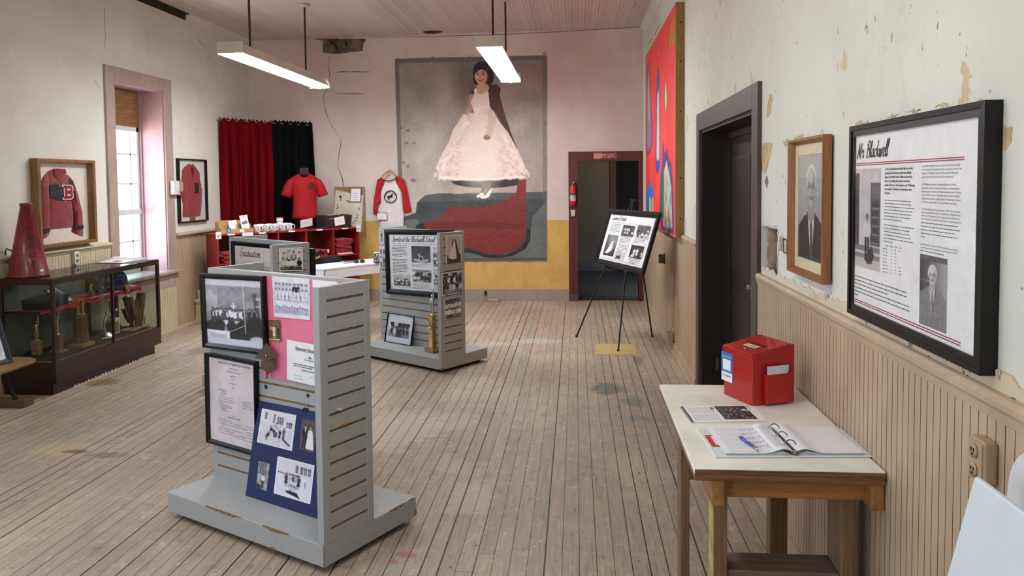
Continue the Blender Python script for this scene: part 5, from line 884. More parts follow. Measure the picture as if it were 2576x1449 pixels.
# ring binder
bx = lambda x, y: P(x, y, Z=ZT)
n0, n1, f0, f1_ = bx(1800, 1152), bx(2206, 1151), bx(1760, 1081), bx(2112, 1078); Mb = frameM((n0+n1)/2, n1-n0); BW = (n1-n0).length; Md_ = (((f0+f1_)/2)-((n0+n1)/2)).length
t = thing('ring_binder', 'open white ring binder with a sign-in sheet on the white table', 'binder', Mb); COV = mk('white_binder_cover', (224, 232, 232), .35, var=.02); MB().box(-BW/2, -.014, 0, Md_, 0, .004).build('cover', COV, t, .0015); MB().box(.014, BW/2, 0, Md_, 0, .004).build('cover', COV, t, .0015); MB().box(-.014, .014, 0, Md_, 0, .0045).build('spine', COV, t)
lw = BW/2-.035
def page(nm, sx, lines, mm, seed=0):
    R = Ras(1, 1.2, 150 if lines else 30, (238, 240, 246)); R.noise(4, 4, seed)
    if lines:
        for k in range(13): R.line([(.12+.05*k, .08), (.12+.05*k, 1.14)], .005, 150)
        for k in range(5): R.line([(.12, .08+.265*k), (.74, .08+.265*k)], .005, 150)
        for k in range(4): R.line([(.8+.03*k, .12), (.8+.03*k, 1.08)], .008, 140)
        rr = random.Random(4)
        for k in range(26): x = .5+.05*(k % 5); y_ = .1+.2*(k//5); R.line([(x+.012*math.sin(i*2.3+k), y_+.017*i) for i in range(rr.randint(4, 9))], .008, (92, 92, 150))
    nx, pts = 14, []
    return R
for sx, nm in ((-1, True), (1, False)):
    R = page('p', sx, nm, None, sx+3); nx, ny = R.nx, R.ny
    x_in, x_out = sx*.006, sx*lw; a, b_ = (x_out, x_in) if sx < 0 else (x_in, x_out)
    o = picmesh('sign_in_sheet' if nm else 'blank_sheets', R, [(a, Md_-.012, .012), (b_, Md_-.012, .012), (b_, .012, .012), (a, .012, .012)], thick=.002, parent=t, rear=False)
    co_ = np.empty(len(o.data.vertices)*3); o.data.vertices.foreach_get('co', co_); co_ = co_.reshape(-1, 3); dx = np.abs(co_[:, 0]); co_[:, 2] += .014*np.exp(-((dx-.035)/.035)**2); o.data.vertices.foreach_set('co', co_.ravel())
    MB().loft([[(sx*.012, yy, .006), (sx*.04, yy, .017), (sx*.08, yy, .0095), (sx*(lw-.004), yy, .0085), (sx*(lw-.004), yy, .0045), (sx*.012, yy, .0045)] for yy in (.014, Md_-.014)], 0, False).build('page_stack', mk('page_edges', (206, 208, 214), .7, var=.1, sc=90, stretch=(1, 1, 40)), t)
for k, yy in enumerate((.06, .145, .23)):
    o = MB().tube([(.022*math.cos(a_), yy, .014+.026*math.sin(a_)) for a_ in [PI*i/10 for i in range(11)]], .0022, 8).build('ring', mk('ring_steel', (150, 150, 154), .2, 1), t)
MB().box(-.009, .009, .01, Md_-.01, .004, .009).build('ring_plate', mk('ring_steel', (150, 150, 154), .2, 1), t); MB().sphere((0, .012, .014), .007, 10, sy=1.4).build('thumb_tab', mk('tab_brass', (150, 138, 110), .3, .9), t)
MB().box(-BW/2+.012, -BW/2+.1, .095, .215, .0041, .0052).build('red_label', mk('red_label', (206, 58, 54), .5), t); MB().box(-BW/2+.03, -BW/2+.1, .11, .2, .0053, .006).build('label_paper', PAPER, t)
g = MB(); bars(g, 0, 0, .07, .006, 2, .01, 3); MB().add([(-BW/2+.052-p[2]*-1, .19-p[0], .0064) for p in g.v], g.f).build('label_text', INKG, t)
a, c = P(1859, 1099, Z=ZT+.017), P(1907, 1131, Z=ZT+.017); t = thing('ballpoint_pen', 'blue click pen lying on the sign-in sheet', 'pen', a); d = c-a; PENB = mk('pen_blue', (34, 62, 160), .3, coat=.4); CHR = mk('chrome', (190, 190, 194), .15, 1)
MB().tube([d*.08, d*.1, d*.4, d*.72, d*.8], [.003, .0048, .0052, .0056, .0052], 12).build('barrel', PENB, t); MB().tube([d*.8, d*.86, d*.97, d], [.0052, .0048, .0022, .0008], 12).build('tip', CHR, t); MB().tube([d*0, d*.08], .0022, 8).build('clicker', mk('pen_navy', (20, 24, 60), .3), t); MB().tube([d*.07+Vector((0, 0, .006)), d*.2+Vector((0, 0, .008)), d*.38+Vector((0, 0, .006))], .0016, 6).build('clip', PENB, t)
# leaning white boards at the frame edge
nn = Vector((-math.cos(.26), 0, math.sin(.26)))
Mx = frameM((.83-.25, 1.3, .004), (0, -1, 0), (math.sin(.235), 0, math.cos(.235))); t = thing('leaning_board', 'smooth white panel leaning at the bottom right corner', 'panel', Mx); MB().box(-.375, .375, 0, .016, 0, 1.098).build('panel', mk('smooth_white_panel', (214, 222, 228), .35, var=.01), t, .006)
Mx = frameM((.86, 1.33, .004), (0, -1, 0), (math.sin(.075), 0, math.cos(.075))); t = thing('rounded_board', 'peeling white board with rounded top corners behind the smooth panel', 'panel', Mx); w_, h_ = .41, 1.132; r_ = .1
pl = [(-w_, 0), (w_, 0)]+[(w_-r_+r_*math.cos(PI/2*k/8), h_-r_+r_*math.sin(PI/2*k/8)) for k in range(9)]+[(-w_+r_-r_*math.sin(PI/2*k/8), h_-r_+r_*math.cos(PI/2*k/8)) for k in range(9)]; MB().prism(pl, 0, .03, 'y').build('board', paintwood('peeling_white_paint', (226, 226, 228), (140, 120, 112), .64, sc=9), t, .006)
# ------------------------------------------------------------------ easel with poster
EB = mk('easel_black', (20, 20, 22), .4, var=.1); apex = Vector((.60, 8.22, 1.50)); F0, F1, F2 = Vector((0, 8.38, 0)), Vector((.414, 7.68, 0)), Vector((.822, 8.407, 0))
t = thing('easel', 'black folding tripod easel by the far doorway', 'easel', (.41, 8.16, 0)); o = t.location.copy()
for f in (F0, F1, F2):
    m_ = f+(apex-f)*.52; lg = MB().tube([f-o, m_-o], .0085, 10).tube([m_-o, apex-o], .0065, 10).build('leg', EB, t); MB().sphere(tuple(f-o+Vector((0, 0, .012))), .014, 10).build('rubber_foot', INK, lg); MB().lathe([(.001, -.012), (.013, -.012), (.013, .012), (.001, .012)], 12, M=Matrix.Translation(m_-o)).build('clamp_knob', CHR, lg)
MB().box(-.028, .028, -.01, .01, -.02, .006, M=Matrix.Translation(apex-o)).build('top_bracket', mk('easel_grey', (70, 70, 74), .4, .5), t, .003)
xd = Vector((math.cos(-1.191), math.sin(-1.191), 0)); into = Vector((-xd.y, xd.x, 0)); up = into*math.sin(.308)+Vector((0, 0, 1))*math.cos(.308); Mx = frameM((.412, 8.0, .798), xd, up); W_, H_ = 1.175, .626
lb = MB()
for k in (-.25, .28):
    p = Vector((.412, 8, .798))+xd*k; lb.box(-.02, .02, -.02, .05, -.022, -.004, M=frameM(p-o, xd, up))
lb.build('ledge', EB, t)
t, iw, ih, zb, yb = framed('framed_poster', 'black framed poster headed Queen of Hearts standing on the easel', 'framed poster', Mx, W_, H_, .06, .03, BLACKF); x0 = -iw/2; zt = zb+ih; y = yb-.0008
b = MB(); script(b, 'Queen of Hearts', x0+iw*.06, zt-ih*.115, iw*.33, y, .13, xh=.026); b.build('heading', INK, t); rules(t, iw, ih, zb, yb, (.16, .178, .955, .972), .05, .93, .003, mk('ink_pale_rose', (190, 160, 172), .6))
b = MB(); 
for fx, fz, wd, n in ((.07, .21, .25, 7), (.37, .455, .25, 5), (.37, .625, .25, 5), (.5, .79, .1, 6), (.68, .47, .23, 3), (.68, .86, .25, 4)): bars(b, x0+iw*fx, zt-ih*fz, iw*wd, .013, n, ih*.031, n+int(fx*50), y)
b.build('printed_text', INKG, t)
R = Ras(1, 1, 60, 60); R.grad(96, 44); R.ell(.62, .2, .4, .5, 150, .8, .6); R.poly([(.55, .3), (.68, .28), (.78, .5), (.66, .75), (.45, .88), (.12, .9), (.3, .7), (.42, .5)], 226).ell(.62, .14, .07, .09, 40).ell(.6, .16, .045, .07, 190).line([(.72, .34), (.74, .56)], .05, 44).rect(0, .9, 1, 1, 44).noise(14, 16, 1); poster_photo(t, R, iw, ih, zb, yb, .07, .44, .325, .9)
poster_photo(t, crowd(1, .8, 70, (6, 5), 70, 60, 41, .4, ph=.62, skirts=.6), iw, ih, zb, yb, .36, .2, .63, .43); poster_photo(t, crowd(1, 1, 60, (4, 3), 90, 200, 42, .4, ph=.6, skirts=.6), iw, ih, zb, yb, .68, .17, .95, .44); poster_photo(t, crowd(.8, 1, 40, (3, 4), 190, 120, 43, .4, ph=.6, skirts=.7), iw, ih, zb, yb, .36, .76, .49, .93)
R = Ras(1, 1, 60, 40); R.noise(10, 6, 1); R.person(.32, .95, .72, 220, 224, 180, 30, True).person(.54, .9, .72, 226, 228, 180, 30, True).poly([(.05, .95), (.32, .55), (.42, .95)], 205).person(.92, .9, .5, 200, 200, 170, 30, True); poster_photo(t, R, iw, ih, zb, yb, .66, .58, .93, .84)
# ------------------------------------------------------------------ left wall
DKW = wood('showcase_dark_wood', (46, 22, 15), (30, 14, 10), 1, rough=.32, coat=.15); DKWZ = wood('showcase_dark_post', (46, 22, 15), (30, 14, 10), 2, rough=.32, coat=.15)
X0, X1, Y0, Y1 = -4.69, -4.215, 5.87, 7.47; yc = (Y0+Y1)/2
t = thing('display_case', 'dark brown glass display case of trophies under the left window', 'display case', (X0, yc, 0)); 
def lb_(x0, x1, y0, y1, z0, z1): return (x0-X0, x1-X0, y0-yc, y1-yc, z0, z1)
MB().box(*lb_(X0+.02, X1-.03, Y0+.0, Y1-.08, 0, .095)).build('kick_base', DKW, t, .002); 
b = MB(); 
for k in range(26): yy = Y0+.25+k*.048; b.prism([(yy-yc, 0), (yy-yc+.04, 0), (yy-yc+.03, random.uniform(.006, .018)), (yy-yc+.01, random.uniform(.006, .018))], X1-.0305-X0, X1-.0285-X0, 'x')
b.build('chipped_paint', mk('chipped_white', (206, 190, 182), .8), t)
MB().box(*lb_(X0, X1, Y0, Y1, .095, .262)).build('lower_panel', DKW, t, .003)
for x in (X0, X1-.03):
    for y in (Y0, Y1-.03): MB().box(*lb_(x, x+.03, y, y+.03, .262, .9)).build('corner_post', DKWZ, t, .002)
MB().box(*lb_(X1-.022, X1, 6.67, 6.695, .262, .9)).build('mullion', DKWZ, t, .001); MB().box(*lb_(X0, X0+.03, 6.98, 7.02, .262, .9)).build('back_post', DKWZ, t, .001)
MB().box(*lb_(X0, X1, Y0, Y0+.03, .9, .95)).box(*lb_(X0, X1, Y1-.03, Y1, .9, .95)).box(*lb_(X1-.03, X1, Y0+.03, Y1-.03, .9, .95)).box(*lb_(X0, X0+.03, Y0+.03, Y1-.03, .9, .95)).build('top_frame', DKW, t, .003)
CG = glassmat('case_glass', (232, 238, 236), gl=.9)
MB().box(*lb_(X1-.012, X1-.008, Y0+.03, 6.67, .262, .9)).build('front_glass', CG, t); MB().box(*lb_(X1-.012, X1-.008, 6.695, Y1-.03, .262, .9)).build('front_glass', CG, t); MB().box(*lb_(X0+.03, X1-.03, Y0+.008, Y0+.012, .262, .9)).build('end_glass', CG, t); MB().box(*lb_(X0+.03, X1-.03, Y1-.012, Y1-.008, .262, .9)).build('end_glass', CG, t); MB().box(*lb_(X0+.01, X1-.01, Y0+.01, Y1-.01, .951, .956)).build('top_glass', CG, t)
MB().box(*lb_(X0+.004, X0+.01, Y0+.03, 7.0, .262, .9)).build('back_panel', mk('grey_back_panel', (112, 114, 104), .7, var=.1, sc=4), t)
MB().box(*lb_(X0+.01, X1-.03, Y0+.02, Y1-.02, .262, .268)).build('deck', wood('case_deck', (158, 114, 62), (126, 86, 42), 1), t)
FELT = mk('red_felt', (196, 20, 34), .95, var=.06, sc=60, sheen=.3); BLK = mk('black_cloth', (17, 17, 20), .95, var=.3, sc=12); sx1 = -4.37
MB().box(*lb_(X0+.012, sx1, Y0+.04, Y1-.06, .66, .675)).build('shelf_board', DKW, t)
rr = random.Random(2); n = 40; top = []; edge = []; low = []
for k in range(n+1): yy = Y0+.05+(Y1-Y0-.13)*k/n; top.append((X0+.02-X0, yy-yc, .678)); edge.append((sx1+.006-X0, yy-yc, .679)); low.append((sx1+.008-X0, yy-yc, .648+.008*math.sin(k*.9)))
MB().add(top+edge+low, [(i, i+1, n+1+i+1, n+1+i) for i in range(n)]+[(n+1+i, n+2+i, 2*n+3+i, 2*n+2+i) for i in range(n)], 0, True).build('shelf_cloth', FELT, t)
b = MB(); g = 16; vs = []; 
for i in range(g+1):
    for j in range(g+1): u, v = i/g, j/g; vs.append((X0+.06+.36*u-X0, Y0+.06+1.46*v-yc, .272+.012*abs(math.sin(u*9+v*5))*abs(math.sin(v*14))+.03*(u < .12)*abs(math.sin(v*11))))
b.add(vs, [(i*(g+1)+j, (i+1)*(g+1)+j, (i+1)*(g+1)+j+1, i*(g+1)+j+1) for i in range(g) for j in range(g)], 0, True).build('base_cloth', BLK, t)
ZD = .284; ZS = .681
# megaphone
q = P(55, 694, Z=.957); t = thing('megaphone', 'red cheer megaphone lettered BRONCOS standing on the display case', 'megaphone', (-4.535, 6.03, .957)); MEG = mk('megaphone_red', (128, 26, 34), .38, var=.12, sc=9, coat=.2); r0, r1, hh = .15, .043, .605
MB().lathe([(r0-.004, 0), (r0+.004, 0), (r0+.004, .012), (r0, .018), (r1, hh-.03), (r1+.004, hh-.028), (r1+.006, hh-.004), (r1+.003, hh), (r1-.004, hh), (r1-.008, hh-.03), (r0-.012, .01)], 40).build('cone', MEG, t)
MB().tube([(-.12, -.02, .21), (-.165, -.03, .23), (-.175, -.03, .2), (-.17, -.03, .13), (-.155, -.02, .1)], .006, 8).build('handle', mk('handle_black', (30, 26, 26), .5), t)
vdir = Vector((-t.location.x, -t.location.y, 0)).normalized(); ang = math.atan2(vdir.y, vdir.x)+.26; e_r = Vector((math.cos(ang), math.sin(ang), 0)); e_t = Vector((-math.sin(ang), math.cos(ang), 0)); b = MB()
for k, ch in enumerate('BRONCOS'):
    v, f, wd = _gl[ch, 1]; zc = .53-k*.073; s = .044+.003*k
    for_v = []
    for p in v: z = zc+p[1]*s*.9; rad = r0+(r1-r0)*(z-.018)/(hh-.048)+.0015; a = (p[0]-wd/2)*s/rad; for_v.append(tuple(e_r*rad*math.cos(a)+e_t*rad*math.sin(a)+Vector((0, 0, z))))
    b.add(for_v, f)
b.build('lettering', mk('letter_black', (24, 16, 18), .5), t)
# things on the inner shelf
t = thing('storage_box', 'flat black box at the near end of the red shelf in the display case', 'box', rotM((-4.47, 6.13, ZS), .12)); MB().box(-.1, .1, -.17, .17, 0, .06).build('box_body', BLK, t, .003); MB().box(-.104, .104, -.174, .174, .055, .085).build('box_lid', mk('black_card', (24, 24, 26), .5), t, .003); MB().box(.101, .106, .02, .06, .02, .07).build('catch', mk('dull_steel', (60, 60, 60), .4, .8), t)
R = Ras(1, .8, 50, (226, 222, 214)); R.rect(.1, .1, .9, .7, (110, 52, 60)).noise(30, 8, 2).rect(.35, .1, .7, .2, (226, 230, 236)).rect(.2, .5, .5, .6, (190, 200, 214))
Mx = frameM((-4.46, 6.43, ZS), (-.25, 1, 0), (-.75, -.2, .62)); framed('framed_picture', 'white-matted picture leaning back on the red shelf in the display case', 'framed picture', Mx, .24, .2, .012, .015, mk('dark_picture_frame', (52, 46, 44), .4), R)
def small_block(x, y, z, lab, gold):
    t = thing('small_trophy', lab, 'trophy', (x, y, z)); MB().box(-.02, .02, -.02, .02, 0, .06).build('wooden_base', WALN, t, .002); figure(t, .06, .07, gold, ball=False)
small_block(-4.42, 6.66, ZS, 'small walnut block trophy on the red shelf, left of its twin', SILV); small_block(-4.46, 6.74, ZS, 'small walnut block trophy on the red shelf, right of its twin', GOLD)
for k, (y0, x0) in enumerate(((6.62, -4.39), (6.8, -4.385), (7.0, -4.385), (7.16, -4.39))):
    tag(MB().box(x0-.03, x0+.006, y0, y0+.09, ZS, ZS+.003).build('caption_card', PAPER), ['white caption card before the small walnut trophies on the red shelf', 'white caption card under the black pennant on the red shelf', 'white caption card right of the case mullion on the red shelf', 'white caption card nearest the pink paper on the red shelf'][k], 'caption card', 'caption cards on the red shelf')
t = thing('felt_pennant', 'black felt strip with brass button leaning across the red shelf', 'pennant', (-4.45, 6.86, ZS)); MB().prism([(-.24, .2), (-.14, .215), (.12, .02), (.16, .004), (.06, .0), (-.02, .01)], -.012, .004, 'x', M=Matrix.Rotation(-.12, 4, 'Y')).build('felt_strip', BLK, t, .002); MB().sphere((.012, .02, .06), .008, 8).build('brass_button', GOLD, t)
t = thing('football_helmet', 'navy football helmet on the red shelf at the window end of the case', 'helmet', rotM((-4.5, 7.13, ZS), -.5)); NAVY = mk('navy_shell', (40, 50, 82), .3, coat=.5, var=.1); b = MB(); rings = []
for k in range(10):
    a = PI*k/18; z = .095+.12*math.sin(a); rr_ = math.cos(a); rings.append([(.115*rr_*math.cos(2*PI*i/24), .135*rr_*math.sin(2*PI*i/24), z) for i in range(24)])
rings = [[(.112*math.cos(2*PI*i/24), .13*math.sin(2*PI*i/24), .0+.06*(math.sin(2*PI*i/24) < -.55)) for i in range(24)]]+rings
b.loft(rings, 0, True, True).build('shell', NAVY, t); MB().sphere((.114, .02, .09), .022, 12, sx=.2).sphere((-.114, .02, .09), .022, 12, sx=.2).build('ear_hole', INK, t); MB().tube([(.1, -.07, .05), (.08, -.15, .04), (0, -.175, .04), (-.08, -.15, .04), (-.1, -.07, .05)], .007, 8).build('face_bar', mk('grey_bar', (110, 110, 112), .4), t)
tag(MB().box(-4.6, -4.4, 7.26, 7.385, ZS, ZS+.012).build('folded_paper', mk('hot_pink_paper', (244, 52, 120), .6)), 'hot pink folded paper at the far end of the red shelf', 'folded paper')
# trophies on the deck
def tro(lab, x, y, name='trophy', rz=0): return thing(name, lab, 'trophy', rotM((x, y, ZD), rz))
t = tro('small gold trophy on a pale wood block, nearest the end of the case', -4.54, 6.1); MB().box(-.032, .032, -.032, .032, 0, .12).build('wooden_base', BLOCK, t, .003); MB().box(.0, .05, -.05, -.02, 0, .055).build('name_plate', BLOCK, t, .002); figure(t, .12, .21, GOLD)
t = tro('gold figure trophy on a stepped block just behind the near corner post', -4.42, 6.19); MB().box(-.045, .06, -.05, .05, 0, .02).build('wooden_base', BLOCK, t, .003); MB().box(-.03, .03, -.032, .032, .02, .15).build('riser', WALN, t, .003); figure(t, .15, .2, GOLD)
t = tro('largest trophy in the case, two gold players on a tall octagonal walnut block', -4.37, 6.43); MB().box(-.075, .075, -.085, .085, 0, .03).build('wooden_base', BLOCK, t, .003); MB().lathe([(.062, .03), (.058, .26), (.05, .28), (.03, .285)], 8, sm=False).build('riser', WALN, t); figure(t, .285, .17, GOLD, x=-.01, y=-.015, ball=False); figure(t, .285, .16, GOLD, x=.012, y=.022, arm=-1, ball=False)
t = tro('silver bowler trophy leaning out from a round stepped base', -4.385, 6.81); MB().lathe([(.09, 0), (.09, .012), (.085, .018), (.07, .02), (.068, .03), (.05, .034), (.048, .045), (.02, .05)], 28).build('round_base', SILV, t); MB().tube([(0, 0, .05), (-.012, .0, .1), (-.01, -.0, .15), (-.004, .01, .17), (.0, .02, .2), (.02, .05, .215), (.04, .085, .23)], [.01, .008, .013, .015, .012, .008, .006], 8).sphere((.0, .03, .225), .015, 10).sphere((.045, .1, .24), .018, 10).build('figure', SILV, t)
t = tro('trophy with an ivory block base right behind the mullion', -4.43, 6.86+.12); MB().box(-.05, .05, -.05, .05, 0, .15).build('marble_base', MARB, t, .004); MB().box(.0505, .0515, -.03, .03, .02, .12).box(-.03, .03, -.0515, -.0505, .02, .12).build('inlay', GOLD, t); figure(t, .15, .25, GOLD)
t = tro('V-shaped wooden trophy topped by a gold cup at the window end', -4.36, 7.25, rz=.05); MB().box(-.07, .07, -.17, .16, 0, .016).build('wooden_base', BLOCK, t, .003); MB().prism([(-.02, .016), (.06, .016), (.02, .13), (-.07, .33), (-.14, .33), (-.03, .1)], -.045, .03, 'x').build('left_arm', WALN, t, .003); MB().prism([(.03, .016), (.065, .016), (.165, .34), (.13, .34), (.015, .14)], -.04, .04, 'x').build('right_arm', WALN, t, .003); MB().prism([(-.03, .06), (-.02, .1), (-.13, .22), (-.15, .215)], -.06, -.02, 'x').build('small_arm', WALN, t, .002)
MB().lathe([(.024, .33), (.024, .336), (.007, .35), (.006, .37), (.022, .385), (.036, .42), (.04, .45), (.036, .452), (.03, .42), (.012, .395)], 22, (-.01, -.105)).build('cup', GOLD, t); figure(t, .016, .1, SILV, x=.04, y=-.1, ball=False); figure(t, .016, .1, SILV, x=.03, y=.125, ball=False)
# magazine
a = P(318, 655, Z=.958); t = thing('magazine', 'open magazine lying on the far end of the display case', 'magazine', rotM((-4.46, 7.24, .958), -.05)); b = MB(); n = 12
prof = [(-.2, .004), (-.1, .006), (-.02, .014), (0, .004), (.03, .03), (.07, .036), (.12, .022), (.2, .006)]
MB().loft([[(p[0]*0+xx, p[0], p[1]) for p in prof]+[(xx, p[0], 0) for p in prof[::-1]] for xx in (-.14, .13)], 0, False).build('pages', PAPER, t); MB().box(-.02, .06, -.17, -.03, .0125, .0135, M=Matrix.Rotation(.06, 4, 'X')).build('headline_block', mk('ink_maroon', (140, 60, 60), .6), t); MB().box(-.1, .09, .1, .17, .0235, .0245, M=Matrix.Rotation(-.14, 4, 'X')).build('photo_block', mk('ink_dark_photo', (66, 58, 56), .6), t)
# jacket in a shadow box
SB = wood('shadow_box_wood', (150, 108, 52), (104, 70, 30), 2, coat=.2); BW_, BH_ = .80, .79
Mx = frameM((XL+.082, 6.735, 1.155), (0, 1, 0)); t = thing('shadow_box', 'deep wooden shadow box holding a red letter jacket on the left wall', 'shadow box', Mx); w2_ = BW_/2
MB().box(-w2_, -w2_+.03, 0, .08, 0, BH_).box(w2_-.03, w2_, 0, .08, 0, BH_).box(-w2_+.03, w2_-.03, 0, .08, 0, .03).box(-w2_+.03, w2_-.03, 0, .08, BH_-.03, BH_).build('frame', SB, t, .003); MB().box(-w2_+.03, w2_-.03, .07, .078, .03, BH_-.03).build('backing', mk('cream_backing', (226, 216, 202), .8, var=.02), t); MB().box(-w2_+.03, w2_-.03, .012, .015, .03, BH_-.03).build('glass_pane', GLASS, t)
JR = mk('jacket_red_wool', (150, 30, 44), .9, var=.12, sc=26, sheen=.4); JN = mk('jacket_navy', (30, 32, 44), .85, var=.1, sc=30)
def puff(b, poly, y0, dep, n=9, mi=0):
    """softly padded flat garment piece from its outline (x, z)"""
    cx = sum(p[0] for p in poly)/len(poly); cz = sum(p[1] for p in poly)/len(poly); rings = []
    for k in range(n):
        s = 1-(k/(n-1))**1.0; d = dep*(1-s**2.6)**.5; s = max(s, .02); rings.append([(cx+(p[0]-cx)*s, y0-d, cz+(p[1]-cz)*s) for p in poly])
    b.loft(rings, mi, True, True); return b
# jacket pieces measured on the photo crop (x, y of a 1087-wide crop), mapped into the box
def jm(x, y): q = PL(60+x*.16559, 390+y*.16559, Mx, 1, .055); return (q.x, q.z)
def jp(b, pts, y0=.066, dep=.022, mi=0): return puff(b, [jm(*p) for p in pts], y0, dep, 9, mi)
jk = jp(MB(), [(372, 250), (470, 205), (612, 215), (640, 280), (700, 310), (745, 400), (725, 640), (765, 900), (770, 1095), (600, 1110), (420, 1130), (385, 1100), (380, 600), (370, 420)], .066, .026).build('jacket_body', JR, t)
for pts in ([(372, 260), (300, 340), (262, 460), (250, 800), (262, 1300), (330, 1275), (395, 1235), (385, 1130), (400, 900), (385, 600), (372, 420)], [(700, 310), (760, 380), (820, 560), (900, 880), (915, 1240), (840, 1215), (745, 1170), (770, 1080), (760, 900), (725, 640), (735, 480)]): jp(MB(), pts, .068, .03).build('sleeve', JR, t)
b = MB(); jp(b, [(372, 470), (470, 415), (530, 480), (560, 470), (700, 560), (715, 680), (640, 715), (565, 745), (500, 710), (390, 640)], .043, .004); b.build('navy_panel', JN, jk)
jp(MB(), [(655, 380), (690, 350), (740, 400), (715, 470), (670, 440)], .044, .004).build('shoulder_patch', JN, jk); jp(MB(), [(262, 1130), (380, 1100), (385, 1165), (265, 1200)], .044, .006).build('cuff_strap', JN, t); jp(MB(), [(770, 1065), (890, 1065), (900, 1100), (870, 1128), (765, 1115)], .044, .006).build('cuff_strap', JN, t); jp(MB(), [(470, 205), (612, 215), (630, 275), (560, 300), (530, 420), (450, 330), (440, 260)], .042, .008).build('collar', mk('jacket_collar', (132, 30, 42), .9), jk)
def letterB(b, x0, z0, w_, h_, y, mi=0):
    o = [(0, 0), (.8, 0), (1, .14), (1, .42), (.88, .5), (1, .58), (1, .86), (.8, 1), (0, 1), (0, .84), (.14, .84), (.14, .16), (0, .16)]
    b.prism([(x0+p[0]*w_, z0+p[1]*h_) for p in o], y, y+.004, 'y', mi); return b
q0, q1 = jm(560, 683), jm(720, 450); q0b = jm(580, 660); Bw, Bh = q1[0]-q0[0], q1[1]-q0[1]
letterB(MB(), q0[0], q0[1], Bw, Bh, .0345).build('letter_border', mk('chenille_white', (222, 214, 204), .9), jk); letterB(MB(), q0[0]+.1*Bw, q0[1]+.07*Bh, Bw*.8, Bh*.86, .032).build('letter_b', mk('chenille_red', (150, 28, 34), .95, bump=.5, sc=80), jk)
b = MB()
for f in (.26, .62): b.box(q0[0]+Bw*.4, q0[0]+Bw*.68, .0305, .034, q0[1]+Bh*(f-.0), q0[1]+Bh*(f+.12))
b.build('letter_slot', mk('chenille_white', (222, 214, 204), .9), jk)
b = MB(); [b.sphere((jm(*p)[0], .036, jm(*p)[1]), .006, 8) for p in ((528, 538), (552, 432), (520, 1000), (572, 1010))]; b.build('snap_button', CHR, jk)
# sweater frame
Mx = frameM((XL+.042, 9.15, 1.245), (0, 1, 0)); BW_, BH_ = .70, .772; t = thing('framed_cardigan', 'narrow black frame holding a red cardigan, beside the red curtain', 'framed garment', Mx); w2_ = BW_/2
MB().box(-w2_, -w2_+.016, 0, .04, 0, BH_).box(w2_-.016, w2_, 0, .04, 0, BH_).box(-w2_+.016, w2_-.016, 0, .04, 0, .014).box(-w2_+.016, w2_-.016, 0, .04, BH_-.014, BH_).build('frame', BLACKF, t, .001); MB().box(-w2_+.016, w2_-.016, .034, .039, .014, BH_-.014).build('backing', mk('grey_white_backing', (206, 202, 200), .8, var=.02), t); MB().box(-w2_+.016, w2_-.016, .006, .008, .014, BH_-.014).build('glass_pane', GLASS, t)
def cmap(x, y): q = PL(430+x*.1381, 380+y*.1381, Mx, 1, .03); return (q.x, q.z)
SWR = mk('cardigan_red', (150, 14, 30), .9, var=.08, sc=40, sheen=.3)
sw = puff(MB(), [cmap(*p) for p in [(325, 228), (365, 250), (405, 230), (470, 310), (525, 390), (540, 560), (575, 720), (560, 1040), (540, 1185), (400, 1205), (215, 1210), (222, 960), (190, 850), (160, 700), (200, 480), (205, 350), (250, 290)]], .033, .018).build('cardigan', SWR, t)
MB().add([(cmap(*p)[0], .0135, cmap(*p)[1]) for p in [(348, 300), (400, 300), (376, 520)]], [(0, 1, 2)]).build('neck_opening', mk('cardigan_inside', (84, 8, 18), .95), sw)
a, c_ = cmap(408, 772), cmap(480, 585); letterB(MB(), a[0], a[1], c_[0]-a[0], c_[1]-a[1], .011).build('letter_b', JN, sw); b = MB()
for p in ((495, 560, 535, 580), (500, 590, 540, 612)): u, v = cmap(p[0], p[1]), cmap(p[2], p[3]); b.box(u[0], v[0], .012, .016, v[1], u[1]-.01)
b.build('sleeve_stripe', JN, sw); u, v = cmap(345, 1200), cmap(450, 1285); MB().box(u[0], v[0], .03, .0335, v[1], u[1]).build('brown_label', mk('kraft_label', (128, 96, 58), .7), t); u, v = cmap(160, 1210), cmap(190, 1285); MB().box(u[0], v[0], .031, .0338, v[1], u[1]).build('tiny_photo', mk('tiny_photo_print', (110, 98, 84), .6, var=.5, sc=60), t)
# switch boxes, outlet
t = thing('switch_box', 'white electrical box and tan switch beside the window casing', 'switch', frameM((XL+.03, 8.69, 1.6), (0, 1, 0))); MB().box(-.1, .03, -.05, 0, -.01, .15).build('white_cover', mk('white_metal_cover', (222, 220, 222), .4), t, .004); MB().box(.03, .14, -.04, .0, .02, .14).build('tan_box', BOXM, t, .006); MB().box(.03, .12, -.02, .0, -.02, .02).build('conduit_elbow', BOXM, t, .004)
t = thing('wall_outlet', 'white outlet plate on the cream wainscot behind the display case', 'outlet', frameM((XL+.02, 6.86, 1.0), (0, 1, 0))); MB().box(-.036, .036, -.03, 0, -.03, .085).build('plate', mk('white_plate', (224, 222, 214), .4), t, .004); b = MB(); [b.box(-.014, .014, -.034, -.03, z-.012, z+.012) for z in (.0, .05)]; b.build('socket', mk('outlet_grey', (120, 116, 108), .5), t)
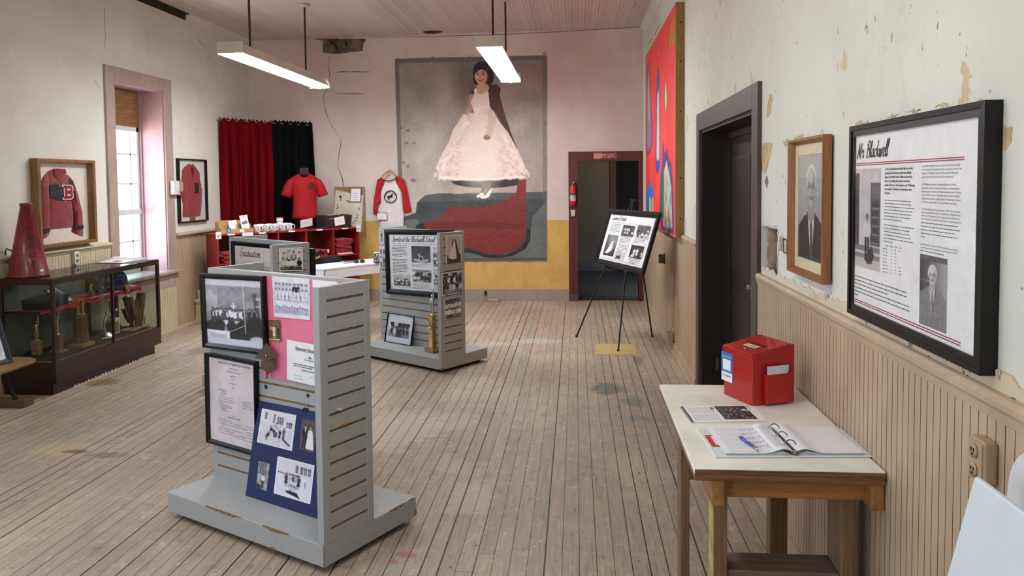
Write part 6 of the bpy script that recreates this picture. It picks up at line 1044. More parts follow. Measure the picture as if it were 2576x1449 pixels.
# bench with a leaning frame at the left edge
t = thing('bench', 'low wooden bench with rounded end at the far left edge', 'bench', (-4.12, 5.0, 0)); BEN = wood('bench_plank', (140, 108, 66), (108, 80, 48), 1); o = Vector((-4.12, 5.0, 0))
a, c_ = P(0, 935, Z=.42), P(90, 902, Z=.42); q = [P(-60, 906, Z=.42), P(40, 897, Z=.42), P(80, 898, Z=.42), P(91, 902, Z=.42), P(84, 908, Z=.42), P(0, 936, Z=.42), P(-60, 955, Z=.42)]
MB().prism([(v.x-o.x, v.y-o.y) for v in q][::-1], .395, .42).build('seat_plank', BEN, t, .008); fx, fy = P(60, 1006, Z=.05).x-o.x, P(60, 1006, Z=.05).y-o.y
MB().box(fx-.3, fx+.04, fy-.05, fy+.06, 0, .055).build('foot_block', wood('bench_foot', (112, 84, 60), (84, 60, 42), 0), t, .006); MB().tube([(fx-.06, fy, .055), (fx-.1, fy-.01, .13), (fx-.12, fy-.02, .24), (fx-.1, fy-.06, .39)], .016, 8).build('iron_bracket', mk('cast_iron', (28, 26, 28), .5, .6), t)
R = Ras(1, 1.2, 50, 228); R.rect(.1, .1, .9, .75, 90).noise(60, 8, 2); [R.line([(.15, .9+.06*k), (.85, .9+.06*k)], .02, (180, 120, 120) if k > 1 else 130) for k in range(4)]
ba = P(-52, 930, Z=.424); bc = P(34, 911, Z=.424); Mx = frameM((ba+bc)/2, bc-ba, Vector((0, 0, 1))*.9-(Vector((0, 0, 1)).cross(bc-ba)).normalized()*-.36); framed('framed_picture', 'dark framed picture leaning on the low bench at the left edge', 'framed picture', Mx, (bc-ba).length, .42, .035, .02, mk('frame_dark_blue', (34, 40, 52), .4), R)
# ------------------------------------------------------------------ far corner: curtains
CRED = mk('curtain_red', (112, 2, 10), .9, var=.12, sc=5, stretch=(1, 1, .2), spec=.12); CBLK = mk('curtain_black', (5, 5, 6), .9, var=.3, sc=5, spec=.2)
RA, RB = Vector((XL+.02, 9.86, 2.6)), Vector((-3.78, YF-.02, 2.58)); dv = (RB-RA); L_ = dv.length; Mx = frameM(RA, (dv.x, dv.y, 0))
t = thing('curtain_rod', 'thin curtain rod across the far left corner', 'curtain rod', Mx); MB().tube([(-.0, 0, -.045), (L_, 0, -.06)], .009, 8).build('rod', mk('rod_grey', (150, 140, 132), .4, .6), t)
for lab, u0, u1, mm, seed in (('dark red curtain hanging across the far left corner', .02, .545, CRED, 1), ('black curtain hanging beside the red one in the far left corner', .545, .985, CBLK, 2)):
    rr = random.Random(seed); nu, nz = 110, 16; vs = []; ph = rr.uniform(0, 6); NF = 6 if seed == 1 else 5
    for j in range(nz+1):
        z = .012-2.3*j/nz
        for i in range(nu+1):
            u = i/nu; x = (u0+(u1-u0)*u)*L_+(.012*math.sin(j*.5)*u*(j/nz)); f = math.sin(u*NF*2*PI+ph+.7*math.sin(u*5+j*.12))+.35*math.sin(u*NF*4.3*PI+1); am = .012+.038*min(1, j/5)
            vs.append((x, -.012+am*f-.02*(j/nz), z-(.03*abs(math.sin(u*NF*2.1*PI)) if j == 0 else 0)-.02*u*(seed == 1)-.012))
    b = MB().add(vs, [(j*(nu+1)+i, (j+1)*(nu+1)+i, (j+1)*(nu+1)+i+1, j*(nu+1)+i+1) for j in range(nz) for i in range(nu)], 0, True); o = b.build('curtain', mm, None); o.matrix_world = Mx; s = o.modifiers.new('thick', 'SOLIDIFY'); s.thickness = .004; tag(o, lab, 'curtain')
# step
t = thing('step_box', 'cream painted wooden step box in the far left corner', 'step', (-4.64, 9.3, 0)); CRP = paintwood('cream_step_paint', (214, 206, 166), (150, 128, 90), .75); MB().box(-.055, .06, -.18, .3, 0, .25).build('box_body', CRP, t, .004); MB().box(-.058, .068, -.2, .3, .25, .29).build('tread', CRP, t, .006); MB().box(-.055, .063, -.19, -.18, 0, .07).build('toe_board', CRP, t, .003); MB().box(-.045, .06, -.14, .3, .29, .4).build('upper_block', mk('cream_upper_block', (206, 200, 180), .6), t, .004)
# ------------------------------------------------------------------ red cube shelf and the little shop
SF0, SF1 = Vector((-4.314, 8.949, 0)), Vector((-2.969, 10.385, 0)); Ms = frameM(SF0, SF1-SF0); SL, SD, SH = (SF1-SF0).length, .34, 1.1
REDP = mk('red_shelf_paint', (124, 14, 16), .45, var=.08, sc=6); REDE = mk('red_shelf_edge', (148, 30, 26), .45, var=.06)
t = thing('cube_shelf', 'red painted cube shelf across the far left corner, shop goods on top', 'shelf', Ms)
MB().box(0, SL, 0, SD, SH-.02, SH).build('top_board', REDE, t, .002); MB().box(0, SL, 0, SD, 0, .05).build('base_board', REDP, t); MB().box(.02, SL-.02, SD-.012, SD, .05, SH-.02).build('back_panel', mk('red_shelf_back', (98, 8, 11), .6), t)
def scol(px, z=.95): return PL(px, 600, Ms, 1, 0).x
dvs = [scol(622), scol(701), scol(772), scol(840)]
for x in (0, SL-.022): MB().box(x, x+.022, 0, SD, .05, SH-.02).build('side_panel', REDE, t)
for x in dvs: MB().box(x-.009, x+.009, .002, SD-.012, .05, SH-.02).build('divider', REDE, t)
for z in (.72, .385): MB().box(.022, SL-.022, .002, SD-.012, z, z+.018).build('shelf_board', REDE, t)
def sp(px, py, back=.02, z=None):
    """point on the shelf: local coordinates at a given distance behind its front"""
    return PL(px, py, Ms, 1, back)
def place(x, y, z, rz=0): return Ms @ Matrix.Translation((x, y, z)) @ Matrix.Rotation(rz, 4, 'Z')
def sign(name, label, cat, M, w, h, seed=0, border=True, lines=2, lean=.0):
    t = thing(name, label, cat, M); th = mk('red_card_border', (168, 40, 56), .6); MB().box(-w/2, w/2, 0, .003, 0, h).build('card', th if border else PAPER, t); i = .007 if border else 0
    if border: MB().box(-w/2+i, w/2-i, -.001, 0, i, h-i).build('paper', PAPER, t)
    b = MB(); bars(b, -w*.26, h*.58, w*.52, h*.065, lines, h*.15, seed, -.0018); b.build('printed_text', mk('ink_faint', (150, 150, 160), .6), t); return t
cols = [0]+dvs+[SL]
for k in range(5):
    x = (cols[k]+cols[k+1])/2+(-.02 if k < 4 else .03)*1
    px, py = ((618, 587), (660, 583), (734, 578), (804, 574), (868, 572))[k]; l = PL(px-(30 if k == 0 else 0)-(0), py, Ms, 1, -.001)
    x = l.x if k else PL(582, 585, Ms, 1, -.001).x
    o = MB().box(-.045, .045, -.002, 0, -.009, .009).build('price_label', PAPER, t, M=Matrix.Translation((x, -.0005, SH-.01))); 
for (px, py), lab in (((550, 594), 'small emblem tag at the left end of the red shelf'), ((902, 576), 'small emblem tag at the right end of the red shelf')):
    l = PL(px, py, Ms, 1, -.004); tt = thing('emblem_tag', lab, 'tag', place(l.x, -.004, l.z-.035)); MB().box(-.033, .033, 0, .002, 0, .085).build('paper', PAPER, tt); b = MB(); emblem(b, 0, .034, .02, -.0006, words=False); b.build('emblem', INK, tt)
l = PL(623, 586, Ms, 1, -.006); sign('price_sign', 'red-edged price sign hanging from the shelf front under the brochure box', 'sign', place(l.x, -.006, l.z-.06), .15, .075, 1)
# folded shirts
def fold(seed):
    r = random.Random(seed); b = MB(); n = 14; rings = []
    for k in range(n+1):
        y = -.12+.24*k/n; e = .5+.5*min(1, min(k, n-k)/1.2); rings.append([(x*(1+.03*r.uniform(-1, 1)), y, z*e+.003*math.sin(k*1.7+x*30)) for x, z in ((-.12, .004), (-.1, 0), (.1, 0), (.12, .004), (.122, .018), (.105, .028), (.03, .031+.004*r.random()), (-.04, .03+.004*r.random()), (-.105, .028), (-.122, .018))])
    return b.loft(rings, 0, True, True)
SHR = mk('folded_shirt_red', (158, 10, 22), .9, var=.15, sc=16, sheen=.3); SHW = mk('folded_shirt_white', (226, 216, 214), .9, var=.05)
protos = [fold(k) for k in range(3)]; meshes = {}
def folded(x, y, z, k, white, rz, label, group, sc=1.0):
    key = (k % 3, white)
    if key not in meshes: o = protos[k % 3].build('folded_shirt', SHW if white else SHR, None, 0); meshes[key] = o.data
    else: o = bpy.data.objects.new('folded_shirt', meshes[key]); C.objects.link(o)
    o.matrix_world = place(x, y, z, rz) @ Matrix.Scale(sc, 4); return tag(o, label, 'folded shirt', group)
x5 = (dvs[3]+SL)/2-.01; folded(x5, .15, .738, 0, True, .05, 'white folded shirt at the bottom of the tallest red pile, right end of the shelf', None); rr = random.Random(3)
for k in range(7): folded(x5-.01+rr.uniform(-.015, .015), .15, .764+.026*k, k, False, rr.uniform(-.2, .2), 'red folded shirt in the tall pile above the white one', 'red shirts in the tall pile')
x4 = (dvs[2]+dvs[3])/2
for k in range(2): folded(x4+.0+rr.uniform(-.01, .01), .15, .738+.026*k, k, False, rr.uniform(-.2, .2), 'red folded shirt low in the short pile beside the tall pile', 'red shirts in the low pile')
folded(x4+.02, .14, .79, 2, False, .3, 'top red folded shirt of the short pile beside the tall one', None); tag(MB().box(-.02, .02, -.002, .0, -.02, .03).build('paper_tag', PAPER, None, M=None), 'crumpled white paper tag on the low pile of red shirts', 'tag').matrix_world = place(x4+.12, .02, .795, .5)
x1 = (0+dvs[0])/2+.02
for k in range(5): folded(x1+rr.uniform(-.015, .015), .15, .738+.026*k, k, False, rr.uniform(-.2, .2), 'red folded shirt in the pile at the shelf left end', 'red shirts in the left pile')
# brochure box
KRAFT = mk('kraft_board', (196, 156, 98), .8, var=.05, sc=12); l0, l1 = PL(556, 582, Ms, 1, .03), PL(638, 579, Ms, 1, .03); w = l1.x-l0.x
t = thing('brochure_box', 'kraft cardboard brochure holder at the left end of the red shelf', 'brochure holder', place((l0.x+l1.x)/2, .03, SH)); h = .155
MB().box(-w/2, w/2, 0, .003, .0, .055).box(-w/2, w/2, .09, .093, 0, .11).prism([(-w/2, 0), (w/2, 0), (w/2, .1), (w/2-.05, .15), (-w/2+.03, .16), (-w/2, .15)], .177, .18, 'y').prism([(0, 0), (.18, 0), (.18, .15), (.1, .135), (.05, .085), (0, .055)], -w/2, -w/2+.003, 'x').prism([(0, 0), (.18, 0), (.18, .1), (.1, .1), (.04, .06), (0, .055)], w/2-.003, w/2, 'x').box(-w/2, w/2, 0, .18, 0, .003).box(-.002, .002, .003, .177, .003, .11).build('box_body', KRAFT, t); bw = w
for px, py, lab, cat, kind in ((589, 558, 'blank white card standing in the left half of the brochure holder', 'card', 0), (619, 555, 'tall brochure with a house drawing in the brochure holder', 'brochure', 1)):
    l = PL(px, py, Ms, 1, .055); hh = .155 if kind == 0 else .215; ww = .1; zz = SH+.006
    tt = thing('brochure' if kind else 'blank_card', lab, cat, place(l.x, .05, zz) @ Matrix.Rotation(-.12, 4, 'X') @ Matrix.Rotation(-.12, 4, 'Y')); MB().box(-ww/2, ww/2, 0, .006, 0, hh).build('paper', PAPER, tt)
    if kind: b = MB(); b.prism([(-.036, .105), (.036, .105), (.036, .13), (.016, .155), (-.002, .135), (-.03, .14), (-.036, .125)], -.0012, -.0004, 'y'); text(b, 'BLACKWELL', -.038, .19, .011, 'l', 1, -.0006); text(b, 'SCHOOL', -.038, .177, .011, 'l', 1, -.0006); bars(b, -.03, .09, .05, .007, 4, .02, 3, -.0006); b.build('printed_text', INKG, tt)
l = PL(575, 573, Ms, 1, .024); st = thing('code_card', 'small blue payment card leaning on the brochure holder', 'card', place(l.x, .022, SH)); MB().box(-.026, .026, 0, .002, 0, .07).build('card', mk('payment_blue', (70, 104, 150), .4), st); MB().box(-.026, .026, -.0006, 0, 0, .012).box(-.012, .012, -.0006, 0, .026, .052).build('white_patch', mk('pale_blue_patch', (170, 196, 226), .5), st)
l = PL(609, 577, Ms, 1, .024); sign('price_sign', 'little white price card on the front of the brochure holder', 'sign', place(l.x, .026, SH+.01), .06, .035, 2, False)
# mugs
MUGW = mk('mug_glaze', (232, 228, 228), .2, var=.01, coat=.4); mh, mr = .094, .041
def make_mug(lab):
    t = thing('mug', lab, 'mug', None, 'white emblem mugs on the red shelf'); MB().lathe([(mr-.004, 0), (mr, .004), (mr, mh-.002), (mr-.002, mh), (mr-.004, mh-.002), (mr-.005, .008), (.001, .007)], 28).build('cup_body', MUGW, t)
    MB().tube([(mr-.003, 0, mh*.82), (mr+.016, 0, mh*.85), (mr+.03, 0, mh*.66), (mr+.03, 0, mh*.38), (mr+.016, 0, mh*.18), (mr-.003, 0, mh*.2)], .0052, 8).build('handle', MUGW, t)
    b = MB(); emblem(b, 0, 0, .034, 0, words=False, ring=.2); MB().add([((mr+.0006)*math.sin(p[0]/mr), -(mr+.0006)*math.cos(p[0]/mr), .047+p[2]) for p in b.v], b.f).build('emblem', mk('emblem_dark', (44, 36, 40), .4), t); return t
mug0 = make_mug('x'); first = True; ords = ('first', 'second', 'third', 'fourth', 'fifth')
for row, (bk, xs) in enumerate(((.055, (646.5, 667.5, 685.5, 709, 727)), (.15, (655, 676, 697, 718)))):
    for k, px in enumerate(xs):
        l = PL(px, 570, Ms, 1, bk); M = place(l.x, bk, SH, -.62 if row == 0 else -.5); lab = '%s mug from the brochure holder in the %s row of mugs' % (ords[k], ('front', 'rear')[row])
        if first: mug0.matrix_world = M; mug0['label'] = lab; first = False
        else: dup(mug0, M, lab)
l = PL(704, 556, Ms, 1, .1); t = thing('shot_cup', 'white tapered cup with red rim standing between the mugs', 'cup', place(l.x, .102, SH)); MB().lathe([(.028, 0), (.03, .004), (.043, .17), (.042, .172), (.04, .17), (.027, .01), (.001, .008)], 24).build('cup_body', MUGW, t); MB().lathe([(.0432, .16), (.0436, .171), (.041, .173), (.0405, .16)], 24).build('rim_band', mk('cup_red', (180, 50, 60), .3), t)
g = MB(); text(g, 'Marfa', 0, .118, .022, 'c', 1); MB().add([(.0405*math.sin(p[0]/.04-.4), -.0405*math.cos(p[0]/.04-.4), p[2]) for p in g.v], g.f).build('lettering', INK, t)
# sign on stand, flat frame, bin, mannequin
l = PL(770, 568, Ms, 1, .07); t = sign('price_sign', 'red-edged price sign propped up before the red T-shirt form', 'sign', place(l.x, .06, SH+.03) @ Matrix.Rotation(-.15, 4, 'Y') @ Matrix.Rotation(.3, 4, 'X'), .185, .12, 4)
MB().tube([(-.03, .03, -.03), (0, .01, .0), (0, .006, .12)], .003, 6).tube([(.03, .05, -.028), (0, .01, .0)], .003, 6).build('wire_stand', INK, t)
l = PL(800, 573, Ms, 1, .05); tag(MB().box(-.14, .14, -.05, .05, 0, .012).build('display_tray', mk('dark_tray', (40, 36, 36), .3), None), 'flat dark tray with a pale edge on the red shelf before the black bin', 'tray').matrix_world = place(l.x, .06, SH, .1)
l0, l1 = PL(812, 575, Ms, 1, .12), PL(882, 572, Ms, 1, .12); x = (l0.x+l1.x)/2; t = thing('storage_bin', 'black fabric bin with a handle slot on the right end of the red shelf', 'bin', place(x, .19, SH)); w = (l1.x-l0.x)*.98; BINM = mk('bin_fabric', (44, 34, 32), .8, var=.1)
MB().loft([[(-w/2+e, -.12+e, z), (w/2-e, -.12+e, z), (w/2-e, .13-e, z), (-w/2+e, .13-e, z)] for e, z in ((.012, 0), (0, .17), (.004, .17), (.014, .03))], 0, False, True).build('bin_body', BINM, t); MB().box(-w/2+.07, -w/2+.12, -.122, -.118, .12, .135).build('handle_slot', mk('slot_grey', (150, 144, 140), .6), t)
r = random.Random(3); b = MB(); [b.tube([(-w/2+.03+k*.05, -.09+.03*k % .1, .165), (-w/2+.1+k*.05, 0, .18), (-w/2+.16+k*.04, .06, .17)], .006, 5) for k in range(5)]; tag(b.build('rolled_goods', mk('cream_cloth', (206, 200, 186), .9)), 'cream cloth goods sticking out of the black bin', 'cloth goods').matrix_world = place(x, .19, SH)
l = PL(856, 558, Ms, 1, .06); sign('price_sign', 'red-edged price sign on the front of the black bin', 'sign', place(l.x, .062, SH+.03) @ Matrix.Rotation(-.14, 4, 'Y'), .165, .125, 5)
# mannequin with shirt
mb_ = PL(766, 500, Ms, 1, .42); Mm = Ms @ Matrix.Translation((PL(768, 560, Ms, 1, .5).x, .5, 0)) @ Matrix.Rotation(-.45, 4, 'Z')
t = thing('dress_form', 'black dress form wearing a red T-shirt behind the red shelf', 'mannequin', Mm); BF = mk('form_black', (9, 8, 10), .85, spec=.2); TEE = mk('tee_red', (172, 4, 18), .85, var=.06, sc=9)
def ring(z, a, bb, x=0, y=0, n=28): return [(x+a*math.cos(2*PI*i/n), y+bb*math.sin(2*PI*i/n), z) for i in range(n)]
MB().loft([ring(.95, .15, .1), ring(1.05, .165, .11), ring(1.2, .15, .1), ring(1.4, .13, .09), ring(1.62, .15, .095), ring(1.7, .12, .07), ring(1.76, .07, .055), ring(1.86, .052, .05), ring(1.92, .05, .05)], 0).build('torso', BF, t)
MB().loft([ring(1.83, .06, .058), ring(1.86, .056, .054), ring(1.915, .054, .052), ring(1.92, .03, .03)], 0).build('neck_cover', mk('neck_plum', (64, 12, 32), .8, sheen=.3), t); MB().lathe([(.05, 1.92), (.05, 1.935), (.02, 1.94)], 16).build('neck_cap', BF, t); MB().tube([(0, 0, .03), (0, 0, .96)], .017, 10).build('pole', DARKM, t); MB().lathe([(.15, 0), (.15, .012), (.03, .035)], 24).build('stand_base', DARKM, t)
b = MB(); tz = [(1.225, .172, .122), (1.27, .17, .12), (1.36, .162, .112), (1.45, .155, .106), (1.53, .158, .112), (1.62, .178, .122), (1.7, .19, .118), (1.755, .19, .1), (1.79, .165, .08), (1.818, .115, .068), (1.838, .078, .06), (1.842, .07, .056)]
rings = []
for z, a, bb in tz:
    rg = []
    for i in range(36):
        th = 2*PI*i/36; k = 1+.012*math.sin(7*th+z*9)*(z < 1.5); drop = 0
        if z > 1.78: drop = -.05*max(0, -math.sin(th))**1.5*(z-1.78)/.06
        rg.append((a*k*math.cos(th), bb*k*math.sin(th), z+drop))
    rings.append(rg)
b.loft(rings, 0, True, False)
for s in (-1, 1):
    pth = [(.13*s, 0, 1.75), (.175*s, 0, 1.725), (.205*s, -.005, 1.66), (.228*s, -.01, 1.59), (.246*s, -.01, 1.53)]; rr_ = [(.04, .07), (.056, .078), (.064, .08), (.07, .082), (.074, .085)]; rg = []
    for k, (p, (ra, rb)) in enumerate(zip(pth, rr_)):
        d = Vector(pth[min(k+1, 4)])-Vector(pth[max(k-1, 0)]); d.normalize(); u = Vector((d.z, 0, -d.x)); rg.append([tuple(Vector(p)+u*ra*math.cos(2*PI*i/20)+Vector((0, 1, 0))*rb*math.sin(2*PI*i/20)) for i in range(20)])
    b.loft(rg, 0, True, False)
sh = b.build('tshirt', TEE, t); s_ = sh.modifiers.new('thick', 'SOLIDIFY'); s_.thickness = .004
g = MB(); emblem(g, 0, 0, .052, words=False, ring=.17); MB().add([(.09+p[0], -.1215+.35*max(0, abs(p[0]+.0))**1.6+.02*(p[0] > 0)*p[0], 1.665+p[2]) for p in g.v], g.f).build('emblem', mk('tee_emblem', (70, 6, 16), .8), sh)
# parchment on cork board
Mx = frameM((-3.16, YF-.16, 1.0), (1, .02, 0), (0, .17, 1)); w, h = .5, .66; a_ = PP(842, 470, Mx.translation, Mx.to_3x3() @ Vector((0, -1, 0))); c_ = PP(916, 469, Mx.translation, Mx.to_3x3() @ Vector((0, -1, 0))); wl, wr_ = (Mx.inverted() @ a_), (Mx.inverted() @ c_); t = thing('cork_board', 'wood-edged cork board with a ringed parchment, leaning on the far wall', 'notice board', Mx)
xa, xb, zt = wl.x, wr_.x, wl.z; CORK = mk('cork', (176, 136, 84), .9, var=.15, sc=70); MB().box(xa+.012, xb-.012, .006, .014, .012, zt-.012).build('cork', CORK, t); MB().box(xa, xa+.012, 0, .018, 0, zt).box(xb-.012, xb, 0, .018, 0, zt).box(xa, xb, 0, .018, zt-.012, zt).box(xa, xb, 0, .018, 0, .012).build('frame', wood('cork_frame', (178, 140, 84), (140, 104, 56), 0), t)
R = Ras(1, 1.35, 170, (206, 198, 178)); R.noise(16, 5, 2)
cx_, cy_ = .48, .78
for k in range(13): 
    n = 50; R.line([(cx_+(.07+.028*k)*math.cos(2*PI*i/n), cy_+(.07+.03*k)*math.sin(2*PI*i/n)) for i in range(n+1)], .006, (150, 142, 128), .8)
for k in range(40): a = 2*PI*k/40; R.line([(cx_+.04*math.cos(a), cy_+.04*math.sin(a)), (cx_+.2*math.cos(a), cy_+.2*math.sin(a))], .005, (160, 152, 138), .6)
R.ell(cx_, cy_, .05, .05, (180, 172, 156), soft=.4).ell(cx_, cy_, .03, .03, (236, 232, 220)); r = random.Random(9)
for (x, y) in ((.18, .2), (.22, .3), (.45, .3), (.52, .31), (.1, .5), (.12, .58), (.88, .5), (.84, .75), (.82, .83), (.78, .95), (.72, 1.02), (.62, 1.2), (.66, 1.15), (.06, .82)):
    for k in range(5): R.line([(x+r.uniform(-.05, .05), y+r.uniform(-.04, .04)), (x+r.uniform(-.05, .05), y+r.uniform(-.04, .04))], .012, (70, 64, 58))
R.poly([(.14, .16), (.22, .15), (.25, .2), (.2, .25)], (44, 40, 40)); ww = xb-xa
picmesh('parchment', R, [(xa+.015, -.002, zt*.93), (xb-.01, -.004, zt*.8), (xb-.03, -.012, .0), (xa-.005, -.004, .02)], thick=.003, parent=t, bend=.006)
nz_ = Mx.to_3x3() @ Vector((0, -1, 0)); l = Mx.inverted() @ PP(896, 508, Mx.translation, nz_); sign('notice_sheet', 'white typed notice with red edge pinned on the parchment board', 'notice', Mx @ Matrix.Translation((l.x-.002, -.025, .0+PL(896, 508, Mx, 1, -.02).z)), .15, .2, 6, True, 5)
# raglan shirt on hanger
Mx = frameM((-2.615, YF-.065, 1.02), (1, 0, 0)); t = thing('raglan_shirt', 'white shirt with red sleeves and school emblem hanging on the far wall', 'shirt', Mx); WH = mk('shirt_white', (226, 222, 224), .85, var=.03, sc=9, sheen=.2); RS = mk('shirt_red', (188, 18, 28), .85, var=.08, sc=12, sheen=.2)
def rm(x, y): q = PL(830+x*.13801, 400+y*.13801, Mx, 1, 0); return (q.x, q.z)
bd = puff(MB(), [rm(*p) for p in [(1000, 395), (1050, 410), (1110, 408), (1190, 385), (1290, 520), (1310, 640), (1322, 800), (1340, 1000), (1338, 1240), (1300, 1330), (1100, 1345), (920, 1330), (900, 1240), (880, 1080), (870, 900), (925, 790), (918, 640), (935, 540)]], .018, .045, 10).build('shirt_body', WH, t)
puff(MB(), [rm(*p) for p in [(925, 340), (1005, 395), (935, 545), (918, 650), (920, 790), (870, 820), (862, 960), (855, 1015), (785, 1010), (780, 900), (800, 700), (835, 500), (852, 380)]], .02, .04, 8).build('sleeve', RS, t); puff(MB(), [rm(*p) for p in [(1185, 385), (1220, 310), (1340, 365), (1370, 440), (1420, 640), (1480, 960), (1400, 985), (1335, 970), (1325, 800), (1310, 640), (1290, 520)]], .02, .04, 8).build('sleeve', RS, t)
MB().tube([(rm(930, 345)[0], -.02, rm(930, 345)[1]), (rm(1000, 388)[0], -.03, rm(1000, 388)[1]), (rm(1060, 402)[0], -.034, rm(1060, 402)[1]), (rm(1120, 400)[0], -.034, rm(1120, 400)[1]), (rm(1190, 368)[0], -.03, rm(1190, 368)[1]), (rm(1222, 312)[0], -.02, rm(1222, 312)[1])], .008, 8).build('neck_band', mk('neck_band_red', (140, 20, 28), .85), t)
g = MB(); c0, c1 = rm(1113, 690), rm(1218, 690); emblem(g, c0[0], c0[1], (c1[0]-c0[0])*1.12, -.0335, ring=.15); g.build('emblem', mk('emblem_black', (22, 20, 22), .8), bd)
t2 = thing('coat_hanger', 'pale wooden coat hanger with wire hook holding the red-sleeved shirt', 'hanger', Mx); HW = wood('hanger_wood', (190, 150, 104), (160, 120, 78), 0); a, m_, c_ = rm(935, 345), rm(1090, 215), rm(1222, 320)
MB().loft([[(x, -.012+y, z+dz) for y, dz in ((-.007, -.016), (.007, -.016), (.007, .016), (-.007, .016))] for x, z in (a, ((a[0]+m_[0])/2, (a[1]+m_[1])/2+.015), m_, ((c_[0]+m_[0])/2, (c_[1]+m_[1])/2+.015), c_)], 0, False).build('hanger_bar', HW, t2, .003); hk = rm(1090, 185); MB().tube([(hk[0], -.012, hk[1]), (hk[0]-.0, -.012, hk[1]+.03), (hk[0]-.02, -.012, hk[1]+.05), (hk[0]-.01, -.012, hk[1]+.072), (hk[0]+.012, -.01, hk[1]+.074), (hk[0]+.024, -.01, hk[1]+.06)], .0025, 6).build('hook', CHR, t2)
l = PL(961, 544, Mx, 1, -.04); sign('price_sign', 'red-edged price sign pinned on the hanging red-sleeved shirt', 'sign', Mx @ Matrix.Translation((l.x, -.042, l.z-.055)), .15, .105, 7)
# ------------------------------------------------------------------ banner
ox, oy = 38, 80; R = Ras(984, 1305, 420, (140, 128, 120)); R.grad((128, 116, 112), (176, 164, 156)); bp = lambda p: [(x-ox, y-oy) for x, y in p]
R.ell(450, 560, 500, 520, (158, 146, 138), .6, 1.2).ell(120, 800, 200, 300, (180, 172, 162), .7, 1.2); R.noise(22, 4, 1).noise(14, 14, 2).ell(470, 160, 90, 170, (96, 84, 80), .7, 1.0)
for x in (260, 590, 840): R.line([(x, 0), (x+6, 1305)], 3, (120, 110, 106), .35)
R.poly(bp([(620, 300), (1000, 120), (1000, 320), (760, 420)]), (146, 122, 116), .4)
P_ = lambda p, c, al=1: R.poly(bp(p), c, al)
P_([(160, 1005), (220, 955), (320, 945), (420, 950), (1022, 942), (1022, 1385), (60, 1385), (70, 1095), (150, 1070)], (58, 66, 66)); P_([(220, 955), (1022, 942), (1022, 985), (180, 1000)], (74, 80, 80)); P_([(60, 1120), (160, 1110), (210, 1210), (480, 1330), (700, 1360), (900, 1280), (930, 1100), (1022, 1000), (1022, 1385), (60, 1385)], (92, 98, 94))
R.noise(16, 12, 5); R.ell(640-ox, 870-oy, 245, 44, (52, 48, 48)); P_([(850, 820), (880, 830), (885, 950), (830, 945)], (52, 48, 50))
P_([(150, 1150), (200, 1130), (220, 1180), (300, 1240), (420, 1290), (510, 1310), (560, 1320), (640, 1345), (740, 1350), (830, 1310), (880, 1260), (890, 1170), (915, 1190), (912, 1250), (880, 1310), (800, 1350), (700, 1368), (600, 1360), (520, 1330), (430, 1330), (200, 1260), (140, 1190)], (40, 36, 36))
TRN = [(205, 1140), (310, 1115), (345, 1065), (390, 1035), (480, 1034), (570, 1035), (700, 1012), (790, 975), (830, 940), (850, 860), (882, 850), (884, 950), (890, 1150), (872, 1250), (820, 1305), (740, 1340), (620, 1335), (520, 1305), (400, 1285), (300, 1245), (215, 1185)]
P_(TRN, (112, 44, 38)); r = random.Random(3)
for k in range(26): x = r.uniform(300, 850); y = r.uniform(1040, 1270); R.line(bp([(x, y), (x+r.uniform(-90, 90), y+r.uniform(-20, 40))]), r.uniform(4, 12), r.choice(((126, 54, 46), (92, 34, 32), (132, 62, 52))), .35)
P_([(210, 1150), (330, 1130), (600, 1130), (880, 1150), (872, 1180), (600, 1170), (300, 1180)], (84, 32, 32), .5); P_([(840, 850), (885, 850), (884, 960), (850, 1000), (790, 1010), (820, 950)], (120, 46, 42))
# cape
P_([(622, 285), (650, 258), (700, 255), (726, 285), (718, 320), (740, 420), (790, 560), (830, 665), (800, 640), (745, 540), (690, 440), (650, 390), (625, 320)], (70, 34, 32)); P_([(640, 300), (720, 330), (760, 480), (700, 420)], (84, 42, 38), .7); P_([(520, 325), (540, 285), (585, 262), (575, 300), (545, 320), (538, 400), (548, 440), (525, 460), (520, 400)], (74, 36, 36))
# arms, dress
R.line(bp([(535, 330), (528, 400), (500, 450)]), 34, (168, 132, 116))
DR = [(545, 330), (556, 300), (600, 315), (640, 288), (648, 330), (655, 400), (670, 430), (705, 480), (770, 560), (830, 670), (885, 785), (868, 810), (830, 845), (720, 856), (600, 868), (500, 862), (410, 866), (340, 836), (290, 785), (330, 700), (380, 620), (410, 540), (440, 500), (480, 440), (520, 450), (548, 430), (540, 390), (528, 370)]
P_(DR, (218, 200, 188))
for k in range(560):
    u = r.random(); y = 430+430*u**.7; hw = 60+(y-430)*.56; s = r.choice((-1, 1)); x = 590+s*hw*r.uniform(.55, 1.0); q = r.choice(((232, 214, 204), (206, 184, 172), (196, 170, 158), (226, 206, 198), (214, 186, 178))); R.ell(x-ox, y-oy, r.uniform(8, 20), r.uniform(5, 11), q, .55, .5, r.uniform(-.8, .8))
R.ell(590-ox, 690-oy, 130, 230, (230, 216, 204), .75, .8); P_([(545, 335), (600, 320), (645, 300), (652, 400), (600, 425), (548, 420)], (226, 208, 198)); R.noise(10, 90, 8)
for k in range(150):
    u = r.random(); y = 460+370*u; s = r.choice((-1, 1)); hw = 55+(y-430)*.6; x = 592+s*hw*r.uniform(.93, 1.06); R.ell(x-ox, y-oy, r.uniform(10, 24), r.uniform(5, 10), r.choice(((224, 208, 198), (204, 186, 176), (236, 222, 212))), .7, .45, s*.9+r.uniform(-.5, .5))
for k in range(60): x = 320+9.3*k; R.ell(x-ox, 858-oy-14*abs((x-600)/280)**2+r.uniform(-4, 4), 12, 9, (232, 220, 210), .7, .5)
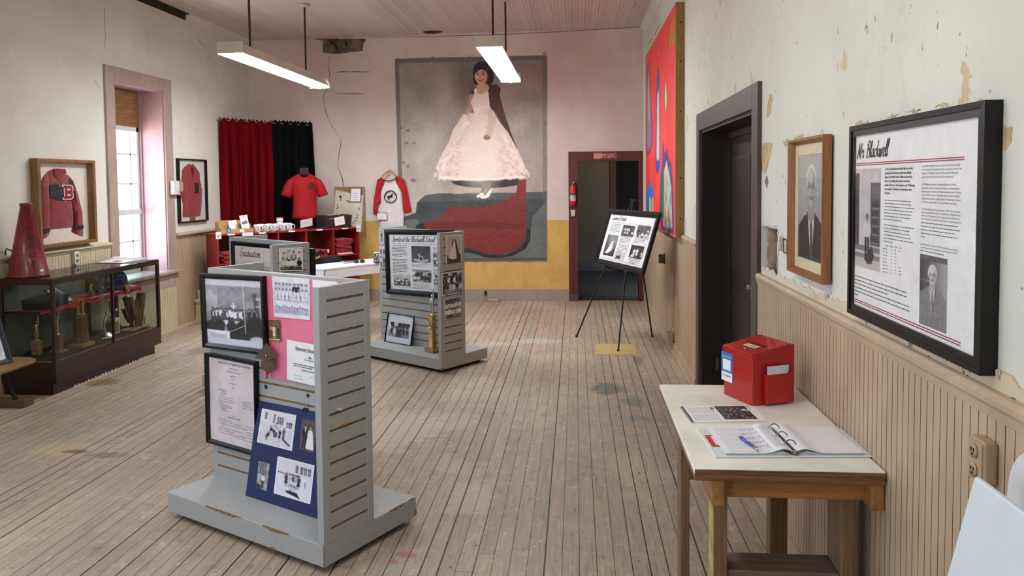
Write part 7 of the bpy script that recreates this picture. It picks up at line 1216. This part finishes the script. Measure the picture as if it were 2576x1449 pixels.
R.line(bp([(662, 440), (668, 500), (638, 585)]), 46, (206, 184, 168)); R.ell(632-ox, 592-oy, 22, 15, (150, 108, 92)); P_([(545, 400), (600, 395), (590, 420), (560, 460), (552, 455), (565, 420)], (232, 218, 208))
# neck, face, hair
P_([(572, 262), (590, 235), (640, 230), (652, 285), (600, 318), (556, 300)], (190, 152, 132)); R.ell(610-ox, 165-oy, 62, 56, (26, 22, 22)).ell(650-ox, 205-oy, 32, 54, (26, 22, 22)).ell(662-ox, 180-oy, 18, 30, (30, 26, 25)).ell(565-ox, 180-oy, 20, 28, (26, 22, 22)).ell(568-ox, 224-oy, 20, 32, (26, 22, 22)).ell(640-ox, 150-oy, 26, 20, (52, 44, 42), .8, .5); R.ell(598-ox, 200-oy, 40, 52, (198, 158, 138)); R.ell(622-ox, 205-oy, 22, 42, (168, 126, 108), .6, .8)
P_([(552, 196), (560, 158), (590, 138), (632, 144), (644, 190), (632, 172), (606, 158), (584, 164), (566, 178)], (26, 22, 22))
for x in (578, 613): R.ell(x-ox, 190-oy, 9, 5, (46, 30, 28)); R.line(bp([(x-12, 177), (x+11, 175)]), 4, (50, 34, 30))
R.line(bp([(594, 190), (588, 214), (598, 216)]), 4, (150, 106, 92)).line(bp([(580, 225), (588, 231), (600, 231), (611, 223)]), 6, (142, 60, 58)).ell(625-ox, 212-oy, 14, 18, (186, 136, 118), .8, .6); R.ell(562-ox, 292-oy, 10, 14, (226, 214, 206))
# legs, shoes
R.line(bp([(612, 895), (596, 955)]), 26, (150, 136, 128)).line(bp([(642, 895), (636, 955)]), 26, (150, 136, 128)); P_([(556, 965), (590, 945), (612, 950), (600, 972), (565, 976)], (232, 220, 210)); P_([(582, 975), (622, 955), (658, 915), (662, 925), (640, 975), (600, 984)], (236, 224, 214))
for x, y, s in ((110, 540, 9), (100, 620, 8), (140, 860, 12), (105, 770, 7), (150, 620, 6)): R.ell(x-ox, y-oy, s*1.6, s, (96, 86, 82), .7, .5)
BRD = (104, 96, 96)
R.a = R.a*1.12; R.rect(0, 0, 984, 26, BRD, .85).rect(0, 0, 26, 1305, BRD, .8).rect(958, 0, 984, 1305, BRD, .45).rect(0, 1284, 984, 1305, (70, 78, 80), .8); R.noise(6, 150, 12)
q = [P(993, 148, Y=YF-.011), P(1375.5, 139.5, Y=YF-.011), P(1375.5, 656, Y=YF-.014), P(1008, 657.5, Y=YF-.014)]; ce = (q[2]+q[3])/2
t = thing('photo_banner', 'giant vinyl banner of a woman in a white ball gown on the far wall', 'banner', ce); picmesh('vinyl_sheet', R, [v-ce for v in q], thick=.002, parent=t, bend=.006)
def bpt(x, y): u, v = (x-ox)/984, (y-oy)/1305; return (q[0]*(1-u)+q[1]*u)*(1-v)+(q[3]*(1-u)+q[2]*u)*v-ce
for x, y in ((45, 92), (285, 76), (525, 75), (1005, 66), (58, 310), (70, 525), (76, 745), (1008, 510), (1008, 730), (1010, 945), (1010, 1158), (542, 1378), (778, 1378), (1012, 1372)):
    p = bpt(x, y); MB().tube([(p.x+.011*math.cos(2*PI*k/12), p.y-.01, p.z+.011*math.sin(2*PI*k/12)) for k in range(12)], .004, 6, closed=True).build('grommet', mk('grommet_steel', (150, 146, 140), .35, .9), t)
# ------------------------------------------------------------------ things round the far door
Mx = frameM((.415, YF-.026, 2.008), (1, 0, .012)); t = thing('no_smoking_sign', 'worn red NO SMOKING sign over the far doorway', 'sign', Mx); MB().box(-.165, .165, -.004, 0, 0, .092).build('plate', mk('sign_red_worn', (150, 46, 40), .5, var=.25, sc=7), t); MB().prism([(-.16, .002), (-.07, .002), (-.055, .03), (-.03, .06), (-.045, .09), (-.16, .09)], -.0046, -.004, 'y').build('faded_patch', mk('faded_salmon', (206, 134, 112), .6, var=.1, sc=14), t); b = MB(); text(b, 'NO SMOKING', 0, .013, .086, 'c', 0, -.0052, fit=.315); b.build('lettering', mk('sign_pink_white', (224, 184, 176), .6), t)
ef = P(1441.5, 515, Y=YF-.09); t = thing('fire_extinguisher', 'red fire extinguisher hung on the left jamb of the far doorway', 'fire extinguisher', (ef.x, YF-.085, 1.36)); FR = mk('extinguisher_red', (196, 22, 20), .25, coat=.4)
MB().lathe([(.02, 0), (.04, .006), (.043, .02), (.043, .245), (.036, .275), (.018, .295), (.016, .31)], 24).build('cylinder', FR, t); MB().lathe([(.0435, .065), (.0435, .15)], 24).build('instruction_label', mk('extinguisher_label', (206, 200, 200), .5, var=.15, sc=40), t); MB().lathe([(.0445, .155), (.0445, .168)], 24).build('strap', INK, t); MB().tube([(0, 0, .3), (0, 0, .33)], .014, 10).box(-.03, .012, -.01, .01, .335, .348).box(-.025, .035, -.008, .008, .325, .333).build('valve_head', INK, t, .002); MB().tube([(.015, 0, .325), (.04, 0, .315), (.045, 0, .27)], .007, 8).build('hose', INK, t); MB().lathe([(.001, 0), (.012, 0), (.012, .006), (.001, .006)], 14, M=Matrix.Translation((.008, -.016, .325)) @ Matrix.Rotation(PI/2, 4, 'X')).build('gauge', mk('gauge_face', (210, 208, 200), .3), t); MB().box(-.03, .03, .043, .06, .05, .3).build('bracket', DARKM, t)
p = P(1441.5, 536, Y=YF-.026); t = thing('door_contact_box', 'small white plastic box under the fire extinguisher', 'wall box', (p.x, YF-.026, p.z-.045)); MB().box(-.028, .028, -.03, 0, 0, .075).build('cover', mk('ivory_plastic', (206, 198, 178), .5), t, .004); MB().box(-.036, .036, -.02, 0, .075, .088).build('bracket', mk('ivory_plastic', (206, 198, 178), .5), t)
p = P(1222, 748, Y=YF-.022); t = thing('wall_outlet', 'black wall outlet with plugged cord in the far baseboard', 'outlet', (p.x, YF-.022, .07)); MB().box(-.02, .02, -.006, 0, 0, .075).build('plate', INK, t); b = MB(); [b.box(-.012, .012, -.009, -.006, z, z+.02) for z in (.012, .045)]; b.build('socket', mk('socket_grey', (70, 66, 62), .5), t)
t2 = thing('power_adapter', 'beige cord adapter on the floor under the black outlet', 'power adapter', (p.x+.11, YF-.06, 0)); MB().box(-.08, .08, -.03, .03, 0, .035).build('adapter_body', BOXM, t2, .006); MB().tube([(-.08, 0, .02), (-.11, .0, .03), (-.12, .02, .06), (-.11, .03, .085)], .006, 6).build('cord', mk('cord_grey', (150, 140, 130), .5), t2)
# ------------------------------------------------------------------ white desk
D0, D1 = Vector((-2.708, 8.081, 0)), Vector((-2.264, 8.729, 0)); xd = (D1-D0).normalized(); Md = frameM(D0, xd); DL = 1.3; WD = mk('white_desk', (226, 228, 232), .3, var=.01, coat=.2); DW = .45
t = thing('counter_desk', 'white desk with a deep apron between the slatwall stands', 'desk', Md @ Matrix.Translation((DL/2, DW/2, 0))); MB().box(-DL/2-.006, DL/2+.006, -DW/2-.006, DW/2+.006, .765, .782).build('desktop', WD, t, .002); MB().box(-DL/2, DL/2, -DW/2, -DW/2+.018, .665, .765).box(-DL/2, DL/2, DW/2-.018, DW/2, .665, .765).box(-DL/2, -DL/2+.018, -DW/2, DW/2, .665, .765).box(DL/2-.018, DL/2, -DW/2, DW/2, .665, .765).build('apron', WD, t)
for x in (-1, 1):
    for y in (-1, 1): MB().box(x*(DL/2-.022)-.022, x*(DL/2-.022)+.022, y*(DW/2-.022)-.022, y*(DW/2-.022)+.022, 0, .665).build('leg', WD, t)
l = PL(948, 661, Md, 2, .783); t = thing('popcorn_can', 'dark can with pale popcorn print on the white desk', 'can', Md @ Matrix.Translation((l.x, l.y, .783))); MB().lathe([(.036, 0), (.036, .112), (.034, .116)], 24).build('can_body', mk('can_dark', (52, 60, 72), .35), t); MB().lathe([(.0365, .113), (.0375, .119), (.033, .12)], 24).build('rim', mk('can_rim', (236, 232, 220), .4), t); b = MB(); r = random.Random(4)
for k in range(34): a = -2.1+r.uniform(-.75, .95); z = .012+.09*r.random(); b.sphere((.0358*math.cos(a), .0358*math.sin(a), z), r.uniform(.005, .009), 8, sx=.5, sy=.5)
b.build('popcorn_print', mk('popcorn_cream', (234, 224, 190), .6), t)
l = PL(886, 660, Md, 2, .783); t = thing('notebook', 'dark blue notebook with white pages lying on the white desk', 'notebook', Md @ Matrix.Translation((l.x, l.y, .783)) @ Matrix.Rotation(-.4, 4, 'Z')); NB = mk('notebook_blue', (26, 38, 66), .4); MB().box(-.11, .07, -.065, .065, 0, .004).box(-.11, .07, -.065, .065, .018, .022).build('cover', NB, t, .001); MB().box(-.105, .065, -.06, .06, .004, .018).build('pages', PAPER, t)
l = PL(900, 662, Md, 2, .783); t = thing('sunglasses', 'black sunglasses lying in front of the blue notebook', 'sunglasses', Md @ Matrix.Translation((l.x, l.y-.03, .783)) @ Matrix.Rotation(-.5, 4, 'Z')); LENS = mk('dark_lens', (14, 12, 14), .1, coat=.5)
for s in (-1, 1): MB().lathe([(.001, -.002), (.027, -.002), (.027, .002), (.001, .002)], 18, M=Matrix.Translation((s*.034, 0, .022)) @ Matrix.Rotation(PI/2, 4, 'X') @ Matrix.Diagonal((1.1, .8, 1, 1))).build('lens', LENS, t); MB().tube([(s*.06, 0, .03), (s*.064, .05, .026), (s*.058, .12, .012)], .003, 6).build('temple', INK, t)
MB().tube([(-.01, 0, .028), (0, -.003, .032), (.01, 0, .028)], .003, 6).build('bridge', INK, t)
bk = P(828, 662, Y=9.0); t = thing('stool', 'plain dark stool behind the white desk', 'stool', (bk.x, 9.0, 0)); MB().lathe([(.17, .5), (.17, .53), (.16, .535)], 24).build('seat', DARKM, t)
for k in range(4): a = PI/4+k*PI/2; MB().tube([(.12*math.cos(a), .12*math.sin(a), .5), (.17*math.cos(a), .17*math.sin(a), 0)], .013, 8).build('leg', DARKM, t)
t = thing('backpack', 'black backpack with a tan strap slumped on the stool behind the white desk', 'backpack', rotM((bk.x, 9.0, .536), .2)); BP = mk('backpack_black', (9, 10, 10), .8, var=.2, sc=20, spec=.25); b = MB(); rings = []
for k in range(12): u = k/11; z = .29*math.sin(u*PI/2); a = .005+.215*math.cos(u*PI/2)**.6+.008*math.sin(k*2.3)*(u < .9); bb = .004+.13*math.cos(u*PI/2)**.6; rings.append([(a*math.cos(2*PI*i/20)*(1+.06*math.sin(3*2*PI*i/20+k))+.03*u, bb*math.sin(2*PI*i/20), z-.0) for i in range(20)])
b.loft(rings, 0, True, True).build('bag_body', BP, t); MB().tube([(-.1, -.08, .3), (-.17, -.1, .27), (-.205, -.1, .16), (-.2, -.1, .03)], [.016, .024, .026, .022], 8).build('tan_strap', mk('strap_tan', (160, 140, 116), .8), t); MB().tube([(-.05, -.06, .33), (-.09, -.08, .37), (-.13, -.09, .33), (-.13, -.09, .24)], .014, 8).build('grab_loop', BP, t); MB().box(-.06, .1, -.128, -.1, .06, .2).build('front_pocket', BP, t, .012)
# ------------------------------------------------------------------ ceiling lights
FIXW = paintwood('fixture_enamel', (196, 188, 172), (150, 126, 84), .7, sc=4, rough=.4); ROD = mk('fixture_rod', (64, 46, 40), .4, .4)
def lensmat(name, st):
    m = bpy.data.materials.new(name); nt = NT(m); e = nt.n('Emission'); nz = nt.noise(nt.vmul(nt.obj(), (30, 1, 1)), 6, 2); nt.put(e, 0, nt.mix(nz, (250, 252, 248), (246, 250, 255))); e.inputs[1].default_value = st; nt.t.links.new(e.outputs[0], nt.out.inputs[0]); return m
LENS_FAR, LENS_NEAR = lensmat('lit_lens', 18.0), lensmat('lit_lens_added', 8.0)  # second lens is weaker, for the added unseen fixtures
def fixture(lab, x, y0, y1, z, stems, lensm=None):
    yc = (y0+y1)/2; t = thing('ceiling_light', lab, 'ceiling light', (x, yc, z)); L = (y1-y0)/2; w = .125
    MB().prism([(-w, .03), (-w+.006, .03), (-.075, .09), (.075, .09), (w-.006, .03), (w, .03), (w, .036), (.08, .1), (.08, .13), (-.08, .13), (-.08, .1), (-w, .036)], -L+.012, L-.012, 'y').build('housing', FIXW, t)
    for s in (-1, 1): MB().box(-w, w, s*L-.006, s*L+.006, .03 if s < 0 else .005, .135).build('end_cap', FIXW, t, .003)
    pr = []
    for k in range(25): u = -w+.006+(2*w-.012)*k/24; pr.append((u, .03-.03*math.cos(PI*u/(2*w))**.6+.004*abs(math.sin(4*PI*(u+w)/(2*w)))))
    MB().prism(pr+[(w-.006, .034), (-w+.006, .034)], -L+.007, L-.007, 'y').build('lens', lensm, t)
    for s in stems:
        zc = 3.77+(x-XL)*.0105-z; o = MB().tube([(0, s-yc, .12), (0, s-yc, zc)], .011, 10).build('hanger_rod', ROD, t); MB().lathe([(.001, zc), (.06, zc), (.055, zc-.02), (.015, zc-.04), (.001, zc-.04)], 20, (0, s-yc)).build('ceiling_canopy', FIXW, t)
fixture('long hanging fluorescent light on the left, nearer the window', -3.13, 6.86, 9.33, 2.865, (7.3, 8.85), LENS_FAR); fixture('long hanging fluorescent light right of centre before the banner', -.795, 7.2, 9.6, 2.925, (7.55, 8.95), LENS_FAR)
fixture('added fluorescent light out of view near the camera on the left', -3.13, 1.2, 3.6, 2.9, (1.7, 3.1), LENS_NEAR); fixture('added fluorescent light out of view near the camera on the right', -.795, 1.2, 3.6, 2.93, (1.7, 3.1), LENS_NEAR)  # unseen fixtures, added to brighten the near part of the room
# ------------------------------------------------------------------ daylight
wld = bpy.data.worlds.new('sky'); SC.world = wld; wld.use_nodes = True; nt = wld.node_tree; nt.nodes.clear(); o = nt.nodes.new('ShaderNodeOutputWorld'); bg = nt.nodes.new('ShaderNodeBackground'); tc = nt.nodes.new('ShaderNodeTexCoord'); sx = nt.nodes.new('ShaderNodeSeparateXYZ'); cr = nt.nodes.new('ShaderNodeValToRGB')
cr.color_ramp.elements[0].position = .42; cr.color_ramp.elements[0].color = (1.1, 1.04, .95, 1); cr.color_ramp.elements[1].position = .56; cr.color_ramp.elements[1].color = lin((196, 222, 255)); mr_ = nt.nodes.new('ShaderNodeMath'); mr_.operation = 'MULTIPLY_ADD'; mr_.inputs[1].default_value = .5; mr_.inputs[2].default_value = .5
nt.links.new(tc.outputs['Generated'], sx.inputs[0]); nt.links.new(sx.outputs[2], mr_.inputs[0]); nt.links.new(mr_.outputs[0], cr.inputs[0]); nt.links.new(cr.outputs[0], bg.inputs[0]); bg.inputs[1].default_value = SKY = 7.0; nt.links.new(bg.outputs[0], o.inputs[0])
def portal(x, y, z, sx_, sy_, rot):
    l = bpy.data.lights.new('window_daylight', 'AREA'); l.shape = 'RECTANGLE'; l.size = sx_; l.size_y = sy_; l.cycles.is_portal = True; p = bpy.data.objects.new('window_daylight', l); C.objects.link(p); p.location = (x, y, z); p.rotation_euler = rot
for h in WIN: portal(XL-.36, (h[0]+h[1])/2, (h[2]+h[3])/2, 2.1, .95, (0, -PI/2, 0))
portal(-3.0, YN-.14, 1.75, 1.2, 1.9, (PI/2, 0, 0))
SC.view_settings.view_transform = 'Standard'; SC.view_settings.look = 'None'; SC.view_settings.exposure = 1.2; SC.view_settings.gamma = 1
cy = SC.cycles; cy.max_bounces = 8; cy.diffuse_bounces = 5; cy.glossy_bounces = 3; cy.transparent_max_bounces = 24; cy.transmission_bounces = 4; cy.caustics_reflective = False; cy.caustics_refractive = False; cy.sample_clamp_indirect = 6; cy.use_denoising = True; cy.use_adaptive_sampling = True; cy.adaptive_threshold = .015
